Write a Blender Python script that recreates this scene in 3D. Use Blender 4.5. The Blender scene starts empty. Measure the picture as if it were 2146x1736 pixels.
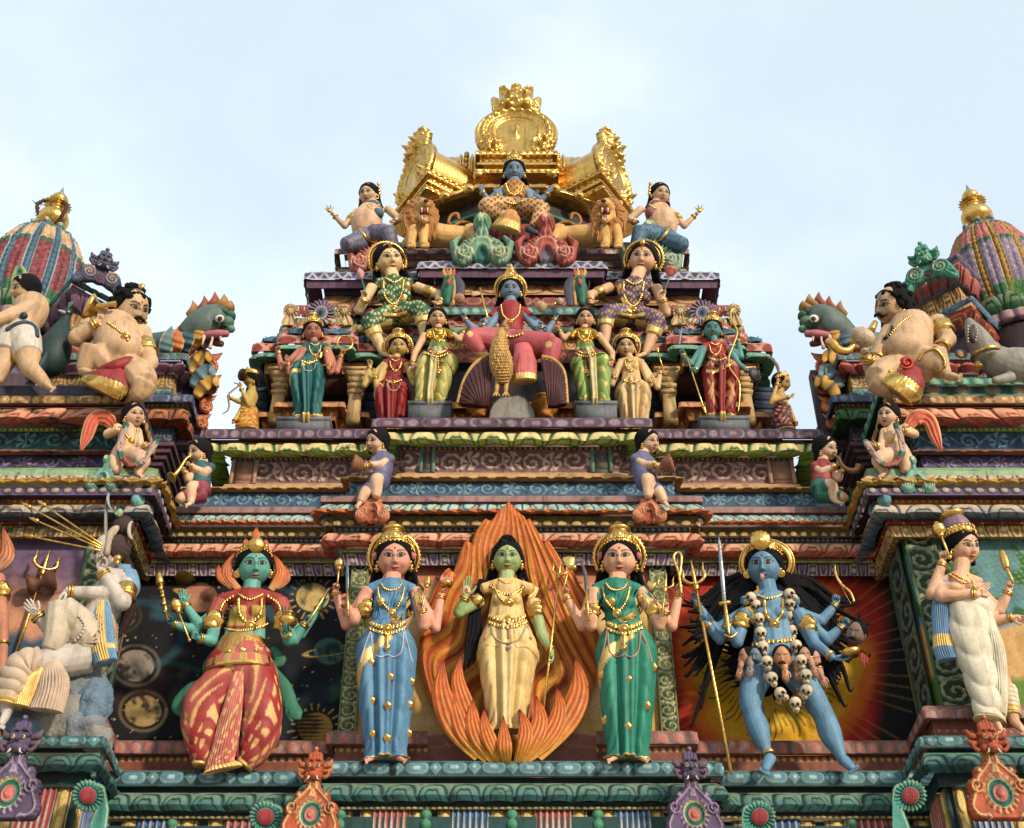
import bpy, math, random
import numpy as np
from mathutils import Vector, Matrix
from mathutils.bvhtree import BVHTree
random.seed(7); RNG=np.random.RandomState(7)
PI=math.pi
# ---------- camera model: picture units are a 2146 x 1736 frame ----------
PW,PH,F=2146.0,1736.0,2903.0
PITCH=math.radians(40.0); CP,SP=math.cos(PITCH),math.sin(PITCH)
CU,CV=PW/2,PH/2
def P(u,v,y):
 u=np.asarray(u,float); v=np.asarray(v,float); y=np.asarray(y,float)
 a=(u-CU)/F; b=(CV-v)/F
 ry=CP-b*SP; rz=SP+b*CP; t=y/ry
 return np.stack(np.broadcast_arrays(a*t,y,rz*t),-1)
def mpp(u,v,y):
 b=(CV-v)/F
 return float(y/(CP-b*SP)/F)
def zof(v,y): return float(P(CU,v,y)[2])
def xof(u,v,y): return float(P(u,v,y)[0])
def N(a):
 a=np.asarray(a,float); return a/(np.linalg.norm(a)+1e-12)
# ---------- colour ----------
def C(r,g,b,m=0.0,k=0.66):
 f=lambda x:((x/255+0.055)/1.055)**2.4 if x>10 else x/255/12.92
 return np.array([f(r)*k,f(g)*k,f(b)*k,m])
GOLD=np.array([0.66,0.40,0.11,1.0]); GOLDP=np.array([0.62,0.42,0.14,0.35])
BLACK=C(22,22,26); CREAM=C(232,205,160); WHITE=C(225,220,208)
PURPLE=C(96,74,100); DPURPLE=C(66,44,66); PINK=C(222,142,118); BROWNP=C(150,104,96)
TEAL=C(64,122,118); DTEAL=C(30,72,72); LTEAL=C(120,178,170); BLUE=C(84,118,150); DBLUE=C(34,58,96)
PBLUE=C(150,180,200); GREEN=C(120,158,60); DGREEN=C(20,84,52); LGREEN=C(150,178,132)
YEL=C(206,158,66); TAN=C(190,150,98); ORANGE=C(206,92,36); RED=C(170,48,34); DRED=C(120,26,26)
def mixc(a,b,t):
 t=np.asarray(t,float)[...,None]; return a*(1-t)+b*t
def sm(x,a,b):
 t=np.clip((np.asarray(x,float)-a)/(b-a),0,1); return t*t*(3-2*t)
# ---------- materials ----------
MATS={}
def paint_mat(name,grime=0.25,moss=0.0,streak=0.0,spk=(.80,1.16),rough=0.5,gold_rough=0.24,bump=0.25,dust=0.0,scale=9.0):
 m=bpy.data.materials.new(name); m.use_nodes=True; nt=m.node_tree; nd=nt.nodes; L=nt.links
 b=nd['Principled BSDF']; b.inputs['Specular IOR Level'].default_value=0.32
 at=nd.new('ShaderNodeAttribute'); at.attribute_name='Col'
 tc=nd.new('ShaderNodeTexCoord')
 n1=nd.new('ShaderNodeTexNoise'); n1.inputs['Scale'].default_value=scale; n1.inputs['Detail'].default_value=9; n1.inputs['Roughness'].default_value=0.68
 L.new(tc.outputs['Object'],n1.inputs['Vector'])
 r1=nd.new('ShaderNodeMapRange'); r1.inputs[1].default_value=0.42; r1.inputs[2].default_value=0.78; r1.inputs[3].default_value=0; r1.inputs[4].default_value=grime
 L.new(n1.outputs['Fac'],r1.inputs[0])
 mx=nd.new('ShaderNodeMix'); mx.data_type='RGBA'; mx.blend_type='MULTIPLY'
 mx.inputs[7].default_value=(0.34,0.28,0.22,1)
 L.new(r1.outputs[0],mx.inputs[0]); L.new(at.outputs['Color'],mx.inputs[6])
 last=mx.outputs[2]
 # fine speckle of chipped / dusty paint
 n3=nd.new('ShaderNodeTexNoise'); n3.inputs['Scale'].default_value=60; n3.inputs['Detail'].default_value=4
 L.new(tc.outputs['Object'],n3.inputs['Vector'])
 r3=nd.new('ShaderNodeMapRange'); r3.inputs[1].default_value=0.3; r3.inputs[2].default_value=0.75; r3.inputs[3].default_value=spk[0]; r3.inputs[4].default_value=spk[1]
 L.new(n3.outputs['Fac'],r3.inputs[0])
 v3=nd.new('ShaderNodeVectorMath'); v3.operation='SCALE'; L.new(last,v3.inputs[0]); L.new(r3.outputs[0],v3.inputs[3]); last=v3.outputs[0]
 if streak>0:
  ms=nd.new('ShaderNodeMapping'); ms.inputs['Scale'].default_value=(9,9,.8); L.new(tc.outputs['Object'],ms.inputs['Vector'])
  n5=nd.new('ShaderNodeTexNoise'); n5.inputs['Scale'].default_value=1.6; n5.inputs['Detail'].default_value=8; n5.inputs['Roughness'].default_value=0.6
  L.new(ms.outputs[0],n5.inputs['Vector'])
  r5=nd.new('ShaderNodeMapRange'); r5.inputs[1].default_value=0.50; r5.inputs[2].default_value=0.72; r5.inputs[4].default_value=streak
  L.new(n5.outputs['Fac'],r5.inputs[0])
  m5=nd.new('ShaderNodeMix'); m5.data_type='RGBA'; m5.blend_type='MULTIPLY'; m5.inputs[7].default_value=(0.20,0.17,0.14,1)
  L.new(r5.outputs[0],m5.inputs[0]); L.new(last,m5.inputs[6]); last=m5.outputs[2]
 if moss>0:
  mp=nd.new('ShaderNodeMapping'); mp.inputs['Scale'].default_value=(1,1,1.9); L.new(tc.outputs['Object'],mp.inputs['Vector'])
  n2=nd.new('ShaderNodeTexNoise'); n2.inputs['Scale'].default_value=2.2; n2.inputs['Detail'].default_value=12; n2.inputs['Roughness'].default_value=0.72
  L.new(mp.outputs[0],n2.inputs['Vector'])
  r2=nd.new('ShaderNodeMapRange'); r2.inputs[1].default_value=0.66-moss*0.12; r2.inputs[2].default_value=0.70-moss*0.10; r2.inputs[4].default_value=0.88
  L.new(n2.outputs['Fac'],r2.inputs[0])
  m2=nd.new('ShaderNodeMix'); m2.data_type='RGBA'; m2.inputs[7].default_value=(0.022,0.018,0.012,1)
  L.new(r2.outputs[0],m2.inputs[0]); L.new(last,m2.inputs[6]); last=m2.outputs[2]
 L.new(last,b.inputs['Base Color'])
 L.new(at.outputs['Alpha'],b.inputs['Metallic'])
 rr=nd.new('ShaderNodeMapRange'); rr.inputs[3].default_value=rough; rr.inputs[4].default_value=gold_rough
 L.new(at.outputs['Alpha'],rr.inputs[0])
 ad=nd.new('ShaderNodeMath'); ad.operation='MULTIPLY_ADD'; ad.inputs[1].default_value=0.25
 L.new(n1.outputs['Fac'],ad.inputs[0]); L.new(rr.outputs[0],ad.inputs[2])
 su=nd.new('ShaderNodeMath'); su.operation='SUBTRACT'; su.inputs[1].default_value=0.12; L.new(ad.outputs[0],su.inputs[0])
 L.new(su.outputs[0],b.inputs['Roughness'])
 bp=nd.new('ShaderNodeBump'); bp.inputs['Strength'].default_value=bump; bp.inputs['Distance'].default_value=0.012
 n4=nd.new('ShaderNodeTexNoise'); n4.inputs['Scale'].default_value=34; n4.inputs['Detail'].default_value=5
 L.new(tc.outputs['Object'],n4.inputs['Vector']); L.new(n4.outputs['Fac'],bp.inputs['Height'])
 L.new(bp.outputs[0],b.inputs['Normal'])
 MATS[name]=m; return m
paint_mat('painted_plaster',0.55,0.25,streak=.7,rough=0.68)
paint_mat('mossy_plaster',0.5,0.6,streak=.75,rough=0.68)
paint_mat('very_mossy_plaster',0.6,1.05,streak=.85,rough=0.7)
paint_mat('dull_paint',0.65,0.0,rough=0.62,bump=0.3)
paint_mat('statue_paint',0.50,0.0,streak=.50,spk=(.88,1.10),scale=6.0,rough=0.6,bump=0.15)
paint_mat('gold_leaf',0.7,0.0,streak=.5,rough=0.5,gold_rough=0.30,bump=0.35)
paint_mat('rough_gold',0.5,0.0,rough=0.6,gold_rough=0.3,bump=0.9)
paint_mat('wall_painting',0.6,0.0,rough=0.85,bump=0.15,scale=5)
paint_mat('hair_paint',0.2,0.0,rough=0.85,bump=0.1)
MATS['hair_paint'].node_tree.nodes['Principled BSDF'].inputs['Specular IOR Level'].default_value=0.15
paint_mat('rock',0.6,0.0,rough=0.8,bump=1.0,scale=4)
# ---------- object plumbing ----------
COL=bpy.context.scene.collection
def thing(name,label,cat,loc=(0,0,0),group=None):
 o=bpy.data.objects.new(name,None); COL.objects.link(o); o.location=[float(a) for a in loc]
 o.empty_display_size=0.1; o['label']=label; o['category']=cat
 if group: o['group']=group
 return o
def tag(o,label,cat,group=None):
 o['label']=label; o['category']=cat
 if group: o['group']=group
 return o
def spl(pts,k=6,closed=False):
 p=np.asarray(pts,float)
 if len(p)<3 and not closed:
  t=np.linspace(0,1,k+1)[:,None]; return p[0]*(1-t)+p[-1]*t
 out=[]; n=len(p); rng=range(n) if closed else range(n-1)
 for i in rng:
  if closed: a,b,c,d=p[(i-1)%n],p[i],p[(i+1)%n],p[(i+2)%n]
  else: a=p[max(i-1,0)]; b=p[i]; c=p[i+1]; d=p[min(i+2,n-1)]
  for j in range(k):
   t=j/k
   out.append(0.5*((2*b)+(-a+c)*t+(2*a-5*b+4*c-d)*t*t+(-a+3*b-3*c+d)*t**3))
 if not closed: out.append(p[-1])
 return np.array(out)
class MB:
 def __init__(s): s.v=[];s.q=[];s.t=[];s.c=[];s.n=0
 def add(s,v,q=None,t=None,c=CREAM):
  v=np.asarray(v,float).reshape(-1,3); c=np.asarray(c,float)
  if c.ndim==1: c=np.tile(c,(len(v),1))
  s.v.append(v); s.c.append(c.reshape(-1,4))
  if q is not None and len(q): s.q.append(np.asarray(q,int).reshape(-1,4)+s.n)
  if t is not None and len(t): s.t.append(np.asarray(t,int).reshape(-1,3)+s.n)
  s.n+=len(v); return s
 def join(s,o,c=None):
  if o.n==0: return s
  v=np.concatenate(o.v); cc=np.concatenate(o.c) if c is None else c
  s.add(v,np.concatenate(o.q) if o.q else None,np.concatenate(o.t) if o.t else None,cc); return s
 def grid(s,g,c=CREAM,wu=False,wv=False):
  a,b=g.shape[:2]; I=np.arange(a*b).reshape(a,b)
  if wu: I=np.concatenate([I,I[:1]],0)
  if wv: I=np.concatenate([I,I[:,:1]],1)
  q=np.stack([I[:-1,:-1],I[1:,:-1],I[1:,1:],I[:-1,1:]],-1).reshape(-1,4)
  c=np.asarray(c,float)
  if c.ndim==3: c=c.reshape(-1,4)
  return s.add(g.reshape(-1,3),q,None,c)
 def tube(s,pts,r,c=CREAM,n=8,closed=False,caps=True,flat=1.0,up=None,k=1):
  p=np.asarray(pts,float)
  if k>1: 
   r0=np.broadcast_to(np.asarray(r,float),(len(p),)); q=spl(np.column_stack([p,r0]),k,closed); p=q[:,:3]; r=q[:,3]
  m=len(p); r=np.broadcast_to(np.asarray(r,float),(m,)).copy()
  if closed: T=np.roll(p,-1,0)-np.roll(p,1,0)
  else: T=np.gradient(p,axis=0)
  T/=np.linalg.norm(T,axis=1)[:,None]+1e-12
  if up is not None:
   U=np.asarray(up,float); A=np.cross(T,U); A/=np.linalg.norm(A,axis=1)[:,None]+1e-9; B=np.cross(A,T)
  else:
   ref=np.array([0,0,1.0]) if abs(T[0][2])<0.9 else np.array([1.0,0,0])
   a=N(np.cross(T[0],ref)); A=np.zeros((m,3))
   for i in range(m):
    a=a-T[i]*a.dot(T[i]); a=N(a); A[i]=a
   B=np.cross(T,A)
  th=np.arange(n)*2*PI/n
  g=p[:,None]+(A[:,None]*np.cos(th)[None,:,None]+B[:,None]*(np.sin(th)*flat)[None,:,None])*r[:,None,None]
  c=np.asarray(c,float)
  cc=c if c.ndim==1 else np.repeat(c[:,None],n,1)
  base=s.n; s.grid(g,cc,wu=closed,wv=True)
  if caps and not closed:
   c0=c if c.ndim==1 else c[0]; c1=c if c.ndim==1 else c[-1]
   e0=p[0]-T[0]*r[0]*0.5; e1=p[-1]+T[-1]*r[-1]*0.5
   i0=s.n; s.add([e0],c=c0); i1=s.n; s.add([e1],c=c1)
   j=np.arange(n); jn=(j+1)%n
   s.t.append(np.stack([np.full(n,i0),base+j,base+jn],-1)); b2=base+(m-1)*n
   s.t.append(np.stack([np.full(n,i1),b2+jn,b2+j],-1))
  return s
 def ball(s,ce,r,c=CREAM,n=10,m=7,R=None,fn=None):
  r=np.broadcast_to(np.asarray(r,float),(3,))
  la=np.linspace(-PI/2,PI/2,m+2)[1:-1]; lo=np.arange(n)*2*PI/n
  d=np.stack([np.cos(la)[:,None]*np.cos(lo),np.cos(la)[:,None]*np.sin(lo),np.repeat(np.sin(la)[:,None],n,1)],-1)
  if fn is not None: d=fn(d)
  g=d*r; pol=np.array([[0,0,-1.0],[0,0,1.0]])*r
  if R is not None: g=g@np.asarray(R).T; pol=pol@np.asarray(R).T
  g=g+np.asarray(ce); pol=pol+np.asarray(ce)
  base=s.n; s.grid(g,c,wv=True); i0=s.n; s.add(pol,c=c if np.ndim(c)==1 else c.reshape(-1,4)[0])
  j=np.arange(n); jn=(j+1)%n
  s.t.append(np.stack([np.full(n,i0),base+jn,base+j],-1)); b2=base+(m-1)*n
  s.t.append(np.stack([np.full(n,i0+1),b2+j,b2+jn],-1)); return s
 def lathe(s,o,ax,prof,c=GOLD,n=16,k=1,xref=None,rmod=None):
  """prof: list of (height, radius); closes at ends"""
  o=np.asarray(o,float); ax=N(ax); pr=np.asarray(prof,float)
  if k>1: pr=spl(pr,k); pr[:,1]=np.maximum(pr[:,1],1e-4)
  ref=np.array([0,-1.0,0]) if xref is None else np.asarray(xref,float)
  if abs(ax.dot(N(ref)))>0.95: ref=np.array([1.0,0,0.1])
  a=N(ref-ax*ax.dot(ref)); b=np.cross(ax,a); th=np.arange(n)*2*PI/n
  rr=pr[:,1][:,None]*np.ones(n)
  if rmod is not None: rr=rmod(pr[:,0][:,None],th[None,:],rr)
  g=o+ax*pr[:,0][:,None,None]+rr[...,None]*(a*np.cos(th)[:,None]+b*np.sin(th)[:,None])[None]
  c=np.asarray(c,float); cc=c if c.ndim==1 else (np.repeat(c[:,None],n,1) if c.ndim==2 and len(c)==len(pr) else c)
  base=s.n; s.grid(g,cc,wv=True)
  c0=c if c.ndim==1 else c.reshape(-1,4)[0]; c1=c if c.ndim==1 else c.reshape(-1,4)[-1]
  i0=s.n; s.add([o+ax*pr[0,0]],c=c0); i1=s.n; s.add([o+ax*pr[-1,0]],c=c1)
  j=np.arange(n); jn=(j+1)%n
  s.t.append(np.stack([np.full(n,i0),base+j,base+jn],-1)); b2=base+(len(pr)-1)*n
  s.t.append(np.stack([np.full(n,i1),b2+jn,b2+j],-1)); return s
 def box(s,a,b,c=CREAM,bev=0.0):
  x0,y0,z0=a; x1,y1,z1=b
  v=np.array([[x0,y0,z0],[x1,y0,z0],[x1,y1,z0],[x0,y1,z0],[x0,y0,z1],[x1,y0,z1],[x1,y1,z1],[x0,y1,z1]],float)
  q=[[0,3,2,1],[4,5,6,7],[0,1,5,4],[1,2,6,5],[2,3,7,6],[3,0,4,7]]
  return s.add(v,q,None,c)
 def arrays(s):
  v=np.concatenate(s.v); c=np.concatenate(s.c)
  q=np.concatenate(s.q) if s.q else np.zeros((0,4),int); t=np.concatenate(s.t) if s.t else np.zeros((0,3),int)
  return v,q,t,c
 def mesh(s,name,origin=(0,0,0)):
  v,q,t,c=s.arrays(); me=bpy.data.meshes.new(name)
  me.vertices.add(len(v)); me.vertices.foreach_set('co',(v-np.asarray(origin)).astype(np.float32).ravel())
  nl=len(q)*4+len(t)*3; me.loops.add(nl); me.polygons.add(len(q)+len(t))
  me.loops.foreach_set('vertex_index',np.concatenate([q.ravel(),t.ravel()]).astype(np.int32))
  st=np.concatenate([np.arange(len(q))*4,len(q)*4+np.arange(len(t))*3]).astype(np.int32)
  me.polygons.foreach_set('loop_start',st)
  me.update(calc_edges=True); me.validate(clean_customdata=False)
  a=me.color_attributes.new('Col','FLOAT_COLOR','POINT')
  if len(a.data)==len(c): a.data.foreach_set('color',c.astype(np.float32).ravel())
  return me
 def build(s,name,parent=None,mat='painted_plaster',smooth=True,angle=None):
  if s.n==0: return None
  og=np.array(parent.location) if parent is not None else (s.arrays()[0].min(0)+s.arrays()[0].max(0))/2
  g=parent
  if parent is not None and parent.parent is not None:
   og=np.array(parent.location)+np.array(parent.parent.location)
  if parent is not None and parent.type=='MESH': og=np.array(parent['o'])
  me=s.mesh(name,og); me.materials.append(MATS[mat])
  if smooth: me.polygons.foreach_set('use_smooth',np.ones(len(me.polygons),bool))
  if angle: me.set_sharp_from_angle(angle=math.radians(angle))
  o=bpy.data.objects.new(name,me); COL.objects.link(o)
  if parent is not None: o.parent=parent
  else: o.location=[float(x) for x in og]
  o['o']=[float(x) for x in og]
  return o
 def remesh(s,vox,it=3,fac=0.5):
  me=s.mesh('tmp'); o=bpy.data.objects.new('tmp',me); COL.objects.link(o)
  md=o.modifiers.new('r','REMESH'); md.mode='VOXEL'; md.voxel_size=vox
  if it:
   ms=o.modifiers.new('s','SMOOTH'); ms.factor=fac; ms.iterations=it
  dg=bpy.context.evaluated_depsgraph_get(); dg.update(); e=o.evaluated_get(dg).to_mesh()
  n=len(e.vertices); v=np.zeros(n*3,np.float32); e.vertices.foreach_get('co',v)
  nl=len(e.loops); li=np.zeros(nl,np.int32); e.loops.foreach_get('vertex_index',li)
  npz=len(e.polygons); tot=np.zeros(npz,np.int32); e.polygons.foreach_get('loop_total',tot)
  ls=np.zeros(npz,np.int32); e.polygons.foreach_get('loop_start',ls)
  q=li[(ls[tot==4][:,None]+np.arange(4))] if (tot==4).any() else None
  t=li[(ls[tot==3][:,None]+np.arange(3))] if (tot==3).any() else None
  out=MB(); out.add(v.reshape(-1,3).astype(float),q,t,s.c[0][0])
  o.to_mesh_clear() if False else None
  bpy.data.objects.remove(o); bpy.data.meshes.remove(me)
  return out
 def recolor(s,fn):
  v=np.concatenate(s.v); s.c=[fn(v)]; s.v=[v]; return s
def project(v):
 """world -> picture units"""
 v=np.asarray(v); t=v[...,1]*CP+v[...,2]*SP; up=-v[...,1]*SP+v[...,2]*CP
 return CU+F*v[...,0]/t, CV-F*up/t
# ---------- 2D distance fields (picture units, y down) ----------
def sd_seg(x,y,a,b,ra,rb=None):
 rb=ra if rb is None else rb
 ax,ay=a; bx,by=b; px=x-ax; py=y-ay; dx=bx-ax; dy=by-ay
 h=np.clip((px*dx+py*dy)/(dx*dx+dy*dy+1e-9),0,1)
 return np.hypot(px-dx*h,py-dy*h)-(ra+(rb-ra)*h)
def sd_line(x,y,pts,r):
 r=np.broadcast_to(np.asarray(r,float),(len(pts),)); d=np.full(x.shape,1e9)
 for i in range(len(pts)-1): d=np.minimum(d,sd_seg(x,y,pts[i],pts[i+1],r[i],r[i+1]))
 return d
def sd_poly(x,y,pts):
 pts=np.asarray(pts,float); d=np.full(x.shape,1e18); s=np.ones(x.shape); n=len(pts); j=n-1
 for i in range(n):
  ex,ey=pts[j]-pts[i]; wx=x-pts[i][0]; wy=y-pts[i][1]
  h=np.clip((wx*ex+wy*ey)/(ex*ex+ey*ey+1e-12),0,1)
  d=np.minimum(d,(wx-ex*h)**2+(wy-ey*h)**2)
  c1=y>=pts[i][1]; c2=y<pts[j][1]; c3=ex*wy>ey*wx
  f=(c1&c2&c3)|(~c1&~c2&~c3); s=np.where(f,-s,s); j=i
 return s*np.sqrt(d)
def spiral(cx,cy,r0,r1,a0,turns,n=22,flip=1):
 t=np.linspace(0,1,n); r=r0+(r1-r0)*t; a=a0+flip*turns*2*PI*t
 return [(cx+rr*math.cos(aa),cy+rr*math.sin(aa)) for rr,aa in zip(r,a)]
def smin(a,b,k):
 h=np.clip(0.5+0.5*(b-a)/k,0,1); return b*(1-h)+a*h-k*h*(1-h)
def plaque(mb,place,bbox,h,sdf,hfn,cfn,thick=6.0):
 """place(x,y,d)->(...,3); hfn(x,y,phi)->d ; cfn(x,y,phi)->rgba. A closed relief slab with a clean outline."""
 x0,y0,x1,y1=bbox; nx=int((x1-x0)/h)+1; ny=int((y1-y0)/h)+1
 X,Y=np.meshgrid(np.linspace(x0,x1,nx),np.linspace(y0,y1,ny)); hh=max((x1-x0)/(nx-1),(y1-y0)/(ny-1))
 ph=sdf(X,Y); gy,gx=np.gradient(ph,Y[:,0],X[0]); gn=np.hypot(gx,gy)+1e-6
 keep=ph<hh*0.55; near=(ph>-hh*0.55)&keep
 X=np.where(near,X-ph*gx/gn/gn.clip(.6),X); Y=np.where(near,Y-ph*gy/gn/gn.clip(.6),Y)
 ph2=np.where(near,0,ph)
 fm=keep[:-1,:-1]&keep[1:,:-1]&keep[1:,1:]&keep[:-1,1:]
 I=np.arange(nx*ny).reshape(ny,nx)
 q=np.stack([I[:-1,:-1],I[1:,:-1],I[1:,1:],I[:-1,1:]],-1)[fm]
 if len(q)==0: return mb
 d=hfn(X,Y,ph2); c=cfn(X,Y,ph2)
 if c.ndim==1: c=np.tile(c,(ny,nx,1))
 used=np.unique(q); mp=-np.ones(nx*ny,int); mp[used]=np.arange(len(used)); q=mp[q]
 top=place(X,Y,d).reshape(-1,3)[used]; bot=place(X,Y,np.full(X.shape,-thick)).reshape(-1,3)[used]; cc=c.reshape(-1,4)[used]
 e=np.concatenate([q[:,[0,1]],q[:,[1,2]],q[:,[2,3]],q[:,[3,0]]]); key=e[:,0]*10000000+e[:,1]; rk=e[:,1]*10000000+e[:,0]
 be=e[~np.isin(key,rk)]; n=len(used)
 side=np.stack([be[:,1],be[:,0],be[:,0]+n,be[:,1]+n],-1)
 mb.add(np.concatenate([top,bot]),np.concatenate([q,q[:,::-1]+n,side]),None,np.concatenate([cc,cc])); return mb
def placer(u0,v0,y0):
 s=mpp(u0,v0,y0)
 return lambda x,y,d: P(u0+x,v0+y,y0-np.asarray(d)*s)
# ---------- sweeps along a plan path ----------
def sweep(name,parent,path,rows,style,step=0.008,mat='painted_plaster',relief=0.01,vstep=0.008,thick=None):
 """path: [(x,y)..] from left to right as seen; rows: [(z,out)] top to bottom; style(s,t,width)->(col,h)"""
 pt=np.asarray(path,float); n=len(pt); sg=pt[1:]-pt[:-1]; ln=np.linalg.norm(sg,axis=1); T=sg/ln[:,None]
 nr=np.stack([T[:,1],-T[:,0]],-1)
 M=np.zeros((n,2)); M[0]=nr[0]; M[-1]=nr[-1]
 for i in range(1,n-1):
  m=nr[i-1]+nr[i]; M[i]=m/max(0.3,(1+nr[i-1].dot(nr[i])))
 rw=np.asarray(rows,float); rl=np.linalg.norm(rw[1:]-rw[:-1],axis=1); tot=rl.sum(); nv=max(3,int(tot/vstep)+1)
 cum=np.concatenate([[0],np.cumsum(rl)])/tot; t=np.linspace(0,1,nv)
 z=np.interp(t,cum,rw[:,0]); out=np.interp(t,cum,rw[:,1])
 mb=MB(); s0=0; mid=ln.sum()/2
 for k in range(n-1):
  m=max(2,int(ln[k]/step)+1); lam=np.linspace(0,1,m)
  S=s0+lam*ln[k]-mid; S=S+.012*np.sin(S*3.1+z[0]*9)+.007*np.sin(S*8.3+z[0]*5); SS,TT=np.meshgrid(S,t); TT=np.clip(TT+.03*np.sin(SS*5.3+z[0]*7)*np.sin(PI*TT),0,1); col,h=style(SS,TT,tot); jit=1+.07*np.sin(SS*17+z[0]*31)*np.sin(SS*6.1)+.05*np.sin(SS*41+TT*9); col=np.concatenate([col[...,:3]*jit[...,None],np.broadcast_to(col[...,3:],jit.shape+(1,))],-1)
  edge=np.minimum(np.minimum(lam*ln[k],(1-lam)*ln[k])/0.02,1)[None,:]
  o=out[:,None]+h*relief*edge
  a=pt[k]+o[...,None]*M[k]; b=pt[k+1]+o[...,None]*M[k+1]
  xy=a*(1-lam[None,:,None])+b*lam[None,:,None]
  g=np.dstack([xy,np.repeat(z[:,None],m,1)])
  mb.grid(g,np.broadcast_to(col,g.shape[:2]+(4,)))
  s0+=ln[k]
 return mb.build(name,parent,mat)
# ---------- ornament styles: functions of arc length S (m), T (0 top .. 1 bottom), width w (m) ----------
def cell(S,p):
 n=S/p; i=np.floor(n); return (n-i-0.5),i
def lay(c,h,mask,col,hh=None):
 m=np.clip(mask,0,1); c=c*(1-m[...,None])+col*m[...,None]
 if hh is not None: h=h+m*hh
 return c,h
def soft(d,e=0.06): return np.clip(0.5-d/e,0,1)
def base(S,T,col): return np.zeros(S.shape+(4,))+col, np.zeros(S.shape)
def st_flat(col,rim=None,rimc=None):
 def f(S,T,w):
  c,h=base(S,T,col)
  if rim:
   c,h=lay(c,h,(T<rim)*1.0,rimc if rimc is not None else col*0.8,0.3)
   c,h=lay(c,h,(T>1-rim)*1.0,rimc if rimc is not None else col*0.8,0.3)
  return c,h
 return f
def st_dots(bg,dc,p=0.035,r=0.33,asp=1.0):
 def f(S,T,w):
  c,h=base(S,T,bg); x,_=cell(S,p); d=np.hypot(x*p/asp,(T-.5)*w)-r*min(w,p)
  return lay(c,h,soft(d/min(w,p),.2),dc,0.6)
 return f
def st_beads(bg,ring,core,p=0.1,rim=None):
 def f(S,T,w):
  c,h=base(S,T,bg)
  if rim is not None:
   c,h=lay(c,h,((T<.12)|(T>.88))*1.0,rim,0.6)
  x,_=cell(S,p); d=np.hypot(x*p,(T-.5)*w)/(min(w,p)*0.5)
  c,h=lay(c,h,soft(d-.86,.15),ring,0.3); c,h=lay(c,h,soft(d-.62,.2),core,0.7)
  return c,h+np.clip(1-d,0,1)*0.6
 return f
def st_hex(bg,line,fill,p=0.3,lozenge=True,core=None,rim=None):
 def f(S,T,w):
  c,h=base(S,T,bg); x,i=cell(S,p); y=(T-.5)*w; X=x*p
  if rim is not None: c,h=lay(c,h,((T<.13)|(T>.87))*1.0,rim,0.7)
  L=p*0.30; R=w*0.28
  d=np.hypot(np.maximum(np.abs(X)-(L-R),0),y)/R
  c,h=lay(c,h,soft(d-1.05,.2),line,0.7); c,h=lay(c,h,soft(d-.78,.2),fill,0.2)
  if core is not None: 
   d3=np.hypot(np.maximum(np.abs(X)-(L-R)*.5,0)*1.6,y)/R; c,h=lay(c,h,soft(d3-.33,.2),core,0.3)
  x2=(np.abs(x)-.5)*p; d2=np.abs(x2)/(p*0.17)+np.abs(y)/(w*0.34)
  if lozenge:
   c,h=lay(c,h,soft(d2-1,.25),line,0.7); c,h=lay(c,h,soft(d2-.7,.25),fill,0.2)
   if core is not None: c,h=lay(c,h,soft(d2-.35,.2),core,0.3)
  else:
   c,h=lay(c,h,soft(np.minimum(np.hypot(x2,y)/(w*.2),d2*1.6)-.8,.3),line,0.5)
  return c,h
 return f
def st_petal(top,bot,line,p=0.22,inner=True,flip=False,gap=None,lw=.10,power=2.6,skew=0.0):
 def f(S,T,w):
  t=1-T if flip else T
  c=mixc(top,bot,sm(t,.15,.95)); h=np.zeros(S.shape)
  x,_=cell(S+skew*w*(T-.5),p)
  f1=np.abs(x)/0.46; g=(1-t)/0.86
  q=(f1**power+np.clip(g,0,9)**power)**(1/power)
  h=h+np.sqrt(np.clip(1.02-q,0,1))*1.6
  if gap is not None: c,h=lay(c,h,soft(1.06-q,.1),gap,0)
  c,h=lay(c,h,soft(np.abs(q-1.0)-lw*.55,.06),line,-0.3)
  if inner:
   q2=((np.abs(x)/0.24)**2.2+np.clip((1-t)/0.60,0,9)**2.2)**(1/2.2)
   dip=np.exp(-(x/.09)**2)*.16
   c,h=lay(c,h,soft(np.abs(q2+dip-1.0)-lw*.6,.08),line,-0.2)
  return c,h
 return f
def st_u(bg,line,fill,p=0.17,dots=True):
 def f(S,T,w):
  c,h=base(S,T,bg); x,_=cell(S,p); y=T
  u=((np.abs(x)/0.33)**3.2+np.clip((y)/0.86,0,9)**3.2)**(1/3.2)
  c,h=lay(c,h,soft(np.abs(u-1)-.09,.06),line,0.7); 
  u2=((np.abs(x)/0.15)**2.6+np.clip((y-.05)/0.58,0,9)**2.6)**(1/2.6)
  c,h=lay(c,h,soft(np.abs(u2-1)-.13,.1),line,0.5); c,h=lay(c,h,soft(u2-.55,.2),fill,0.3)
  xx=(np.abs(x)-.5)*p
  if dots:
   yy,_=cell(y*w,w/4.2); d=np.hypot(xx,yy*w/4.2)/(w*.085); c,h=lay(c,h,soft(d-1,.3)*(y<.86),line,0.6)
  c,h=lay(c,h,(y>.93)*1.0,bg*0.7,0.5); c,h=lay(c,h,(y<.05)*1.0,fill,0.3)
  return c,h
 return f
def st_wave(top,bot,edge,p=0.14,amp=.28):
 """scalloped hanging edge: upper petals over a wavy lip"""
 def f(S,T,w):
  x,_=cell(S,p); wv=0.62-amp*np.abs(np.cos(x*PI))**1.5+amp*.5
  c=mixc(top,top*0.92,T); h=np.zeros(S.shape)
  c,h=lay(c,h,soft(wv-T,.08),bot,0.8); c,h=lay(c,h,soft(np.abs(T-wv)-.05,.06),edge,0.6)
  return c,h
 return f
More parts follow.
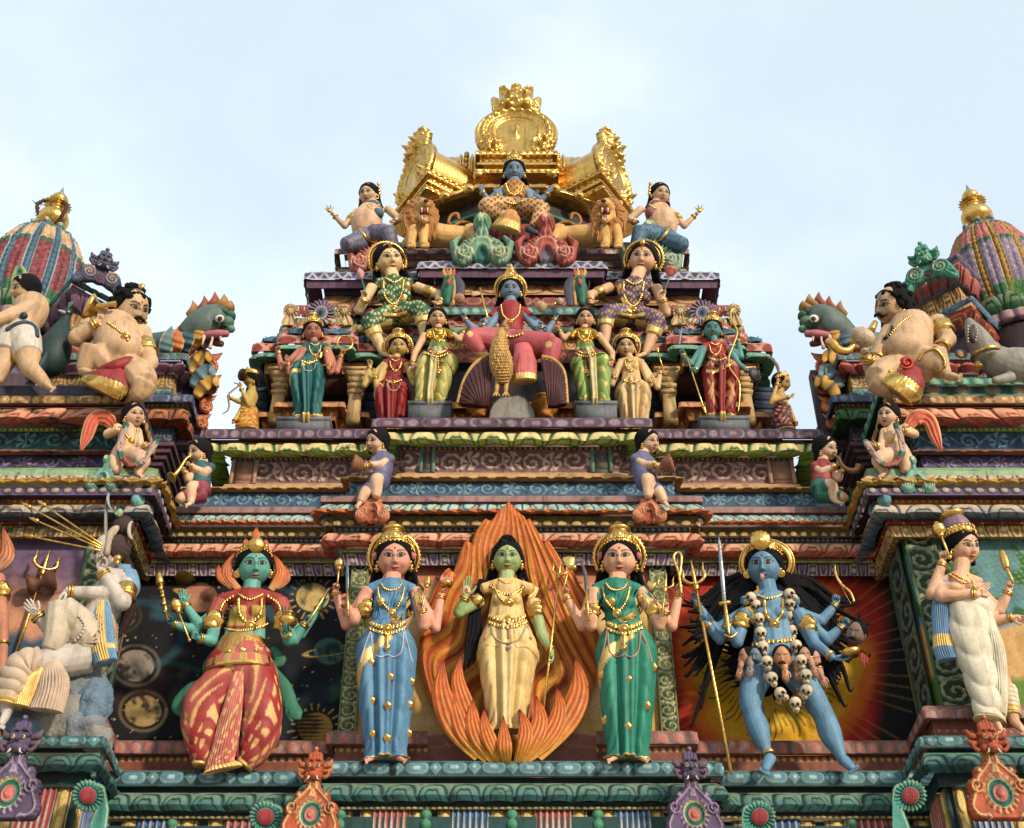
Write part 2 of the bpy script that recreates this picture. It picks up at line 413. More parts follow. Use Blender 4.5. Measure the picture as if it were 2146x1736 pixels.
def st_shell(top,line,bot,p=0.16):
 """pale turquoise reeded petals with an orange scalloped lip"""
 def f(S,T,w):
  x,i=cell(S,p); c=mixc(top,top*np.array([.8,.86,.9,1]),T); h=np.sqrt(np.clip(1-(2*x)**2,0,1))*1.2
  par=(i%2)[...]
  c,h=lay(c,h,soft(.46-np.abs(x),.06),line,-.3)
  u=((np.abs(x)/0.30)**2.4+np.clip(T/0.58,0,9)**2.4)**(1/2.4)
  c,h=lay(c,h,soft(np.abs(u-1)-.12,.1)*par,line,-.3)
  c,h=lay(c,h,soft(np.abs(x)-.06,.05)*(1-par)*(T<.7),line,-.3)
  wv=.80-.22*np.abs(np.sin(x*PI))
  c,h=lay(c,h,soft(wv-T,.1),bot,1.2); c,h=lay(c,h,soft(np.abs(T-wv-.03)-.035,.05),bot*1.5,1.0)
  return c,h
 return f
def scroll_mask(S,T,w,p,arms=5,lobes=True):
 """running rinceau of spirals with leafy edges; returns 0..1 mask"""
 n=S/p; i=np.floor(n); x=(n-i-.5)*p; y=(T-.5)*w; flip=np.where(i%2==0,1.0,-1.0); y=y*flip
 cy=y-0.06*w; r=np.hypot(x,cy)/(0.44*w); th=np.arctan2(cy,x)
 k=(r*1.55-th/(2*PI)); fr=k-np.floor(k)
 m=soft(np.abs(fr-.5)-(.17+.07*np.sin(th*7+r*9) if lobes else .2),.12)*(r<1.02)
 wav=y-np.sin((n-np.floor(n/2)*2)*PI)*0.0
 st=np.abs(y-(0.36*w)*np.cos((x/p)*PI*2))/w
 m2=soft(st-.05-.03*np.sin(x/p*40),.05)*(r>.95)
 lf=np.abs(((np.arctan2(y-.1*w,np.abs(x)-p*.5)*3/PI)%1)-.5); rr=np.hypot(np.abs(x)-p*.5,y-.1*w)/w
 m3=soft(lf-.28,.12)*(rr<.42)*(r>1.0)*(rr>.06)
 return np.maximum(np.maximum(m,m2),m3)
def st_scroll(bg,fg,p=0.35,edge=None,hh=1.0,lo=0.0,arms=5):
 def f(S,T,w):
  c,h=base(S,T,bg); m=scroll_mask(S,T,w,p)*((T>.07)&(T<.93))
  c,h=lay(c,h,m,fg,hh)
  if edge is not None: c,h=lay(c,h,((T<.06)|(T>.94))*1.0,edge,.8)
  return c,h
 return f
def st_cross(bg,line,p=0.09):
 """lattice of interlaced petals"""
 def f(S,T,w):
  c,h=base(S,T,bg); x,_=cell(S,p); y=T-.5
  a=np.abs(np.abs(x)*2-np.abs(y)*2)
  c,h=lay(c,h,soft(a-.28,.14),line,.8); c,h=lay(c,h,((T<.1)|(T>.9))*1.0,line,.8)
  return c,h
 return f
def st_reed(cols,p=0.05,line=None):
 def f(S,T,w):
  x,i=cell(S,p); c=np.zeros(S.shape+(4,)); k=len(cols)
  for j,cc in enumerate(cols): c[(i%k)==j]=cc
  h=np.sqrt(np.clip(1-(2*x)**2,0,1))*1.5
  if line is not None: c,h=lay(c,h,soft(.44-np.abs(x),.06),line)
  return c,h
 return f
# ================= the place =================
scene=bpy.context.scene
cam=bpy.data.cameras.new('camera'); camo=bpy.data.objects.new('camera',cam); COL.objects.link(camo)
cam.sensor_width=36; cam.lens=36*F/PW; cam.clip_end=3000; cam.clip_start=0.1
camo.rotation_euler=(math.radians(90)+PITCH,0,0); scene.camera=camo
# street
g=MB(); g.grid(np.array([[[x,y,-1.6] for y in (-400,-60,-8,6,12,60,400)] for x in (-400,-40,-8,8,40,400)],float),C(226,210,186))
go=g.build('ground',None,'rock',smooth=False); go['kind']='structure'
# world
w=bpy.data.worlds.new('World'); scene.world=w; w.use_nodes=True; nt=w.node_tree; nd=nt.nodes; L=nt.links
SUN_EL,SUN_AZ=math.radians(20),math.radians(38)     # azimuth to the right of the facade's outward normal
sky=nd.new('ShaderNodeTexSky'); sky.sky_type='NISHITA'; sky.sun_disc=False; sky.sun_elevation=SUN_EL
# direction to the sun
sd=Vector((math.sin(SUN_AZ)*math.cos(SUN_EL),-math.cos(SUN_AZ)*math.cos(SUN_EL),math.sin(SUN_EL)))
sky.sun_rotation=math.atan2(sd.x,sd.y); sky.air_density=1.2; sky.dust_density=2.0
bg=nd['Background']; 
tc=nd.new('ShaderNodeTexCoord'); mp=nd.new('ShaderNodeMapping'); mp.inputs['Scale'].default_value=(1.0,1.0,1.5); mp.inputs['Location'].default_value=(0.35,0.1,0.2)
no=nd.new('ShaderNodeTexNoise'); no.inputs['Scale'].default_value=1.9; no.inputs['Detail'].default_value=6; no.inputs['Roughness'].default_value=0.5
L.new(tc.outputs['Generated'],mp.inputs['Vector']); L.new(mp.outputs[0],no.inputs['Vector'])
mr=nd.new('ShaderNodeMapRange'); mr.interpolation_type='SMOOTHSTEP'; mr.inputs[1].default_value=0.38; mr.inputs[2].default_value=0.58; mr.inputs[3].default_value=0.66; mr.inputs[4].default_value=1.0
L.new(no.outputs['Fac'],mr.inputs[0])
# clear-sky colour, scaled, with thin bright cloud over it
sv=nd.new('ShaderNodeMix'); sv.data_type='RGBA'; sv.inputs[7].default_value=(5.7,6.55,7.1,1)
L.new(mr.outputs[0],sv.inputs[0]); L.new(sky.outputs[0],sv.inputs[6]); L.new(sv.outputs[2],bg.inputs['Color']); bg.inputs['Strength'].default_value=0.096
sl=bpy.data.lights.new('sun','SUN'); sl.energy=2.8; sl.angle=math.radians(6); sl.color=(1.0,0.86,0.68)
so=bpy.data.objects.new('sun',sl); COL.objects.link(so); so.rotation_euler=sd.to_track_quat('Z','Y').to_euler(); so.location=sd*40
scene.view_settings.view_transform='Standard'; scene.view_settings.look='None'; scene.view_settings.exposure=0.93
# ---------- main gateway tower ----------
YC=10.5; STEP=0.17
tower=thing('temple_gateway','broad stepped middle block of the painted temple, between the two domed corner towers','temple tower',(0,11,-1.6))
def X(u,v=1200,y=YC): return xof(u,v,y)
def mpath(x1,y1,x2,y2,back=None,flat=False):
 """mirror symmetric path: centre bay to +-x1 at depth y1, side bays to +-x2 at depth y2, return to back"""
 p=[(-x1,y1),(x1,y1)]
 if x2: p=[(-x1,y2)]+p+[(x1,y2)]; p=[(-x2,y2)]+p+[(x2,y2)]
 if back: e=x2 or x1; p=[(-e,back)]+p+[(e,back)]
 return p
def rows(y,lst):
 """lst of (V,out) measured at the centre bay depth y"""
 return [(zof(v,y-o),o) for v,o in lst]
x1=X(1400); x2=X(1880,1300,YC+STEP)+0.25
low=mpath(x1,YC,x2,YC+STEP)
S_=lambda n,vs,st,mat='painted_plaster',path=low,y=YC,relief=0.01,step=0.0075,par=None,vstep=0.0065: sweep(n,par or tower,path,rows(y,vs),st,step,mat,relief,vstep)
# bottom drum row (coloured reeds, gold panels)
beam=mpath(xof(1515,1620,10.02),10.02,x2,10.19)
S_('reeded_course',[(1760,-.10),(1712,-.10)][::-1],st_flat(DTEAL),path=beam,y=10.02)
# turquoise beam
B_=lambda n,vs,st,**k: S_(n,vs,st,path=beam,y=10.02,**k)
B_('base_beam',[(1596,-.04),(1600,.0),(1626,.0),(1630,-.02)],st_hex(C(36,74,78),C(122,160,158),C(86,132,148),p=.30,core=C(170,196,190),rim=C(84,130,132)),mat='mossy_plaster')
B_('base_moulding',[(1630,-.08),(1642,-.09)],st_flat(C(24,44,50)))
B_('base_lotus_course',[(1642,-.05),(1650,0.0),(1668,.02),(1682,-.03)],st_petal(C(120,148,122),C(60,120,120),C(24,54,60),p=.24,lw=.14),relief=.02,mat='mossy_plaster')
B_('base_moulding',[(1682,-.08),(1690,-.10)],st_flat(C(20,50,52)))
B_('dotted_fillet',[(1690,-.07),(1697,-.07)],st_dots(DTEAL,C(196,170,90),p=.05,asp=2))
def st_bays(S,T,w):
 x,i=cell(S,.66); c,h=base(S,T,C(210,176,100)); 
 A=np.abs(x)*.66
 red=C(176,70,64); blu=C(52,96,150); pan=np.where((i%2==0)[...,None],red,blu)
 m=(A<.15)*1.0; c=c*(1-m[...,None])+pan*m[...,None]; xx,_=cell(S,.05); h=h+m*np.sqrt(np.clip(1-(2*xx)**2,0,1))*1.3
 tn=np.abs(((S/.05)%1)-.5); c,h=lay(c,h,m*soft(tn-.1-.3*(T-.2)*(T>.2),.1)*(T<.75),C(196,190,180))
 c,h=lay(c,h,soft(np.abs(A-.165)-.008,.01),DTEAL); g2=((A>.175)&(A<.26)); d=np.hypot((A-.218)/.03,((T*2.6)%1-.5)/.42)
 c,h=lay(c,h,g2*soft(d-1,.3),C(232,200,120),.8); c,h=lay(c,h,soft(np.abs(A-.268)-.007,.01),C(40,50,60))
 c,h=lay(c,h,(A>.285)*1.0,C(44,74,80),-1.5)
 return c,h
S_('panelled_course',[(1700,-.12),(1790,-.12)],st_bays,path=beam,y=10.02,relief=.02)
for i in range(-6,8):
 xx=(i)*.66
 yb=10.02 if abs(xx)<x1+.2 else 10.19
 for j in range(4):
  z=zof(1706+j*22,10.12); gb=MB(); gb.ball((xx,yb+.11,z),(.045,.045,.048),C(84,150,120),n=10,m=7); gb.build('baluster_bead',tower)
# plinth course behind the statues
pl=[(-x2,10.5),(-X(1450,1560,10.3),10.5),(-X(1450,1560,10.3),10.33),(-xof(1250,1560,10.3),10.33)]
S2=lambda n,vs,st,path,y=10.5,**k: S_(n,vs,st,path=path,y=y,**k)
for sgn in (-1,1):
 pp=[(x,y) for x,y in pl] if sgn<0 else [(-x,y) for x,y in pl][::-1]
 S2('plinth_course',[(1553,.02),(1555,.05),(1580,.05),(1584,.0)],st_beads(C(160,104,92),C(150,140,140),C(196,120,104),p=.13,rim=C(176,118,102)),pp)
 S2('plinth_course',[(1584,-.02),(1600,-.02)],st_dots(C(148,86,62),C(226,190,130),p=.06,r=.3),pp)
 S2('plinth_course',[(1600,-.02),(1640,.0)],st_flat(C(136,78,60)),pp)
# cornices over the statues
S_('flower_frieze',[(1160,.10),(1162,.13),(1186,.10),(1187,.0)],st_u(C(88,70,104),C(206,186,170),C(140,110,150),p=.19))
S_('fillet',[(1150,.16),(1158,.14),(1160,.10)],st_dots(C(150,160,84),C(224,214,160),p=.07,asp=2.2,r=.25))
S_('lotus_roll',[(1116,.19),(1120,.26),(1134,.29),(1148,.22),(1150,.17)],st_petal(C(236,190,150),C(206,98,80),C(140,40,30),p=.26,lw=.11,skew=.35),relief=.02,mat='mossy_plaster')
S_('dotted_fillet',[(1105,.20),(1116,.20)],st_dots(C(52,78,110),C(190,180,150),p=.05,r=.3))
S_('beaded_band',[(1083,.26),(1084,.28),(1103,.28),(1105,.21)],st_beads(C(120,96,50),C(60,48,34),C(196,170,110),p=.105,rim=C(150,122,66)),mat='mossy_plaster')
S_('shell_eave',[(1060,.28),(1066,.33),(1078,.35),(1083,.30)],st_shell(C(180,210,196),C(44,90,94),C(186,104,56),p=.13),relief=.02,mat='mossy_plaster')
S_('ledge',[(1039,.26),(1040,.33),(1052,.33),(1053,.30),(1060,.30)],st_flat(C(158,120,116),.2,C(120,84,84)),mat='mossy_plaster',relief=.003)
# upper frieze tier
x3=xof(1668,900,10.6); x1b=xof(1300,900,10.5)
up=mpath(x1b-.05,10.62,x3-.12,10.62+STEP,back=11.5); Y2=10.62
U_=lambda n,vs,st,**k: S_(n,vs,st,path=k.pop('path',up),y=Y2,step=.0085,vstep=.0075,**k)
wide=mpath(x1+.05,10.62,xof(1760,1000,10.7),10.62+STEP)
S_('blue_scroll_frieze',[(1009,.08),(1041,.08)],st_scroll(C(64,98,128),C(124,156,172),p=.42,hh=.9),path=wide,y=Y2)
S_('scalloped_fillet',[(998,.10),(1001,.16),(1011,.10)],st_wave(C(214,180,110),C(196,130,60),C(236,210,150),p=.16),path=wide,y=Y2,relief=.015)
def st_panels(S,T,w):
 c,h=base(S,T,C(122,92,98)); m=scroll_mask(S,T,w,.40)*((T>.08)&(T<.92)); c,h=lay(c,h,m,C(216,178,166),1.2)
 c,h=lay(c,h,((T<.05)|(T>.95))*1.0,C(170,130,90),.6); return c,h
U_('scroll_panel',[(944,.02),(992,.02)],st_panels,relief=.012)
U_('fillet',[(991,.03),(993,.09),(1000,.11)],st_flat(C(206,160,120)))
U_('dotted_fillet',[(937,.08),(944,.07)],st_dots(C(80,40,44),C(214,170,80),p=.05,r=.34))
U_('lotus_cornice',[(905,.20),(909,.28),(924,.285),(935,.21),(939,.10)],st_petal(C(246,220,160),C(136,190,56),C(18,96,56),p=.27,lw=.12),relief=.03,mat='painted_plaster')
U_('fillet',[(899,.27),(906,.17)],st_flat(C(110,50,48)))
U_('hexagon_band',[(877,.28),(878,.34),(896,.34),(899,.27)],st_hex(C(78,54,72),C(150,126,140),C(96,72,92),p=.36,lozenge=False,core=C(150,120,130),rim=C(112,82,92)),mat='mossy_plaster')
# pilasters dividing the scroll panels
for u0,u1,yy,col,e in ((880,912,Y2,C(120,116,108),C(112,150,130)),(1238,1282,Y2,C(120,116,108),C(112,150,130)),(489,543,Y2+STEP,C(196,146,124),C(214,170,150)),(1605,1660,Y2+STEP,C(196,146,124),C(214,170,150))):
 v0,v1=(943,992) if yy==Y2 else (963,1016)
 a=xof(u0,960,yy-.05); b=xof(u1,960,yy-.05); mb=MB()
 mb.box((a,yy-.055,zof(v1,yy-.05)),(b,yy+.2,zof(v0,yy-.05)),col); q=.03
 for xa,xb in ((a,a+q),(b-q,b)): mb.box((xa-.002,yy-.075,zof(v1,yy-.05)+.004),(xb+.002,yy-.052,zof(v0,yy-.05)-.004),e)
 mb.box((a+.045,yy-.065,zof(v1,yy-.05)+.05),(b-.045,yy-.05,zof(v0,yy-.05)-.03),col*.8)
 mb.build('pilaster',tower,'painted_plaster',smooth=False)
# solid cores
def core(a,b,col,name='core_wall',par=None,mat='painted_plaster'):
 m=MB(); m.box(a,b,col); return m.build(name,par or tower,mat,smooth=False)
core((-x2,10.66+.12,0),(x2,13.5,zof(1050,10.5)),C(120,90,84))
core((-x3+.1,10.95,zof(1050,10.5)-.5),(x3-.1,13.4,zof(905,10.62)+.12),C(110,84,80))
core((-xof(1250,900,10.9),10.66,zof(1020,10.6)),(xof(1250,900,10.9),11,zof(905,10.62)+.10),C(110,84,80))
# ================= corner towers (mirrored) =================
def corner_tower(sg):
 right=sg>0
 tw=thing('corner_shrine_tower','corner tower with %s above pink lotus cornices'%('a gold-ribbed dome' if right else 'a blue-ribbed dome'),'corner tower',(sg*4.2,11,-1.6))
 mat='mossy_plaster' if right else 'very_mossy_plaster'
 def pth(p):      # p given for the right tower, left to right
  return p if right else [(-x,y) for x,y in p][::-1]
 def S(n,path,y,vs,st,step=.0075,relief=.01,m=None,vstep=.0065): return sweep(n,tw,pth(path),rows(y,vs),st,step,m or mat,relief,vstep)
 YT=10.07; xw=xof(1906,1200,YT); xo=5.2
 # base beam and plinth, standing forward
 xb=xof(1925,1545,9.66); B=[(xb,10.4),(xb,9.66),(xo,9.66)]
 S('base_beam',B,9.66,[(1543,-.04),(1546,0),(1566,0),(1570,-.02)],st_hex(C(36,74,78),C(112,150,148),C(70,124,130),p=.30,core=C(160,190,180),rim=C(70,122,116)))
 S('base_moulding',B,9.66,[(1570,-.08),(1578,-.09)],st_flat(C(24,44,50)))
 S('base_lotus_course',B,9.66,[(1578,-.03),(1588,.0),(1604,.02),(1620,-.03)],st_petal(C(90,130,116),C(30,84,86),C(16,44,50),p=.24,lw=.14),relief=.02)
 S('base_moulding',B,9.66,[(1620,-.1),(1650,-.12)],st_flat(C(28,62,62)))
 S('base_wall',B,9.66,[(1650,-.16),(1800,-.16)],st_bays,relief=.02)
 p_=[(xw-.06,10.6),(xw-.06,YT-.03),(xo,YT-.03)]
 S('plinth_course',p_,YT,[(1484,.10),(1486,.13),(1510,.13),(1514,.06)],st_beads(C(150,98,92),C(150,140,140),C(180,116,104),p=.13,rim=C(168,112,102)))
 S('plinth_course',p_,YT,[(1514,.05),(1560,.05)],st_dots(C(140,80,66),C(220,190,140),p=.06,r=.12))
 W=[(xw,10.75),(xw,YT),(xo,YT)]
 wc=C(124,150,116)
 def st_pil(S_,T,w):
  c,h=base(S_,T,C(66,84,62)); return c,h
 # wall panel painting
 def st_paint(S_,T,w):
  n1=np.sin(S_*9+3*np.sin(T*7))*.5+np.sin(T*31+S_*13)*.25+np.sin(S_*37-T*23)*.25
  if right:
   c,h=base(S_,T,C(96,142,166)); c,h=lay(c,h,sm(n1,-.1,.3)*(T<.5),C(52,96,60)); c,h=lay(c,h,sm(np.sin(S_*70+T*60)*np.sin(T*160-S_*40),.2,.6)*(T<.45),C(120,160,70))
   c,h=lay(c,h,sm(T,.52,.56),C(214,170,110)); c,h=lay(c,h,sm(T,.78,.84),C(96,128,44))
  else:
   c,h=base(S_,T,C(110,90,120)); c,h=lay(c,h,sm(T+.08*n1,.15,.45),C(212,152,112)); c,h=lay(c,h,sm(T+.05*n1,.5,.6),C(60,92,118)); c,h=lay(c,h,sm(n1*.2+T,.72,.8),C(52,60,62))
   c,h=lay(c,h,sm(np.sin(T*60+2*n1),.7,1)*(T<.4)*.5,C(100,70,96))
  return c,h
 S('wall_panel',W,YT,[(1120,0),(1500,0)],st_paint,m='wall_painting',relief=.0,step=.012,vstep=.012)
 # carved pilaster at the inner corner
 def relief_panel(name,fx,x0,x1,v0,v1,yy,front=True):
  pass
 wP=.30
 def st_vine(bgc,fg,edge,L):
  def f(S_,T,w):
   c,h=base(S_,T,bgc); m=scroll_mask(T*w,(S_-S_.min())/(S_.max()-S_.min()),S_.max()-S_.min(),.30)
   return c,h
  return f
 z0=zof(1484,YT); z1=zof(1125,YT)
 def vine(name,xa,ya,xb_,yb_,out,bgc,fg,edge):
  n=36; mrows=int((z1-z0)/.008); a=np.linspace(0,1,n); Z=np.linspace(z0,z1,mrows)
  A,ZZ=np.meshgrid(a,Z); wd=math.hypot(xb_-xa,yb_-ya)
  m=scroll_mask(ZZ-z0,A*.86+.07,wd,wd*.95)*((A>.1)&(A<.9)); c=np.zeros(A.shape+(4,))+bgc; c=c*(1-m[...,None])+fg*m[...,None]
  e=((A<.09)|(A>.91))*1.0; c=c*(1-e[...,None])+edge*e[...,None]; h=(m*.9+e)*.018
  nx,ny=(yb_-ya)/wd*(-1),(xb_-xa)/wd; nx,ny=-nx,-ny   # outward
  if sg*1<0: pass
  g=np.stack([(xa+(xb_-xa)*A+nx*(h+out))*1,ya+(yb_-ya)*A+ny*(h+out),ZZ],-1); g[...,0]*=sg
  b=MB(); b.grid(g,c); b.build(name,tw,'painted_plaster')
 xp=xw-.012
 vine('carved_pilaster',xw,YT,xw+.27,YT,.03,C(58,74,50),C(158,172,138),C(86,116,72))
 vine('carved_pilaster',xw,YT+.42,xw,YT,.03,C(40,52,46),C(112,128,118),C(70,96,72))
 S('flower_frieze',W,YT,[(1100,.10),(1103,.15),(1126,.12),(1131,.0)],st_u(C(150,112,54),C(222,196,140),C(190,150,80),p=.2))
 S('fillet',W,YT,[(1091,.16),(1099,.16),(1101,.12)],st_dots(C(160,62,34),C(226,190,150),p=.16,asp=.35,r=.3))
 S('lotus_roll',W,YT,[(1056,.20),(1060,.27),(1076,.31),(1088,.22),(1091,.17)],st_petal(C(222,196,156),C(82,118,152),C(24,44,84),p=.30,lw=.10),relief=.02)
 S('dotted_fillet',W,YT,[(1047,.22),(1056,.21)],st_dots(C(178,80,34),C(214,170,70),p=.05,r=.34))
 S('moulding',W,YT,[(1038,.31),(1047,.23)],st_flat(C(72,46,66)))
 S('ringed_band',W,YT,[(1023,.32),(1024,.34),(1038,.34)],st_beads(C(98,84,118),C(60,50,80),C(186,166,160),p=.085))
 S('shell_eave',W,YT,[(999,.26),(1003,.33),(1015,.36),(1023,.32)],st_shell(C(214,190,166),C(120,50,44),C(176,136,56),p=.15),relief=.02)
 S('green_slab',W,YT,[(981,.20),(983,.28),(998,.28),(1000,.25)],st_flat(C(126,158,92),.45,C(150,180,140)),relief=.004)
 Y2=10.36; x2_=xof(1930,950,Y2); W2=[(x2_,11.2),(x2_,Y2),(xo,Y2)]
 S('scroll_frieze',W2,Y2,[(955,.02),(985,.02)],st_scroll(C(92,78,120),C(150,134,168),p=.5,hh=.8))
 S('scalloped_fillet',W2,Y2,[(943,.06),(946,.14),(955,.07)],st_wave(C(196,100,54),C(170,120,90),C(226,160,120),p=.2),relief=.015)
 S('scroll_frieze',W2,Y2,[(905,.04),(943,.04)],st_scroll(C(58,96,124) if right else C(40,88,92),C(118,156,190) if right else C(96,150,160),p=.55,hh=1.3),relief=.014)
 S('dotted_fillet',W2,Y2,[(896,.08),(905,.07)],st_dots(C(120,150,56),C(206,210,120),p=.05,r=.3))
 S('lotus_cornice',W2,Y2,[(854,.18),(859,.28),(878,.32),(892,.18),(896,.10)],st_petal(C(238,180,140),C(212,112,94),C(150,44,30),p=.27,lw=.08,skew=-.5 if right else .5),relief=.03)
 S('fillet',W2,Y2,[(849,.27),(854,.20)],st_flat(C(176,40,28)))
 S('lozenge_band',W2,Y2,[(830,.28),(831,.33),(846,.33),(849,.27)],st_hex(C(128,92,50) if right else C(120,84,30),C(206,170,116),C(176,134,84),p=.26,core=C(226,200,150),rim=C(176,136,84)))
 if right:
  S('disc_band',W2,Y2,[(809,.22),(810,.25),(830,.26)],st_beads(C(64,120,112),C(120,160,150),C(210,176,140),p=.24))
  S('ringed_band',W2,Y2,[(792,.30),(793,.36),(808,.34),(809,.26)],st_beads(C(58,120,112),C(90,160,150),C(150,190,160),p=.11,rim=C(70,126,116)))
 else:
  S('slab',W2,Y2,[(808,.24),(810,.30),(828,.30),(830,.27)],st_flat(C(70,72,96)))
 m=MB(); m.box((xw+.05,YT+.05,0),(xo,12.6,zof(1010,YT)),C(60,56,54)); 
 m.box((x2_+.06,Y2+.06,zof(1050,YT)),(xo,12.6,zof(795 if right else 812,Y2)-.05),C(70,56,54))
 v=np.concatenate(m.v); v[:,0]*=sg; m.v=[v]; m.build('core_wall',tw,'painted_plaster',smooth=False)
 # ---- inner side block with receding return face ----
 YB=10.85; xs=xof(1768,829,YB); xs2=xof(1776,747,YB)
 a=[(xs,12.0),(xs,YB),(xs+1.4,YB)]; b=[(xs2,12.0),(xs2,YB),(xs2+1.4,YB)]
 pc=(C(214,110,96),C(150,60,60)) if right else (C(150,108,128),C(110,70,92))
 S('lozenge_slab',b,YB,[(741,.12),(742,.16),(755,.16),(757,.1)],st_hex(C(54,90,84) if not right else C(78,72,104),C(110,150,130),C(100,110,130),p=.22,rim=C(90,130,110)),m='painted_plaster')
 S('lotus_roll',b,YB,[(757,.1),(768,.14),(786,.06)],st_petal(pc[0],pc[1],C(60,34,50),p=.2,lw=.1,inner=False),m='painted_plaster',relief=.03)
 S('flower_frieze',b,YB,[(786,.03),(815,.02)],st_u(C(150,110,60),C(206,176,120),C(120,84,50),p=.2),m='painted_plaster')
 S('shoulder_course',b,YB,[(815,.02),(829,.06)],st_petal(C(120,160,150),C(60,110,110),C(30,60,60),p=.12),m='painted_plaster',relief=.02)
 S('hexagon_slab',a,YB,[(828,.13),(829,.18),(843,.18),(845,.12)],st_hex(C(66,62,100) if not right else C(50,84,120),C(140,140,160),C(80,90,120),p=.3,lozenge=False,rim=C(110,110,130)),m='painted_plaster')
 S('dotted_fillet',a,YB,[(845,.1),(855,.08)],st_dots(C(84,54,60) if right else C(24,72,64),C(190,160,100),p=.05),m='painted_plaster')
 lc=(C(96,140,70),C(30,76,44),C(12,40,24)) if right else (C(206,140,80),C(150,72,40),C(70,30,20))
 S('lotus_cornice',a,YB,[(855,.06),(862,.14),(880,.14),(897,.02)],st_petal(*lc,p=.26,lw=.12),m='painted_plaster',relief=.02)
 S('dark_frieze',a,YB,[(897,.0),(926,-.02)],st_u(C(54,44,72) if right else C(36,74,84),C(120,110,130),C(70,60,90),p=.2),m='painted_plaster')
 for k in range(5):
  S('stepped_course',a,YB,[(926+k*14,.05-k*.035),(926+k*14+8,.05-k*.035),(926+k*14+14,.01-k*.035)],st_flat(mixc(C(104,72,84),C(78,60,74),k/4)),m='painted_plaster',relief=.003)
 S('lower_course',a,YB,[(996,-.12),(1070,-.12)],st_hex(C(100,84,74),C(140,120,100),C(90,80,80),p=.3),m='painted_plaster')
 m=MB(); m.box((xs+.16,YB+.1,zof(1100,YB)),(xs+1.6,12.4,zof(760,YB)),C(80,60,64)); v=np.concatenate(m.v); v[:,0]*=sg; m.v=[v]; m.build('core_wall',tw,'painted_plaster',smooth=False)
 m=MB(); q2=.0049; m.box((xs-50*q2,YB+.18,zof(905,YB)),(xs+.3,YB+.30,zof(752,YB)),C(84,74,92)); v=np.concatenate(m.v); v[:,0]*=sg; m.v=[v]; m.build('ornament_spine',tw,'painted_plaster',smooth=False)
 # ---- dome drum, rotated porches ----
 YD=11.55
 if right: ax_u,ax_v=2074,540
 else: ax_u,ax_v=84,548
 dx=abs(xof(ax_u,ax_v,YD)); dc=sg*dx
 zt=zof(488 if right else 494,YD); zb=zof(640,YD-.3)
 q=mpp(ax_u,ax_v,YD); R=(96 if not right else 90)*q
 NR=14; hgt=zt-zb
 prof=spl([(0,.93),(.12,1.0),(.3,1.04),(.5,1.0),(.7,.86),(.86,.66),(.96,.46),(1.0,.34)],14)
 th=np.arange(NR*26)*2*PI/(NR*26); Zp=prof[:,0]; Rp=prof[:,1]
 TH,ZZ=np.meshgrid(th+PI/NR*.5,Zp); RR=np.repeat(Rp[:,None],len(th),1)*R
 x,i=cell(TH,2*PI/NR); ax_=np.abs(x)
 rib=soft(ax_-.13,.05); edge=soft(np.abs(ax_-.175)-.02,.03)
 ribc,edc=(C(186,138,58),C(220,190,130)) if right else (C(76,116,142),C(160,186,190))
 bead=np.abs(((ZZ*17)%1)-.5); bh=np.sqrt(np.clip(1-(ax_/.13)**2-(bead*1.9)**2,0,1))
 nz=np.sin(TH*90+3*np.sin(ZZ*70))*np.sin(ZZ*150+2*np.sin(TH*60)); nz2=RNG.rand(*TH.shape)
 pan=C(130,110,140) if right else C(116,40,50); pan2=C(196,180,186) if right else C(176,104,104)
 c=np.zeros(TH.shape+(4,))+pan; c,h=lay(c,np.zeros(TH.shape),sm(nz,.0,.5)*.75,pan2,.8)
 fl=C(206,120,112) if right else C(222,180,136)
 band=(ZZ>.60)&(ZZ<.84); fr=np.sin(np.hypot(x*8,(ZZ-.72)*20)*5+np.arctan2((ZZ-.72)*20,x*8)*1); c,h=lay(c,h,band*1.0,fl,1.2); c,h=lay(c,h,band*sm(fr,.6,.9),fl*.62,-.8)
 c,h=lay(c,h,((np.abs(ZZ-.585)<.025)|(np.abs(ZZ-.86)<.02))*1.0,C(50,104,84),1.5); c,h=lay(c,h,(ZZ<.1)*1.0,C(48,110,72),.5)
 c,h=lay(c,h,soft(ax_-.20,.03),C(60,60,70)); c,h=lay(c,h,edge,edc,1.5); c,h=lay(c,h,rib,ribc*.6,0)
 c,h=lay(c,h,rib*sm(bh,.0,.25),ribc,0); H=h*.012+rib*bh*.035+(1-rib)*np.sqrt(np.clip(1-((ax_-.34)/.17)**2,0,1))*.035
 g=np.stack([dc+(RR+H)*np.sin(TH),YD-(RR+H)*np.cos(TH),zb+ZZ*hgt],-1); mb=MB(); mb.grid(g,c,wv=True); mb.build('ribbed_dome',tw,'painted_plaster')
 def drum(name,rz,st,step=.012,relief=.012):
  n=64; pp=[(dc+math.sin(a2),YD-math.cos(a2)) for a2 in np.linspace(-PI*.85,PI*.85,n)]
  ctr=np.array([dc,YD]); mb=MB(); rw=np.array(rz,float); t=np.linspace(0,1,max(4,int(np.abs(np.diff(rw[:,0])).sum()/.009)))
  cum=np.linspace(0,1,len(rw)); z=np.interp(t,cum,rw[:,0]); r=np.interp(t,cum,rw[:,1]); aa=np.linspace(-PI,PI,420)
  A,T=np.meshgrid(aa,t); col,h=st(A*r.mean(),T,abs(rw[0,0]-rw[-1,0])+.02); r2=r[:,None]+h*relief
  g=np.stack([dc+r2*np.sin(A),YD-r2*np.cos(A),np.repeat(z[:,None],len(aa),1)],-1); mb.grid(g,col); return mb.build(name,tw,'painted_plaster')
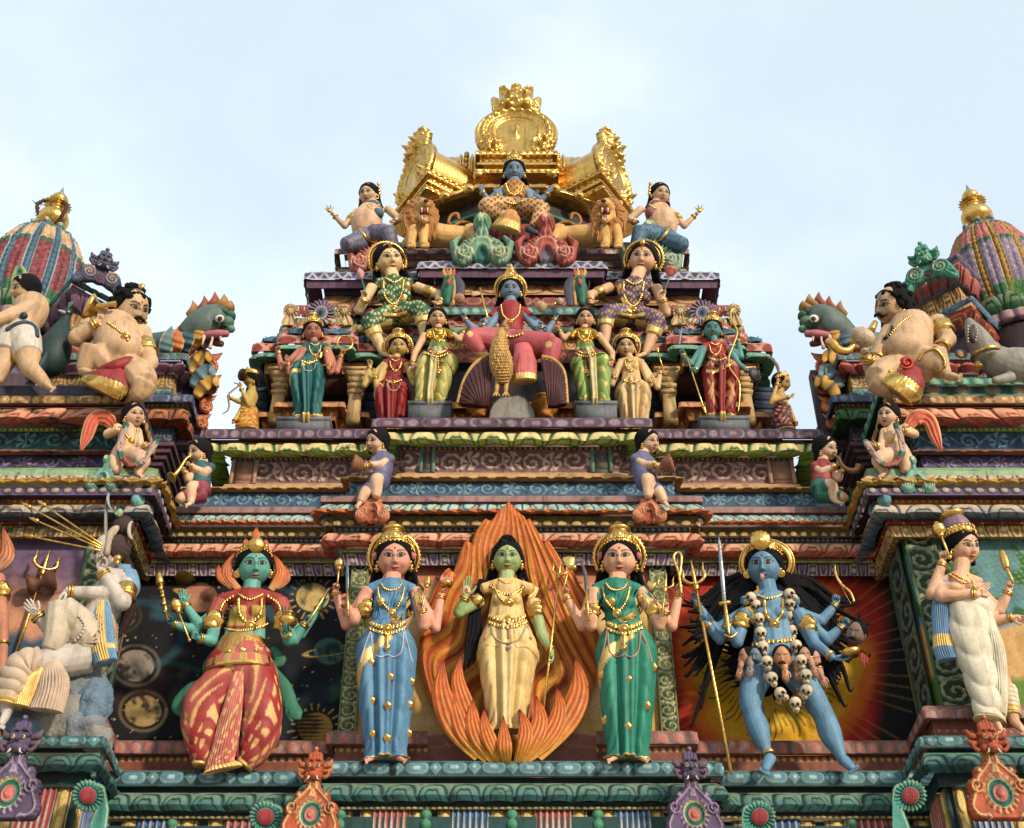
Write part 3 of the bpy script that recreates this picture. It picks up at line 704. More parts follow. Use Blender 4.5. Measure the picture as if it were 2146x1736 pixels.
 drum('dome_lotus_rim',[(zb+.02,R*.95),(zb-.03,R*1.10),(zb-.16,R*1.05),(zb-.24,R*.92)],st_petal(C(150,170,120),C(24,96,64),C(14,50,40),p=.26,lw=.13),relief=.02)
 drum('dome_band',[(zb-.24,R*.95),(zb-.25,R*1.02),(zb-.36,R*1.0),(zb-.38,R*.9)],st_beads(C(90,62,80),C(150,120,140),C(190,150,150),p=.16))
 drum('dome_neck',[(zb-.38,R*.86),(zb-1.3,R*.84)],st_flat(C(52,34,34)))
 drum('neck_ledge',[(zb-1.22,R*1.3),(zb-1.3,R*1.34),(zb-1.4,R*1.3)],st_hex(C(70,66,96),C(130,130,140),C(90,90,110),p=.25))
 cw=MB(); z5=zof(800,Y2)-.1; cw.box((dc-R*1.5,YD-R*1.2,z5),(dc+R*1.5,YD+R*1.5,zb-1.35),C(84,66,72)); cw.build('core_wall',tw,'painted_plaster',smooth=False)
 # top crown of lotus buds round the finial
 for k in range(9):
  a2=k*2*PI/9+.2; r0=R*.42; mb=MB(); ce=np.array([dc+r0*math.sin(a2),YD-r0*math.cos(a2),zt+.0])
  mb.ball(ce,(.055,.055,.06),C(78,138,122),n=10,m=7); mb.ball(ce+np.array([.02*math.sin(a2),-.03*math.cos(a2)-.02,.0]),.03,C(200,176,160),n=8,m=5)
  mb.build('lotus_bud',tw)
 mb=MB(); mb.lathe((dc,YD,zt-.03),(0,0,1),[(0,R*.40),(.03,R*.36),(.06,R*.22)],C(150,140,140),n=24); mb.build('dome_cap',tw)
 # finial (kalasam)
 f=thing('finial','gold pot finial with sharp silver tip on the %s'%('gold-ribbed right dome' if right else 'blue-ribbed left dome'),'finial',(dc,YD,zt),'gold finials on the domes')
 s=q; z=zt+.01; k=s*1.5
 mb=MB(); mb.lathe((dc,YD,z),(0,0,1),[(0,22*s),(4*k,24*s),(7*k,17*s),(10*k,21*s),(13*k,15*s),(16*k,20*s),(24*k,31*s),(33*k,33*s),(41*k,27*s),(46*k,15*s),(52*k,13*s),(56*k,17*s),(59*k,13*s)],GOLD,n=40,k=4); mb.build('pot',f,'gold_leaf')
 mb=MB(); mb.lathe((dc,YD,z+58*k),(0,0,1),[(0,12*s),(2*k,24*s),(4*k,25*s),(6*k,14*s),(10*k,12*s)],GOLD,n=44,rmod=lambda hh,th,r: r*(1+.22*np.abs(((th*22/(2*PI))%1)-.5)*2*(r>20*s))); mb.build('toothed_collar',f,'gold_leaf')
 mb=MB(); mb.lathe((dc,YD,z+66*k),(0,0,1),[(0,11*s),(4*k,17*s),(10*k,18*s),(15*k,14*s),(17*k,8*s)],GOLD,n=24,k=3); mb.build('bulb',f,'gold_leaf')
 mb=MB(); mb.lathe((dc,YD,z+82*k),(0,0,1),[(0,9*s),(3*k,10*s),(8*k,5*s),(20*k,.6*s)],C(176,176,176,.8),n=20); mb.build('tip',f,'gold_leaf')
 # dried garland on left finial
 if not right:
  mb=MB()
  for a0,zz0,zz1 in ((-1.0,70,8),(.9,62,-4)):
   for j in range(22):
    t=j/21; zz=z+(zz0+(zz1-zz0)*t)*k; rr=(18+22*math.sin(min(1,t*1.3)*PI))*s; rr=max(rr,24*s if 0.2<t<.85 else 16*s)
    p0=np.array([dc+rr*math.sin(a0),YD-rr*math.cos(a0),zz]); mb.ball(p0,(4.4*s,4.4*s,3.6*s),C(70,42,30),n=6,m=4)
    if a0<0:
     for w2 in range(3): mb.tube([p0,p0+RNG.randn(3)*6*s],[2*s,.3*s],C(60,34,24),n=4)
  g1=mb.build('dried_garland',None,'painted_plaster'); tag(g1,'brown withered flower garland hanging over the left gold finial','garland')
 return tw,dc,YD,zb,R
TR=corner_tower(1); TL=corner_tower(-1)
# ================= wall paintings and lower niches =================
def wallgrid(name,u0,u1,v0,v1,y,fn,step=.009,mat='wall_painting',par=None):
 xa,xb=xof(u0,(v0+v1)/2,y),xof(u1,(v0+v1)/2,y); za,zb_=zof(v1,y),zof(v0,y)
 nx=int((xb-xa)/step); nz=int((zb_-za)/step); Xg,Zg=np.meshgrid(np.linspace(xa,xb,nx),np.linspace(za,zb_,nz))
 g=np.stack([Xg,np.full(Xg.shape,y),Zg],-1); U,V=project(g); c,h=fn(U,V); g[...,1]-=h*.01
 m=MB(); m.grid(g,c); return m.build(name,par or tower,mat)
def fbm(U,V,s,seed=0,oct_=4):
 r=np.random.RandomState(seed); o=np.zeros(U.shape); a=1
 for i in range(oct_):
  for k in range(3):
   an=r.rand()*6.28; f=s*(2**i)*(.7+.6*r.rand()); o+=a*np.sin((U*math.cos(an)+V*math.sin(an))*f+r.rand()*6.28+1.5*np.sin((U*math.sin(an)-V*math.cos(an))*f*.7+k))/3
  a*=.55
 return o
def p_space(U,V):
 n=fbm(U,V,.012,3); c=mixc(C(10,12,22)+np.zeros(U.shape+(4,)),C(26,44,62),sm(n,0,.9)); h=np.zeros(U.shape)
 c,h=lay(c,h,sm(fbm(U,V,.02,9)-np.abs(V-1420)/120,.0,.6)*.7,C(78,42,34)); c,h=lay(c,h,sm(fbm(U,V,.03,11)-np.abs(V-1260)/60,.0,.8)*.7,C(52,86,104))
 c,h=lay(c,h,sm(fbm(U,V,.03,15)-np.hypot(U-690,V-1450)/60,-.2,.5)*.8,C(40,92,70))
 sw=np.abs(np.hypot((U-290)/1.3,V-1330)-62-.02*U); c,h=lay(c,h,soft(sw-7,6)*.45*(U<480),C(30,84,100))
 sw=np.abs(V-1420+30*np.cos((U-350)/60)); c,h=lay(c,h,soft(sw-6,6)*.4*(U>270)*(U<420),C(30,90,80))
 st=np.random.RandomState(5)
 for i in range(150):
  a,b=st.rand()*520+215,st.rand()*345+1210; r=.8+st.rand()*1.6; m=np.hypot(U-a,V-b)<r; c[m]=C(206,170,110) if st.rand()<.6 else C(170,190,200)
 for (a,b,r,ca,cb,ring) in ((285,1395,33,C(150,140,126),C(44,36,34),1),(300,1490,33,C(170,142,90),C(60,44,30),1),(255,1290,27,C(90,80,58),C(40,42,36),1),(420,1252,31,C(190,130,100),C(110,66,54),0),(655,1252,30,C(206,178,110),C(96,90,70),2),(690,1365,28,C(70,110,100),C(24,48,56),0),(660,1525,32,C(176,136,56),C(60,44,26),3),(505,1290,22,C(180,150,90),C(50,60,60),2)):
  d=np.hypot((U-a)/1.15,V-b); 
  if ring==1: c,h=lay(c,h,soft(np.abs(d-r*1.28)-3,3)*.75,ca*.5)
  if ring>=2:
   an=np.arctan2(V-b,U-a); c,h=lay(c,h,soft(np.abs(((an*20/6.283)%1)-.5)-.12,.08)*(d>r*1.15)*(d<r*(1.5+.15*np.sin(an*7)))*.8,C(196,160,90))
  n2=fbm(U,V,.10 if ring!=3 else .03,int(a),4); m=soft(d-r,1.5); stripe=np.sin(V*.75)*.5 if ring==3 else 0
  c,h=lay(c,h,m,mixc(ca+np.zeros(U.shape+(4,)),cb,sm(n2+stripe,-.1,.7)),.0)
 for (a,b) in ((420,1252),(690,1365)):
  rr=np.hypot((U-a)/52,(V-b-(U-a)*.28*(1 if a<500 else -.5))/9); c,h=lay(c,h,soft(np.abs(rr-1)-.09,.1)*(~((np.hypot(U-a,V-b)<29)&(V<b))),C(190,150,70))
 return c,h
def p_sun(U,V):
 a,b=1625,1400; d=np.hypot((U-a)/1.0,(V-b)/1.0); n=fbm(U,V,.02,21)*14; d2=d+n
 c=np.zeros(U.shape+(4,))+C(240,184,40); c=mixc(c,C(246,206,70),sm(d2,140,80)); c=mixc(c,C(226,110,24),sm(d2,158,190)); c=mixc(c,C(176,36,20),sm(d2,188,222)); c=mixc(c,C(60,18,16),sm(d2,232,300)); c=mixc(c,C(14,12,16),sm(d2,270,320)+sm(U+ (V-1300)*.1,1835,1880))
 h=np.zeros(U.shape); an=np.arctan2(V-b,U-a); k=an*150/6.283; i=np.floor(k); j=np.floor(d/9+np.sin(i*12.9)*3)
 m=(np.abs(k-i-.5)<.2)*(np.sin(i*78.2+j*37.7)>.3)*(d>140)*(d<300); c,h=lay(c,h,m*.22,C(206,150,76))
 hr=np.abs(np.sin(an*34+np.sin(d*.06)*2)); c,h=lay(c,h,sm(hr,.86,1)*(d>95+10*np.sin(an*23))*(d<140+16*np.sin(an*17))*.9,C(20,16,14))
 return c,h
def p_mid(U,V):
 n=fbm(U,V,.03,33); c=mixc(C(226,178,96)+np.zeros(U.shape+(4,)),C(232,196,140),sm(n,-.5,.8)); h=np.zeros(U.shape)
 c=mixc(c,C(196,120,96),sm(V,1260,1200)); c,h=lay(c,h,sm(fbm(U,V,.06,8),.35,.6)*sm(V,1270,1215),C(150,58,48))
 g=V-(1556-18*np.cos((U-1073)/150)-8); c=mixc(c,C(176,122,112),sm(g,-1,2)); c,h=lay(c,h,soft(np.abs(g)-2,2),C(214,170,140)); c,h=lay(c,h,soft(np.abs(g-22-.03*np.abs(U-1073))-1,2)*.8,C(206,160,140))
 return c,h
wallgrid('star_painting',200,745,1180,1600,10.665,p_space)
wallgrid('sunburst_painting',1392,1950,1180,1600,10.665,p_sun)
wallgrid('niche_panel',735,1410,1160,1645,10.495,p_mid)
def vine_panel(par,name,u0,u1,v0,v1,y,bgc,fg,edge,ur=None):
 xa,xb=xof(u0,1300,y),xof(u1,1300,y); z0,z1=zof(v1,y),zof(v0,y); wd=xb-xa
 A,Z=np.meshgrid(np.linspace(0,1,36),np.linspace(z0,z1,int((z1-z0)/.008)))
 m=scroll_mask(Z-z0,A*.86+.07,wd,wd*.95)*((A>.1)&(A<.9)); c=np.zeros(A.shape+(4,))+bgc; c=c*(1-m[...,None])+fg*m[...,None]
 e=((A<.09)|(A>.91))*1.0; c=c*(1-e[...,None])+edge*e[...,None]; h=(m*.9+e)*.016
 b=MB(); b.grid(np.stack([xa+wd*A,y-h,Z],-1),c); b.box((xa,y-.003,z0),(xb,y+.15,z1),edge); b.build(name,par,'painted_plaster')
for u0,u1 in ((728,764),(1368,1404)): vine_panel(tower,'carved_pilaster',u0,u1,1180,1538,10.455,C(96,112,76),C(190,188,150),C(120,134,80))
# ---------- flame mandorla ----------
flame=thing('flame_halo','tall orange flame relief rising behind the cream-draped statue in the centre niche','flame relief',P(1066,1590,10.45))
FO=[(1066,1050),(1082,1070),(1098,1082),(1104,1090),(1110,1086),(1118,1098),(1126,1112),(1134,1130),(1139,1140),(1148,1130),(1156,1142),(1168,1160),(1178,1178),(1184,1196),(1196,1190),(1207,1206),(1214,1224),(1224,1238),(1236,1262),(1246,1290),(1254,1330),(1257,1380),(1252,1424),(1231,1466),(1199,1524),(1160,1560),(1120,1584),(1085,1599),(1057,1600),(1008,1586),(960,1553),(925,1516),(898,1466),(882,1410),(876,1380),(880,1330),(890,1285),(904,1250),(916,1225),(924,1208),(932,1196),(941,1190),(950,1200),(956,1180),(962,1160),(972,1140),(979,1130),(988,1140),(994,1118),(1006,1100),(1018,1086),(1026,1092),(1033,1088),(1044,1072),(1056,1062)]
def fl_strand(U,V):
 t=(1600-V)/550; cx=1066; w=np.clip((U-cx)/190,-1.6,1.6)
 s=w/(1.05-.95*np.clip(t,0,1)**1.6+.05)*3.2
 s=s*1.7+.75*np.sin(t*9+w*2.2)+.35*np.sin(t*19+w*7)
 return s,t
def fl_h(x,y,p):
 U=x; V=y; s,t=fl_strand(U,V); a=np.sin(s*6.2); b=np.sin(s*15+t*9)
 return np.clip(-p,0,9)*.9+2.1*a+.9*b
def fl_c(x,y,p):
 s,t=fl_strand(x,y); a=np.sin(s*6.2+.8); r=np.hypot((x-1066)/105,(y-1380)/190)
 c=np.zeros(x.shape+(4,))+C(208,100,30); c=mixc(c,C(238,166,54),sm(a,.0,.9)*sm(r,2.3,.9)); c=mixc(c,C(244,196,84),sm(np.sin(s*15+t*9),.5,1)*sm(r,1.5,.7)*.8)
 c=mixc(c,C(150,56,22),sm(-a,.55,1)*.8); return mixc(c,C(226,150,110),sm(fbm(x,y,.05,4),.4,1)*sm(y,1180,1080)*.5)
pl0=lambda x,y,d: P(x,y,10.44-.34*sm(y,1500,1080)-np.asarray(d)*mpp(1066,1330,10.44))
m=MB(); plaque(m,pl0,(866,1042,1266,1606),1.9,lambda x,y: sd_poly(x,y,FO),fl_h,fl_c,thick=14); m.build('flame_body',flame,'dull_paint')
def leaf(mb,spine,wid,y0,d0,col_fn,bulge=.5,n=15,k=8,th=3):
 """picture-space leaf: spine [(u,v,d)], width list (px)"""
 q=spl(np.column_stack([np.array(spine,float),np.array(wid,float)]),k); T=np.gradient(q[:,:2],axis=0); T/=np.linalg.norm(T,axis=1)[:,None]+1e-9; Nn=np.stack([-T[:,1],T[:,0]],-1)
 a=np.linspace(-1,1,n); s=mpp(q[0,0],q[0,1],y0)
 U=q[:,0][:,None]+Nn[:,0][:,None]*a*q[:,3][:,None]; V=q[:,1][:,None]+Nn[:,1][:,None]*a*q[:,3][:,None]
 L=np.linspace(0,1,len(q))[:,None]+0*a
 c,h=col_fn(a[None,:]+0*L,L); D=q[:,2][:,None]+d0+(np.sqrt(np.clip(1-a**2,0,1))*q[:,3][:,None]*bulge)+h
 g=P(U,V,y0-D*s); Db=q[:,2][:,None]+d0-th+0*a; gb=P(U,V,y0-Db*s)
 G=np.concatenate([g,gb[:,::-1]],1); cc=np.concatenate([c,c[:,::-1]],1); mb.grid(G,cc,wv=True)
 return mb
def flamecol(c0=C(168,70,26),c1=C(222,112,36),c2=C(240,184,76)):
 def f(a,l):
  w=np.sin(a*13+l*6+2*np.sin(l*7)); c=mixc(c0+np.zeros(a.shape+(4,)),c1,sm(w,-.6,.6)); c=mixc(c,c2,sm(w,.5,1)*.6*sm(l,1,.5)); c=mixc(c,c2,sm(l,.45,.0)*.8); c=mixc(c,C(160,50,24),sm(l,.72,1)*.7); return c,w*1.1
 return f
for i,(pts,wd) in enumerate((([(1000,1590,0),(950,1520,6),(925,1450,6),(930,1383,2)],[8,26,22,1]),([(1020,1590,0),(985,1500,4),(960,1430,4),(967,1376,0)],[8,20,16,1]),([(1130,1590,0),(1190,1510,6),(1215,1440,6),(1206,1380,2)],[8,26,22,1]),
 ([(1020,1594,0),(975,1540,10),(955,1490,10),(950,1441,4)],[8,20,17,1]),([(1105,1594,0),(1150,1545,10),(1172,1490,10),(1167,1441,4)],[8,20,17,1]),
 ([(1035,1597,0),(1004,1550,14),(990,1510,14),(992,1464,8)],[8,20,17,1]),([(1095,1597,0),(1120,1550,14),(1132,1505,14),(1124,1459,8)],[8,20,17,1]),
 ([(1048,1599,0),(1030,1560,18),(1016,1525,18),(1015,1486,12)],[7,17,14,1]),([(1083,1599,0),(1098,1560,18),(1101,1525,18),(1089,1486,12)],[7,17,15,1]),([(1062,1600,0),(1058,1570,22),(1056,1540,22),(1055,1501,16)],[8,17,13,1]))):
 m=MB(); leaf(m,[(a,b,d*1.3) for a,b,d in pts],[x*.92 for x in wd],10.06,4,flamecol(),th=34,bulge=.28); m.build('flame_tongue',flame,'dull_paint')
# ================= upper pyramid =================
Y3=11.2; h1=xof(1236,560,Y3); h3=xof(1470,590,Y3+STEP)
up3=[(-h3,12.4),(-h3,Y3+STEP),(-h1,Y3+STEP),(-h1,Y3),(h1,Y3),(h1,Y3+STEP),(h3,Y3+STEP),(h3,12.4)]
T_=lambda n,vs,st,path=up3,y=Y3,**k: S_(n,vs,st,path=path,y=y,step=.0095,vstep=.008,**k)
T_('lattice_band',[(549,.12),(550,.18),(564,.18)],st_cross(C(86,78,110),C(184,186,200),p=.13))
T_('fascia',[(564,.16),(582,.14),(584,.0)],st_flat(C(104,72,96)),relief=.003)
T_('dark_recess',[(584,-.02),(603,-.05)],st_flat(C(66,74,100),.3,C(40,34,50)),relief=.01)
T_('petal_frieze',[(601,-.04),(618,.02)],st_petal(C(206,160,110),C(170,112,60),C(110,60,36),p=.4,lw=.1,flip=True),relief=.015)
mid=[(-h3+.05,12.4),(-h3+.05,Y3+STEP+.1),(h3-.05,Y3+STEP+.1),(h3-.05,12.4)]
T_('red_frieze',[(618,-.02),(645,-.02)],st_hex(C(120,46,44),C(190,140,120),C(150,80,70),p=.3))
T_('ringed_band',[(645,.04),(660,.04)],st_beads(C(64,124,120),C(120,170,160),C(150,190,180),p=.11,rim=C(80,140,130)))
T_('lattice_frieze',[(660,-.02),(686,-.04)],st_cross(C(140,54,48),C(206,150,130),p=.2))
T_('petal_frieze',[(686,.02),(700,.05),(710,-.02)],st_petal(C(150,180,150),C(60,130,110),C(24,70,60),p=.3,lw=.1),relief=.02)
T_('flower_frieze',[(710,-.04),(735,-.06)],st_u(C(170,100,50),C(226,186,120),C(190,130,70),p=.2))
T_('carved_frieze',[(735,.0),(760,.0)],st_hex(C(130,52,40),C(190,120,90),C(150,80,60),p=.28))
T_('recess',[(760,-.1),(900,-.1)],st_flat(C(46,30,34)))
# top tier
Y4=11.6; h4=xof(1412,528,Y4)
up4=[(-h4,12.8),(-h4,Y4),(h4,Y4),(h4,12.8)]
T_('hexagon_band',[(522,.12),(523,.16),(533,.16),(534,.1)],st_hex(C(150,90,88),C(206,190,180),C(120,66,70),p=.22,lozenge=False,rim=C(170,110,104)),path=up4,y=Y4)
T_('plain_band',[(534,.06),(547,.04)],st_flat(C(186,136,106),.3,C(150,100,84)),path=up4,y=Y4,relief=.003)
T_('kudu_band',[(547,.14),(551,.10),(573,.1)],st_petal(C(206,180,136),C(96,124,150),C(30,60,80),p=.42,lw=.1),path=up4,y=Y4-.1,relief=.03)
T_('ledge',[(508,.02),(509,.07),(519,.07),(522,.02)],st_hex(C(60,74,60),C(110,120,90),C(90,100,70),p=.24),path=[(-h4+.1,12.7),(-h4+.1,Y4),(h4-.1,Y4),(h4-.1,12.7)],y=Y4)
ho=xof(1010,430,12.0); oct_=[(-1.42,12.9),(-.95,12.1),(-.45,11.85),(.45,11.85),(.95,12.1),(1.42,12.9)]
T_('petal_course',[(452,.02),(462,.08),(476,.0)],st_petal(C(70,130,96),C(40,90,66),C(150,50,40),p=.22,inner=False),path=oct_,y=11.9,relief=.03)
T_('petal_course',[(476,.02),(490,.10),(509,.04)],st_petal(C(176,84,70),C(140,46,44),C(90,30,30),p=.2,inner=False),path=oct_,y=11.9,relief=.03)
T_('dark_neck',[(425,-.05),(452,-.05)],st_flat(C(44,44,40)),path=oct_,y=11.9)
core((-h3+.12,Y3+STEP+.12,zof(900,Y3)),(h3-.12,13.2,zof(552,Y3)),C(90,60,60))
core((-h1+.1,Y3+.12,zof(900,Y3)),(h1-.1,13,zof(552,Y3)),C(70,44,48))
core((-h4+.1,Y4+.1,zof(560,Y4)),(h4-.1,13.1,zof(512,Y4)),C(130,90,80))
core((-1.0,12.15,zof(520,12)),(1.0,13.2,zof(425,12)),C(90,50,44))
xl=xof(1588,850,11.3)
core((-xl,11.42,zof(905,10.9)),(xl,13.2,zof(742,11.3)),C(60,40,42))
# pavilions
def pavilion(sg):
 yp=10.98; c0=xof(1481,800,yp)*sg
 def pth(hw,bay=0.0,bd=.12,back=11.9,y=yp):
  p=[(c0-hw,back),(c0-hw,y),(c0+hw,y),(c0+hw,back)]
  if bay: p=[(c0-hw,back),(c0-hw,y),(c0-bay,y),(c0-bay,y-bd),(c0+bay,y-bd),(c0+bay,y),(c0+hw,y),(c0+hw,back)]
  return p
 q=mpp(1481,800,yp); t=tower
 def S(n,p,vs,st,**k): return sweep(n,t,p,rows(yp,vs),st,.009,'painted_plaster',k.pop('relief',.012),.008)
 S('flower_frieze',pth(103*q,.22),[(760,.0),(762,.05),(784,.04),(787,.0)],st_u(C(176,104,54),C(226,186,120),C(190,130,70),p=.17))
 S('lotus_cornice',pth(104*q,.24),[(739,.06),(743,.15),(752,.17),(762,.05)],st_petal(C(150,190,160),C(70,140,120),C(30,80,70),p=.3,inner=False,lw=.08),relief=.03)
 S('flower_band',pth(108*q,.26),[(721,.12),(722,.16),(737,.16),(739,.1)],st_cross(C(150,60,48),C(214,150,130),p=.2))
 S('shell_course',pth(96*q,.2),[(706,.0),(712,.08),(721,.1)],st_shell(C(120,160,166),C(40,80,90),C(70,110,130),p=.12),relief=.02)
 S('plain_course',pth(84*q),[(699,-.02),(707,-.02)],st_flat(C(160,76,60)))
 S('beaded_band',pth(75*q,.16),[(682,.04),(683,.08),(697,.08),(699,.04)],st_beads(C(176,146,96),C(120,100,60),C(214,190,140),p=.13,rim=C(196,164,110)))
 S('green_course',pth(64*q,.14),[(667,.0),(682,.02)],st_petal(C(130,160,96),C(90,130,60),C(60,90,50),p=.4,inner=False,flip=True))
 # barrel roof with lattice
 a=np.linspace(0,1,14); z0=zof(668,yp); Hh=.42; hw=66*q
 n1,n2=90,26; A,B=np.meshgrid(np.linspace(-1,1,n1),np.linspace(0,1,n2)); zz=z0+Hh*np.sin(B*PI/2); yy=yp-.02+.45*(1-np.cos(B*PI/2)); xx=c0+A*hw*(1+.05*np.sin(B*PI))
 L1=np.abs((((A*5)+B*2.0)%1)-.5); L2=np.abs((((A*5)-B*2.0)%1)-.5); c=np.zeros(A.shape+(4,))+C(140,48,40); h=np.zeros(A.shape); c,h=lay(c,h,soft(.40-np.minimum(L1,L2),.06)*0+((np.minimum(L1,L2)<.07)*1.0),C(176,90,72),1); 
 cellc=np.hypot(L1-.5,L2-.5); c,h=lay(c,h,(cellc<.22)*1.0,C(206,196,190),1.0)
 m=MB(); m.grid(np.stack([xx,yy-h*.012,zz+h*.01],-1),c); m.build('lattice_roof',t)
 # central rosette
 m=MB(); ce=P(1473 if sg>0 else 673,655,yp-.22)
 pl2=lambda x,y,d: P((1473 if sg>0 else 673)+x,655+y,yp-.2-np.asarray(d)*q)
 def rs(x,y): return np.hypot(x,y*1.05)-(28+2.2*np.cos(np.arctan2(y,x)*18))
 def rh(x,y,p): r=np.hypot(x,y); return 3*np.cos(np.arctan2(y,x)*18+r*.2)*(r>14)+5*np.exp(-(r/7)**2)+3
 def rc(x,y,p):
  r=np.hypot(x,y); c=np.zeros(x.shape+(4,))+C(140,124,146); c=mixc(c,C(104,82,108),sm(np.cos(np.arctan2(y,x)*18+r*.2),.3,-.8)*(r>13)); c=mixc(c,C(190,170,150),soft(np.abs(r-13)-1.5,1)); c=mixc(c,C(60,100,130),soft(r-10,2)); c=mixc(c,C(16,26,40),soft(r-5,1.5)); return c
 plaque(m,pl2,(-32,-32,32,32),1.5,rs,rh,rc,8); m.build('rosette',t)
 for du in (-56,56):
  m=MB(); uu,vv=(1481 if sg>0 else 665)+du,652; pl3=lambda x,y,d: P(uu+x,vv+y,yp-.12-np.asarray(d)*q)
  plaque(m,pl3,(-22,-22,22,30),1.4,lambda x,y: np.minimum(np.hypot(x,y)-(16+1.4*np.cos(np.arctan2(y,x)*16)),sd_seg(x,y,(0,8),(6 if du>0 else -6,24),10,13)),lambda x,y,p: 2.2*np.cos(np.arctan2(y+6,x)*16)+7*np.exp(-((x*x+y*y)/60))+2,lambda x,y,p: mixc(C(214,182,132)+np.zeros(x.shape+(4,)),C(150,116,70),soft(np.abs(np.hypot(x,y)-9)-1.2,1)),9); m.build('fan_shell',t)
 for du,dv in ((-62,44),(62,44),(-30,38),(32,38)):
  m=MB(); uu,vv=(1481 if sg>0 else 665)+du*1.15,658+dv*(1.15 if abs(du)>50 else .9)
  pl3=lambda x,y,d: P(uu+x,vv+y,yp-.2-np.asarray(d)*q)
  plaque(m,pl3,(-19,-19,19,19),1.5,lambda x,y: np.hypot(x,y)-(15+1.6*np.cos(np.arctan2(y,x)*12)),lambda x,y,p: 2*np.cos(np.arctan2(y,x)*12)+4*np.exp(-((x*x+y*y)/36)),lambda x,y,p: mixc(mixc(C(206,110,96)+np.zeros(x.shape+(4,)),C(226,200,190),soft(np.hypot(x,y)-9,2)),C(30,40,60),soft(np.hypot(x,y)-5,1.5)),6); m.build('rosette',t)
 # columns
 for sx in (-1,1):
  uc=1481+sx*80 if sg>0 else 665+sx*80; x=xof(uc,840,yp-.1); m=MB(); cc=C(206,172,116)
  def sq(za,zb,ra,rb):
   v=np.array([[x+a*r,yp-.1+b*r,z] for z,r in ((za,ra),(zb,rb)) for a,b in ((-1,-1),(1,-1),(1,1),(-1,1))]); m.add(v,[[0,1,5,4],[1,2,6,5],[2,3,7,6],[3,0,4,7],[4,5,6,7],[0,3,2,1]],None,cc)
  Z=lambda v: zof(v,yp-.1)
  sq(Z(890),Z(832),.072,.06); sq(Z(832),Z(828),.082,.082); sq(Z(828),Z(820),.06,.06); sq(Z(820),Z(815),.088,.088); sq(Z(815),Z(809),.056,.066); sq(Z(809),Z(800),.072,.09); sq(Z(800),Z(790),.10,.115); sq(Z(790),Z(786),.135,.135)
  m.build('column',t,smooth=False)
 # balustrade base
 S('balustrade',pth(98*q,.26,y=yp-.02,bd=.16),[(866,.05),(868,.1),(878,.1),(880,.03),(884,.0)],st_hex(C(176,116,64),C(206,150,100),C(196,134,84),p=.16,lozenge=False))
 S('balustrade',pth(98*q,.26,y=yp-.02,bd=.16),[(880,.03),(905,.0)],st_dots(C(176,104,44),C(232,186,100),p=.085,asp=.5,r=.3))
 core((c0-.30,yp+.3,zof(905,yp)),(c0+.30,12,zof(786,yp)),C(56,30,30),name='niche_wall')
 core((c0-98*q,yp+.38,zof(905,yp)),(c0+98*q,12,zof(700,yp)),C(96,52,48),name='niche_wall')
 core((c0-96*q,yp+.04,zof(790,yp)),(c0+96*q,12,zof(722,yp)),C(96,52,48),name='niche_wall')
 core((c0-60*q,yp+.04,zof(722,yp)),(c0+60*q,12,zof(668,yp)),C(96,52,48),name='niche_wall')
 # grooved blue-grey piers beside the pavilion
 for dx_ in (-128,122) :
  uu=(1481 if sg>0 else 665)+dx_; x=xof(uu,850,11.15); m=MB()
  for k in range(9):
   zz=zof(905-k*9,11.15); m.box((x-.16+.012*(k%2)+.006*k,11.05+.01*(k%2),zz),(x+.16-.012*(k%2)-.006*k,11.4,zof(905-k*9-9,11.15)-.002),C(60,78,98) if k%2 else C(40,54,74))
  m.build('grooved_pier',t,smooth=False)
pavilion(1); pavilion(-1)
def block(name,u0,u1,v0,v1,y,col,label,depth=.35,top=None,cat='pedestal',group=None):
 xa,xb=xof(u0,v1,y),xof(u1,v1,y); m=MB(); za,zb_=zof(v1,y),zof(v0,y)
 m.box((xa,y,za),(xb,y+depth,zb_),col); m.box((xa-.012,y-.014,zb_-.03),(xb+.012,y+depth+.01,zb_+.006),col*np.array([1.15,1.12,1.1,1]))
 o=m.build(name,None,'painted_plaster',smooth=False); tag(o,label,cat,group); return o
GY=C(112,116,122)
block('pedestal',578,688,876,901,10.62,GY,'grey pedestal under the statue in the dark teal sari','.'and .4,group='grey stone pedestals')
block('pedestal',1470,1572,874,899,10.62,GY,'grey pedestal under the teal-skinned archer in red','.'and .4,group='grey stone pedestals')
block('pedestal',855,944,843,880,10.5,GY,'grey pedestal under the left attendant in yellow-green skirt','.'and .4,group='grey stone pedestals')
block('pedestal',1208,1294,843,880,10.5,GY,'grey pedestal under the right attendant in green skirt','.'and .4,group='grey stone pedestals')
m=MB(); pl4=lambda x,y,d: P(1073+x,874+y,10.5-np.asarray(d)*.0045)
plaque(m,pl4,(-52,-52,52,8),1.6,lambda x,y: np.maximum(np.hypot(x,y*1.02)-48,y-4),lambda x,y,p: 2+1.5*np.clip(-p/3,0,1)*0,lambda x,y,p: mixc(C(104,108,112)+np.zeros(x.shape+(4,)),C(150,146,138),soft(p+3,2)),24)
tag(m.build('arched_stone',None,'painted_plaster',smooth=False),'grey round-topped stone below the golden eagle','stone slab')
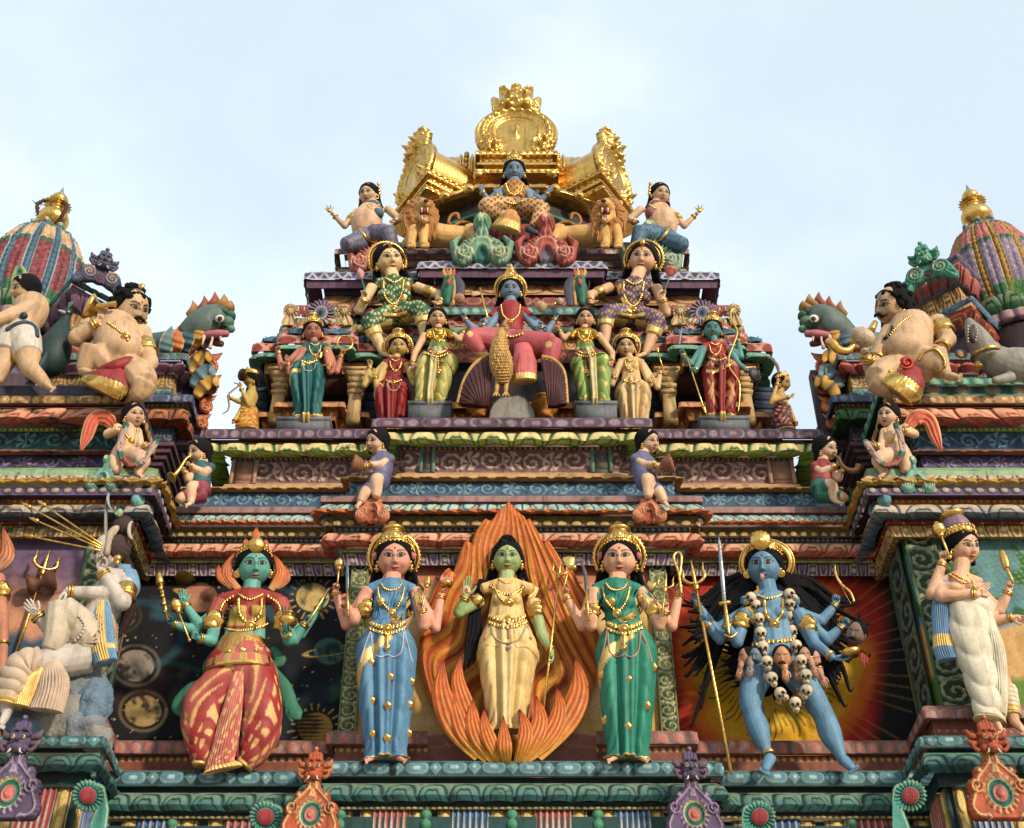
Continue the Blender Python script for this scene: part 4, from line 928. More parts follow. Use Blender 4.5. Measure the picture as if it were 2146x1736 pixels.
# orange balustrade in the centre
bp_=[(-xof(1240,860,10.8),10.85),(xof(1240,860,10.8),10.85)]
T_('balustrade',[(843,.03),(845,.08),(857,.08),(859,.0)],st_hex(C(184,116,50),C(220,160,90),C(200,130,70),p=.15,lozenge=False),path=bp_,y=10.85)
T_('balustrade',[(859,.0),(882,.0)],st_dots(C(170,100,36),C(236,190,96),p=.08,asp=.5,r=.3),path=bp_,y=10.85)
for uu in (1005,1140):
 m=MB(); zz=zof(878,10.72); m.lathe((xof(uu,860,10.72),10.72,zz-.02),(0,0,1),[(0,.06),(.02,.1),(.06,.07),(.12,.13),(.19,.14),(.24,.08),(.26,.12),(.29,.1)],C(196,124,44),n=20,k=2); m.build('stone_pot',tower)
# ================= golden roof =================
roof=thing('golden_roof','gilded roof of three barrel vaults with round gable faces crowning the tower','golden roof',(0,12.4,zof(440,12.2)))
def frame_place(o,n):
 n=N(n); s=N(np.cross([0,0,1.0],n))*1.0; o=np.asarray(o,float)
 # s points to picture right for n toward camera
 if s[0]<0 and abs(n[0])<.99: s=-s
 return (lambda x,y,d: o+np.asarray(x)[...,None]*s-np.asarray(y)[...,None]*np.array([0,0,1.0])+np.asarray(d)[...,None]*n),s,n
def crest(mb,pl,x0,y0,k,col=GOLD):
 """kirtimukha head crest in a plaque frame (k = half width)"""
 def sdf(x,y):
  x=(x-x0)/k; y=(y-y0)/k; ax=np.abs(x)
  d=np.minimum(np.hypot(x/.95,(y-.15)/.75)-1.0,np.hypot((ax-.72)/1.0,(y-.55)/1)-.38)
  d=np.minimum(d,sd_seg(x,y,(0,-.4),(0,-1.05),.36,.24)); d=np.minimum(d,sd_seg(ax,y,(.35,-.4),(.56,-.90),.34,.24)); d=np.minimum(d,sd_seg(ax,y,(.8,.2),(1.0,-.22),.30,.16))
  return d*k
 def h(x,y,p):
  x=(x-x0)/k; y=(y-y0)/k; ax=np.abs(x); z=.25*np.clip(-p/k*3,0,1)
  z+=.35*np.exp(-((ax-.36)**2+(y+.08)**2)/.03)+.16*np.exp(-((ax-.36)**2+(y+.08)**2)/.006)+.32*np.exp(-(x**2+(y-.25)**2)/.03)+.25*np.exp(-((ax-.45)**2/.08+(y-.5)**2/.02))
  z+=.10*np.sin(y*16+ax*6)*(y<-.35)+.1*np.sin(np.arctan2(y-.55,ax-.72)*2+np.hypot(ax-.72,y-.55)*22)*(np.hypot(ax-.72,y-.55)<.38)
  z-=.2*np.exp(-((y-.72-.2*ax*ax)**2/.006))*(ax<.5)
  return z*k
 def c(x,y,p): return np.zeros(x.shape+(4,))+col
 plaque(mb,pl,(x0-1.3*k,y0-1.5*k,x0+1.3*k,y0+1.1*k),k/17,sdf,h,c,k*.35)
def gable(U,V,y,az,R,length,tilt=0):
 o=P(U,V,y); n=np.array([math.sin(az),-math.cos(az),0]); pl,s,n=frame_place(o,n)
 def sdf(x,z): return np.maximum(np.hypot(x,z)-R,z-R*.72)
 def inner(x,z): 
  d=np.hypot(x,(z+.08*R))-R*.50; return smin(d,np.maximum(np.abs(x)-R*.34,np.maximum(z-R*.72,-z)),.06*R)
 def h(x,z,p):
  r=np.hypot(x,z); an=np.arctan2(x,-z); i=inner(x,z)
  q=.05*R*np.exp(-((i-.06*R)/(.03*R))**2)+.035*R*np.exp(-((i-.15*R)/(.02*R))**2)
  q+=np.clip((.08*R-np.abs(i-.30*R)),0,1)*.8*(.6+.6*np.abs(np.sin(an*13+r/R*4)))+.03*R*np.exp(-((p+.04*R)/(.03*R))**2)
  q+=.09*R*np.exp(-(((np.abs(x)-.62*R)/(.22*R))**2+((z-.42*R)/(.2*R))**2))*(1+.5*np.sin(np.abs(x)/R*30+np.sin(z/R*22)*1.5)+.4*np.sin(z/R*30+x/R*12))
  q+=np.where(i<0,.006*R*np.sin(x/R*75)*np.sin(z/R*75),0)+.05*R*np.exp(-((x/(.05*R))**2+((z-.05*R)/(.11*R))**2))*1+.03*R*(np.abs(x)<.02*R)*(z<0)*(z>-.35*R)
  return q*1.7
 m=MB(); plaque(m,pl,(-R*1.05,-R*1.05,R*1.05,R*.8),R/34,sdf,h,lambda x,z,p: np.zeros(x.shape+(4,))+GOLD,R*.12); m.build('gable_face',roof,'gold_leaf')
 # barrel
 a=np.linspace(-2.35,2.35,44); L_=np.linspace(0,1,int(length/.03)+2); A,LL=np.meshgrid(a,L_)
 r2=R*.9*(1+0*LL); pn=o[None,None]+(r2*np.sin(A))[...,None]*s+(r2*np.cos(A))[...,None]*np.array([0,0,1.0])-(LL*length+.05)[...,None]*n
 m=MB(); m.grid(pn,GOLD); m.build('barrel_vault',roof,'gold_leaf')
 # stepped base
 zb=-R*.70
 for k,(w,z0,z1,f) in enumerate(((.96,0,.16,.04),(.86,.16,.42,-.02),(.93,.42,.50,.03),(.78,.50,.72,-.05),(.98,.72,.86,.06))):
  w*=R; m=MB(); zt_=zb-z0*R; zl=zb-z1*R; aa=np.linspace(-w,w,40); ln=np.linspace(0,length+.0,12)
  for seg in (0,1,2):
   t=np.linspace(0,1,48 if seg==1 else 60); 
   if seg==1: xs,ds=-w+2*w*t,0*t+f
   elif seg==0: xs,ds=-w+0*t,-length*(1-t)+f
   else: xs,ds=w+0*t,-length*t+f
   XX,ZZ=np.meshgrid(xs,np.linspace(zt_,zl,12)); DD=np.repeat(ds[None],12,0); tt=np.linspace(0,1,12)[:,None]; SS=XX+DD
   hh=(.014 if k in(1,4,0) else .004)*np.sin(SS*70+np.sin(tt*9+k)*1.5)*np.sin(tt*PI*(2 if k in (1,) else 1)); 
   g=o+(XX+ (hh if seg==2 else (-hh if seg==0 else 0)))[...,None]*s+(DD+(hh if seg==1 else 0))[...,None]*n+ZZ[...,None]*np.array([0,0,1.0]); m.grid(g,GOLD)
  q=[o+sx*w*s+dd*n+zz*np.array([0,0,1.0]) for zz in (zt_,zl) for sx,dd in ((-1,f),(1,f),(1,-length),(-1,-length))]
  m.add(np.array(q),[[0,1,2,3],[4,5,6,7]],None,GOLD); m.build('gilded_course',roof,'gold_leaf',angle=50)
 # crest
 m=MB(); crest(m,pl,0,-R*1.24,R*.54); m.build('crest',roof,'gold_leaf')
 m=MB()
 m2=MB(); m2.ball(o+np.array([0,0,R*1.22])-n*.12,(.42*R,.3*R,.4*R),GOLD,n=16,m=10); m2.build('crest_back',roof,'gold_leaf')
q0=mpp(1082,290,11.95)
gable(1082,281,11.9,0,87*q0,.9)
gable(1288,368,12.15,math.radians(56),72*q0,.95)
gable(868,368,12.15,math.radians(-56),72*q0,.95)
# central ridge barrel across
m=MB(); a=np.linspace(-1.9,1.9,36); xs=np.linspace(-1.05,1.05,90); A,XX=np.meshgrid(a,xs); bd=1+.03*np.abs(np.sin(XX*40)); zc=zof(392,12.6); Rr=.40
m.grid(np.stack([XX,12.6-Rr*bd*np.sin(A),zc+Rr*bd*np.cos(A)],-1),GOLD); m.build('ridge_vault',roof,'gold_leaf')
for sx in (-1,1):
 for k in range(10):
  a2=k/9*2.2-.2; r=Rr+.05; x=sx*.62; m=MB(); m.ball((x,12.6-r*math.sin(a2),zc+r*math.cos(a2)),.035,GOLD,n=10,m=7); m.build('gold_stud',roof,'gold_leaf')
 for dx in (-.08,.08):
  m=MB(); a2=np.linspace(-.3,2.1,24); m.tube(np.stack([np.full(24,sx*.62+dx),12.6-(Rr+.03)*np.sin(a2),zc+(Rr+.03)*np.cos(a2)],-1),.018,GOLD); m.build('gold_moulding',roof,'gold_leaf')
# gilded eaves with hanging medallions
ev=[(-1.55,13.0),(-1.02,12.02),(-.42,11.78),(.42,11.78),(1.02,12.02),(1.55,13.0)]
ze=zof(402,11.78)
sweep('gilded_eave',roof,ev,[(ze+.10,.0),(ze+.08,.06),(ze-.02,.10),(ze-.05,.04),(ze-.06,-.2)],lambda S,T,w: (np.zeros(S.shape+(4,))+GOLD,np.sin(S*40)*np.sin(T*9)*.6),.015,'gold_leaf',.012,.01)
for x,y in ((-.55,11.80),(-.86,11.92),(-1.1,12.16),(.55,11.80),(.86,11.92),(1.1,12.16)):
 m=MB(); m.lathe((x,y-.10,ze-.06),(0,-.9,-.35),[(-.02,.05),(.02,.075),(.05,.06),(.07,.03),(.09,.01)],GOLD,n=18,k=2); m.build('medallion',roof,'gold_leaf')
# ================= rotated porches below the domes =================
def porch(sg,tw,dc,YD,zb,R):
 right=sg>0
 if right: cu,cv,y=1998,545,10.9
 else: cu,cv,y=160,596,10.9
 cpt=P(cu,cv,y); L1=1.3
 for (name,dz0,dz1,o0,o1,st,rel) in (('lozenge_slab',0,-.10,.06,.08,st_hex(C(84,70,110) if right else C(40,96,80),C(150,140,170) if right else C(120,170,140),C(120,110,140) if right else C(90,130,120),p=.26),.012),
  ('petal_roll',-.10,-.34,.06,-.02,st_petal(C(214,120,104) if right else C(150,110,140),C(166,84,80) if right else C(110,70,100),C(80,40,50),p=.2,inner=False,lw=.1),.035),
  ('gold_niche',-.34,-.7,-.06,-.08,st_u(C(150,104,50),C(216,176,110),C(120,80,40),p=.22),.015),
  ('ledge',-.7,-.80,.08,.1,st_hex(C(60,110,150) if right else C(84,80,120),C(150,170,180),C(90,120,150),p=.26),.012),
  ('roll',-.80,-1.02,.06,-.02,st_petal(C(176,70,50),C(120,40,36),C(206,150,100),p=.3,inner=True,lw=.1),.03),
  ('dark_course',-1.02,-1.9,-.06,-.1,st_flat(C(60,44,54)),.002)):
  dirl=np.array([-math.cos(math.radians(42)),math.sin(math.radians(42))]); dirr=np.array([math.cos(math.radians(48)),math.sin(math.radians(48))])
  if not right: dirl,dirr=np.array([-math.cos(math.radians(50)),math.sin(math.radians(50))]),np.array([math.cos(math.radians(42)),math.sin(math.radians(42))])
  c0=cpt[:2]; p=[tuple(c0+dirl*L1*(.5 if right else .9)),tuple(c0),tuple(c0+dirr*L1*(.9 if right else .5))]
  sweep(name,tw,p,[(cpt[2]+dz0,o0),(cpt[2]+dz0*.6+dz1*.4,max(o0,o1)+.02),(cpt[2]+dz1,o1)],st,.009,'painted_plaster',rel,.008)
 m=MB(); c0=np.array([cpt[0],cpt[1]+.15]); e1=dirl; e2=dirr; 
 v=[]; 
 for z in (cpt[2]-1.9,cpt[2]-.02):
  for p_ in (c0,c0+e2*1.1,c0+e2*1.1+e1*.7,c0+e1*.7): v.append([p_[0],p_[1],z])
 m.add(np.array(v),[[0,1,2,3],[4,5,6,7],[0,1,5,4],[1,2,6,5],[2,3,7,6],[3,0,4,7]],None,C(84,56,60)); m.build('core_wall',tw,'painted_plaster',smooth=False)
porch(1,*TR); porch(-1,*TL)
# ================= antefixes and makara crests =================
def antefix(name,U,V,y,k,colA,colB,colC,label,group,style='kudu',yaw=0,parent=None,tilt=0.0):
 """k: half width in picture units; (U,V) centre of the body"""
 s=mpp(U,V,y); o=P(U,V,y); ca,sa=math.cos(yaw),math.sin(yaw)
 def pl(x,yy,d):
  x=np.asarray(x)*s; d=np.asarray(d)*s; z=-np.asarray(yy)*s*1.18
  return np.stack(np.broadcast_arrays(o[0]+x*ca+d*sa,o[1]+x*sa-d*ca-z*tilt,o[2]+z),-1)
 def sdf(x,y):
  x=x/k; y=y/k; ax=np.abs(x)
  if style=='kudu':      # three-lobed scroll with a round top knob
   d=np.hypot(ax-.60,y-.42)-.42
   d=smin(d,sd_seg(ax,y,(.5,.2),(.18,-.35),.32,.26),.12); d=smin(d,sd_seg(ax,y,(0,-.3),(0,-.95),.20,.17),.1)
   d=np.minimum(d,np.hypot(x,y+1.15)-.27); d=np.minimum(d,sd_seg(ax,y,(.25,-.42),(.42,-.50),.1,.05)); d=np.minimum(d,np.maximum(np.abs(x)-.3,np.maximum(y-.8,-y)))
  else:                  # crest with curling horns and big rosette
   d=np.hypot(ax-.64,y-.40)-.34
   d=smin(d,sd_seg(ax,y,(.90,.34),(1.0,-.12),.14,.12),.06); d=smin(d,sd_seg(ax,y,(1.0,-.12),(.78,-.42),.12,.05),.05)
   d=smin(d,sd_seg(ax,y,(0,.25),(0,-.70),.36,.19),.08); d=smin(d,sd_seg(ax,y,(.15,-.22),(.60,-.02),.2,.16),.08)
   d=np.minimum(d,np.hypot(x,y+1.02)-.32-.015*np.cos(np.arctan2(y+1.02,x)*16))
   d=d-.02*np.cos((x+y)*30)*0
  return d*k
 def h(x,y,p):
  X_=x/k; Y_=y/k; ax=np.abs(X_); q=-p/k
  z=.16*np.clip(q/.12,0,1)
  r=np.hypot(ax-.60,Y_-.40); an=np.arctan2(Y_-.40,ax-.60); sp=((r/.13-an/(2*PI))%1)
  z+=.10*(np.abs(sp-.5)<.3)*(r<.36)
  arch=np.abs(np.hypot(X_,(Y_-.25)*.8)-.34); z+=.1*np.exp(-(arch/.06)**2)*(Y_<.5)
  z-=.22*soft(np.hypot(X_/.22,(Y_-.5)/.42)-1,.2)
  z+=.08*np.sin(np.arctan2(Y_-.3,X_)*26)*((np.hypot(X_,Y_-.2)>.5)&(np.hypot(X_,Y_-.2)<.72)&(style!='kudu'))
  rk=np.hypot(X_,Y_+(1.12 if style=='kudu' else 1.02)); z+=.16*np.sqrt(np.clip(1-(rk/.3)**2,0,1))+.05*np.cos(np.arctan2(Y_+1.12,X_)*12)*(rk<.28)*(style!='kudu')
  z+=.05*np.cos(ax*60)*((Y_<-.45)&(Y_>-.82)&(style!='kudu'))
  return z*k
 def c(x,y,p):
  X_=x/k; Y_=y/k; ax=np.abs(X_); q=-p/k; cc=np.zeros(x.shape+(4,))+colA
  cc=mixc(cc,colA*.55,soft(np.abs(q-.11)-.03,.03)*.8)
  r=np.hypot(ax-.60,Y_-.40); an=np.arctan2(Y_-.40,ax-.60); sp=((r/.13-an/(2*PI))%1)
  cc=mixc(cc,colC,(soft(np.abs(sp-.5)-.14,.1))*(r<.34)); cc=mixc(cc,colC,soft(np.hypot(X_,Y_+1.12)-.12,.05))
  arch=np.abs(np.hypot(X_,(Y_-.25)*.8)-.40); cc=mixc(cc,colC,soft(arch-.03,.03)*(Y_<.3))
  cc=mixc(cc,colB,soft(np.hypot(X_/.22,(Y_-.5)/.42)-1,.15)); return cc
 m=MB(); plaque(m,pl,(-1.15*k,-1.6*k,1.15*k,1.0*k),max(1.2,k/26),sdf,h,c,k*.22)
 ob=m.build(name,None,'painted_plaster'); tag(ob,label,'roof ornament',group); return ob
g_='scrolled plaques on the ledges'
antefix('antefix',781,1065,10.10,36,C(214,132,96),C(170,84,50),C(232,178,140),'orange scroll plaque on the ledge below the left child with a drum',g_)
antefix('antefix',1360,1065,10.10,36,C(214,132,96),C(170,84,50),C(232,178,140),'orange scroll plaque on the ledge below the right child with a basket',g_)
antefix('antefix',216,1000,9.72,34,C(104,168,156),C(16,90,72),C(206,206,160),'turquoise scroll plaque on the left tower ledge, facing front',g_)
antefix('antefix',1920,1005,9.72,36,C(126,186,168),C(16,110,84),C(214,214,170),'turquoise scroll plaque on the right tower ledge, facing front',g_)
antefix('antefix',302,1048,9.85,32,C(104,168,166),C(30,100,100),C(150,200,190),'turquoise scroll plaque turned sideways at the left tower inner corner',g_,yaw=math.radians(68))
antefix('antefix',1840,1048,9.85,32,C(90,150,160),C(30,100,100),C(150,200,190),'turquoise scroll plaque turned sideways at the right tower inner corner',g_,yaw=-math.radians(68))
g2='horned crests on the upper tiers'
antefix('crest',1010,516,10.95,60,C(140,186,156),C(40,110,100),C(222,206,160),'pale green horned crest in the middle below the seated blue-skinned figure',g2,style='horn')
antefix('crest',1145,516,10.95,60,C(196,100,88),C(116,110,130),C(232,186,170),'red horned crest in the middle below the seated blue-skinned figure',g2,style='horn')
antefix('crest',790,536,11.2,56,C(206,120,106),C(150,80,76),C(236,190,176),'red horned crest behind the head of the left seated woman',g2,style='horn')
antefix('crest',1366,532,11.2,60,C(150,190,164),C(90,150,130),C(216,214,180),'pale green horned crest behind the head of the right seated woman',g2,style='horn')
# ================= figure library =================
SK_BLUE=C(108,142,166); SK_KALI=C(84,128,158); SK_TEAL=C(92,160,148); SK_GREEN=C(170,192,128); SK_PINK=C(216,160,128); SK_TAN=C(224,184,134); SK_PALE=C(214,178,138); SK_YEL=C(196,164,84); SK_GREY=C(176,168,158)
HAIR=C(17,17,21); LIP=C(196,52,40)
def rotm(ax,a): return np.array(Matrix.Rotation(a,3,ax))
class Fig:
 def __init__(s,name,label,cat,u,v,y,skin=SK_TAN,group=None,u1=None):
  s.y=y; s.skin=skin; s.base=P(u,v,y); s.root=thing(name,label,cat,s.base,group); s.s=mpp(u,v,y)
  s.limb=MB(); s.extra=MB(); s.solids=[]; s.bvh=None
 def p(s,u,v,d=0): return P(u,v,s.y-d*s.s)
 def ms(s,v): return s.y/(CP-(CV-np.asarray(v,float))/F*SP)/F
 def pts(s,l): return np.array([s.p(*q) for q in l])
 def t(s,mb,l,r,c=None,n=10,k=5,**kw):
  l=[q if len(q)==3 else (q[0],q[1],0) for q in l]; r=np.broadcast_to(np.asarray(r,float),(len(l),))
  q=spl(np.column_stack([np.array(l,float),r]),k) if len(l)>2 else spl(np.column_stack([np.array(l,float),r]),3)
  return mb.tube(s.pts(q[:,:3]),q[:,3]*s.ms(q[:,1]),s.skin if c is None else c,n=n,**kw)
 def b(s,mb,q,r,c=None,n=14,m=9,R=None,fn=None): return mb.ball(s.p(*q),np.broadcast_to(np.asarray(r,float),(3,))*s.ms(q[1]),s.skin if c is None else c,n=n,m=m,R=R,fn=fn)
 def bld(s,mb,name,mat='statue_paint',solid=False,parent=None):
  if mb.n==0: return None
  if solid: s.solids.append(mb.arrays()); s.bvh=None
  if name in('hair','wild_hair','flowing_locks','moustache','hair_and_moustache','hair_knot'): mat='hair_paint'
  return mb.build(name,parent or s.root,mat)
 def body(s,vox=2.2,it=3,skinfn=None):
  r=s.limb.remesh(vox*s.s,it) if s.limb.n else MB()
  r.c=[np.tile(s.skin,(r.n,1))] if r.n else []
  if skinfn: r.recolor(skinfn)
  s.solids.append(r.arrays()) if r.n else None
  full=MB(); full.join(r); full.join(s.extra); s.bvh=None
  o=full.build('body',s.root,'statue_paint'); s.bodyo=o; return o
 def cloth(s,build,name,color,vox=2.2,it=3,fn=None,mat='statue_paint'):
  mb=MB(); build(mb); r=mb.remesh(vox*s.s,it); r.c=[np.tile(color,(r.n,1))]
  if fn: r.recolor(lambda v: fn(v,*project(v)))
  return s.bld(r,name,mat,solid=True)
 def ray(s):
  if s.bvh is None:
   V=[];Q=[];n=0
   for v,q,t,c in s.solids:
    V.append(v)
    if len(q): Q+= (q+n).tolist()
    if len(t): Q+= (t+n).tolist()
    n+=len(v)
   s.bvh=BVHTree.FromPolygons(np.concatenate(V).tolist(),Q) if V else None
  return s.bvh
 def on(s,u,v,off=1.0,dflt=0):
  b=s.ray(); d=P(u,v,1.0); d=d/np.linalg.norm(d)
  h=b.ray_cast(Vector((0,0,0)),Vector(d.tolist())) if b else (None,)
  if h[0] is None: return s.p(u,v,dflt+off)
  dist=h[3]-off*s.s; return d*dist
 def onl(s,l,off=1.0,k=5,smooth=1):
  q=spl(np.array(l,float),k) if len(l)>2 else spl(np.array(l,float),4)
  r=np.array([s.on(a,b,off) for a,b in q])
  y=r[:,1].copy()
  for _ in range(smooth*2):
   y[1:-1]=(y[:-2]+y[1:-1]*2+y[2:])/4
  u,v=project(r); return np.array([P(a,b,c) for a,b,c in zip(u,v,y)])
 # --- ornaments ---
 def chain(s,name,l,r=1.6,c=GOLD,off=1.5,beads=True,k=6,pend=None,mat='gold_leaf',n=6):
  p=s.onl(l,off,k); m=MB()
  if beads:
   L=np.concatenate([[0],np.cumsum(np.linalg.norm(np.diff(p,axis=0),axis=1))]); nb=max(3,int(L[-1]/(r*s.s*1.75))); 
   for i in range(nb+1):
    t=L[-1]*i/nb; q=np.array([np.interp(t,L,p[:,j]) for j in range(3)]); m.ball(q,r*s.s,c,n=6,m=4)
   m.tube(p,r*s.s*.55,c,n=5)
  else: m.tube(p,r*s.s,c,n=n)
  ob=s.bld(m,name,mat)
  if pend:
   m=MB(); u,v,pr=pend; ce=s.on(u,v,off); vd=-N(ce); 
   m.lathe(ce-vd*pr*.1*s.s,vd,[(0,pr*s.s),(pr*.28*s.s,pr*.92*s.s),(pr*.38*s.s,pr*.62*s.s),(pr*.26*s.s,pr*.5*s.s),(pr*.6*s.s,pr*.28*s.s),(pr*.7*s.s,.01*s.s)],c,n=20,rmod=lambda hh,th,r_: r_*(1+.07*np.cos(th*10))); m.build('pendant',ob,mat)
  return ob
 def motif(s,l,r=5,c=GOLD,name='gold_motif'):
  for (u,v) in l:
   ce=s.on(u,v,.6); vd=-N(ce); m=MB(); m.lathe(ce,vd,[(-1*s.s,r*s.s),(.8*s.s,r*s.s*.9),(1.4*s.s,r*s.s*.3)],c,n=12,rmod=lambda hh,th,r_: r_*(1+.16*np.cos(th*5))*(1-.25*np.abs(np.sin(th)))); s.bld(m,name,'gold_leaf')
 def sash(s,name,l,w,c=GOLD,off=1.0,th=1.2,k=8,mat='statue_paint',edge=None,stripe=0):
  """ribbon lying on the surface"""
  q=spl(np.column_stack([np.array(l,float),np.broadcast_to(np.asarray(w,float),(len(l),))]),k); T=np.gradient(q[:,:2],axis=0); T/=np.linalg.norm(T,axis=1)[:,None]+1e-9; Nn=np.stack([-T[:,1],T[:,0]],-1)
  a=np.linspace(-1,1,9); rowsv=[]
  for i in range(len(q)):
   rowsv.append([s.on(q[i,0]+Nn[i,0]*x*q[i,2],q[i,1]+Nn[i,1]*x*q[i,2],off) for x in a])
  g=np.array(rowsv); y=g[...,1]; med=np.median(y); y=np.clip(y,med-60*s.s,med+60*s.s)
  for _ in range(3): y[1:-1]=(y[:-2]+2*y[1:-1]+y[2:])/4; y[:,1:-1]=(y[:,:-2]+2*y[:,1:-1]+y[:,2:])/4
  U,V=project(g); g=P(U,V,y-np.abs(np.cos(a*PI*.5))[None]*th*s.s*.5); gb=P(U,V,y+th*s.s*2)
  G=np.concatenate([g,gb[:,::-1]],1); cc=np.zeros(G.shape[:2]+(4,))+c
  if edge is not None: cc[:,[0,1,7,8,9,10,16,17]]=edge
  if stripe: cc[(np.arange(len(q))%stripe)<1]*=np.array([.6,.5,.4,1])
  m=MB(); m.grid(G,cc,wv=True); return s.bld(m,name,mat)
 def bangle(s,a,b,r,name='bracelet',n=2,th=1.5,c=GOLD,gap=2.6):
  a=s.p(*a) if len(a)==3 else np.array(a); b=s.p(*b); ax=N(b-a); m=MB()
  ref=N(np.cross(ax,[.3,.2,1.])); r2=np.cross(ax,ref); th_=np.linspace(0,2*PI,20,endpoint=False)
  for i in range(n):
   ce=a+ax*(i-(n-1)/2)*gap*s.s; m.tube(ce+r*s.s*(np.cos(th_)[:,None]*ref+np.sin(th_)[:,None]*r2),th*s.s,c,n=6,closed=True)
  s.bld(m,name,'gold_leaf')
 def armlet(s,a,b,r,name='armlet',c=GOLD,face=(0,0)):
  a=s.p(*a); b=s.p(*b); ax=N(b-a); ln=np.linalg.norm(b-a); m=MB()
  m.lathe(a,ax,[(0,r*s.s),(ln*.15,r*1.12*s.s),(ln*.5,r*1.04*s.s),(ln*.85,r*1.12*s.s),(ln,r*s.s)],c,n=20)
  mid=(a+b)/2; vd=-N(mid); ce=mid+vd*r*1.0*s.s; m.lathe(ce,vd,[(0,ln*.5),(2*s.s,ln*.42),(3*s.s,ln*.15)],c,n=14,rmod=lambda hh,t_,r_: r_*(1+.12*np.cos(t_*7)))
  s.bld(m,name,'gold_leaf')
 # --- hand: w wrist, f direction target of the fingers, n palm normal ---
 def hand(s,w,tip,L=22,pose='open',palm=None,thumb=1,skin=None,palmcol=None):
  """w (u,v,d), tip (u,v,d) gives finger direction; palm: (right,up,toward) in view terms; thumb=+1 thumb on picture right when fingers point up"""
  W=s.p(*w); Y=N(s.p(*tip)-W); vd=-N(W); rt=N(np.cross([0,0,1.0],vd))*1.0; rt=np.array([1.0,0,0]); up=np.cross(rt,vd)*-1; up=N(np.cross(vd,rt))
  pn=palm if palm is not None else (0,0,1); Z=rt*pn[0]+up*pn[1]+vd*pn[2]; Z=N(Z-Y*Z.dot(Y)); X_=np.cross(Y,Z)*thumb
  if X_.dot(rt)*thumb<0 and abs(X_.dot(rt))>.2: X_=-X_
  k=L*s.ms(w[1]); c=s.skin if skin is None else skin; pc=c if palmcol is None else palmcol
  def pt(x,y,z): return W+(X_*x+Y*y+Z*z)*k
  m=s.extra; R=np.stack([X_,Y,Z],1)
  m.tube(np.array([pt(0,-.12,0),pt(0,.05,0),pt(0,.3,0),pt(0,.52,0)]),np.array([.13,.17,.235,.215])*k,pc,n=12,k=3,up=Z,flat=1.0) if False else m.ball(pt(0,.27,0),np.array([.22,.33,.10])*k,pc,n=14,m=9,R=R)
  m.ball(pt(.08,.14,.03),np.array([.13,.2,.09])*k,pc,n=10,m=6,R=R); m.tube([pt(0,-.15,0),pt(0,.1,0)],[.135*k,.14*k],c,n=10)
  cur={'open':(.06,.08,.06),'relax':(.35,.45,.3),'grip':(1.35,1.45,.9),'cup':(.30,.35,.3),'pinch':(.75,.8,.5),'spread':(.02,.05,.05)}[pose]
  sp=.16 if pose=='spread' else .05
  for i,(x,l,y0) in enumerate(((.165,.46,.50),(.055,.51,.54),(-.055,.47,.53),(-.16,.37,.47))):
   a0=(.5-i/3.0)*2*sp; ang=0; q=[pt(x,y0-.08,0)]; cx,cy,cz=x,y0-.04,0.0; seg=(l*.42,l*.33,l*.27); r=.058-.004*abs(i-1)
   mul=1.0
   if pose=='pinch' and i==0: mul=1.25
   if pose=='pinch' and i==3: mul=.35
   if pose=='grip' and i==0 : mul=.9
   for j in range(3):
    ang+=cur[j]*mul*(1+.06*((i*7)%3)); cx+=math.sin(a0)*seg[j]*math.cos(ang); cy+=math.cos(ang)*seg[j]*math.cos(a0); cz+=math.sin(ang)*seg[j]; q.append(pt(cx,cy,cz))
   m.tube(np.array(q),np.array([r*1.08,r*1.05,r*.95,r*.72])*k,c,n=7,k=2)
  if pose in('grip','pinch'): tq=[(.13,.12,.03),(.27,.30,.12),(.22,.46,.26),(.08,.50,.32)]
  elif pose in ('open','spread'): tq=[(.13,.12,.02),(.30,.26,.05),(.40,.42,.07),(.44,.55,.08)]
  else: tq=[(.13,.12,.03),(.28,.28,.10),(.32,.44,.16),(.30,.56,.18)]
  m.tube(np.array([pt(*a) for a in tq]),np.array([.085,.075,.06,.045])*k,c,n=7,k=2)
  return lambda x,y,z: pt(x,y,z)
 def arm(s,sh,el,wr,r=(11,8,5.5),hand=None,sleeve=None,bang=True,armlet=False,L=22,**hk):
  s.t(s.limb,[sh,el],[r[0],r[1]]); s.b(s.limb,el,r[1]*1.03); s.t(s.limb,[el,tuple(el[i]*.55+wr[i]*.45 for i in range(3)),wr],[r[1],(r[1]+r[2])*.53,r[2]])
  if armlet:
   q=lambda t:tuple(sh[i]*(1-t)+el[i]*t for i in range(3)); rr=r[0]*(.5)+r[1]*.5; s.armlet(q(.42),q(.72),rr*1.08)
  if bang: s.bangle(tuple(wr[i]*.88+el[i]*.12 for i in range(3)),wr,r[2]*1.28,th=r[2]*.27,gap=r[2]*.52)
  if hand: 
   pose,tip=hand[0],hand[1]; return s.hand(wr,tip,L,pose,**hk)
 def foot(s,q,toe,r=7,c=None):
  a=np.array(q,float); b=np.array(toe,float); m=s.extra
  s.t(m,[tuple(a),tuple(a*.45+b*.55),tuple(b)],[r,r*.85,r*.6],c,n=10,flat=.8)
  d=b-a; px=np.array([-(d[1]),d[0],0])/(np.hypot(d[0],d[1])+1e-6)
  for i in range(5): 
   o=b+px*(i-2)*r*.32-d*.02*abs(i-1); s.t(m,[tuple(o),tuple(o+d*.22*(1.1-.08*i))],[r*.24,r*.17],c,n=6)
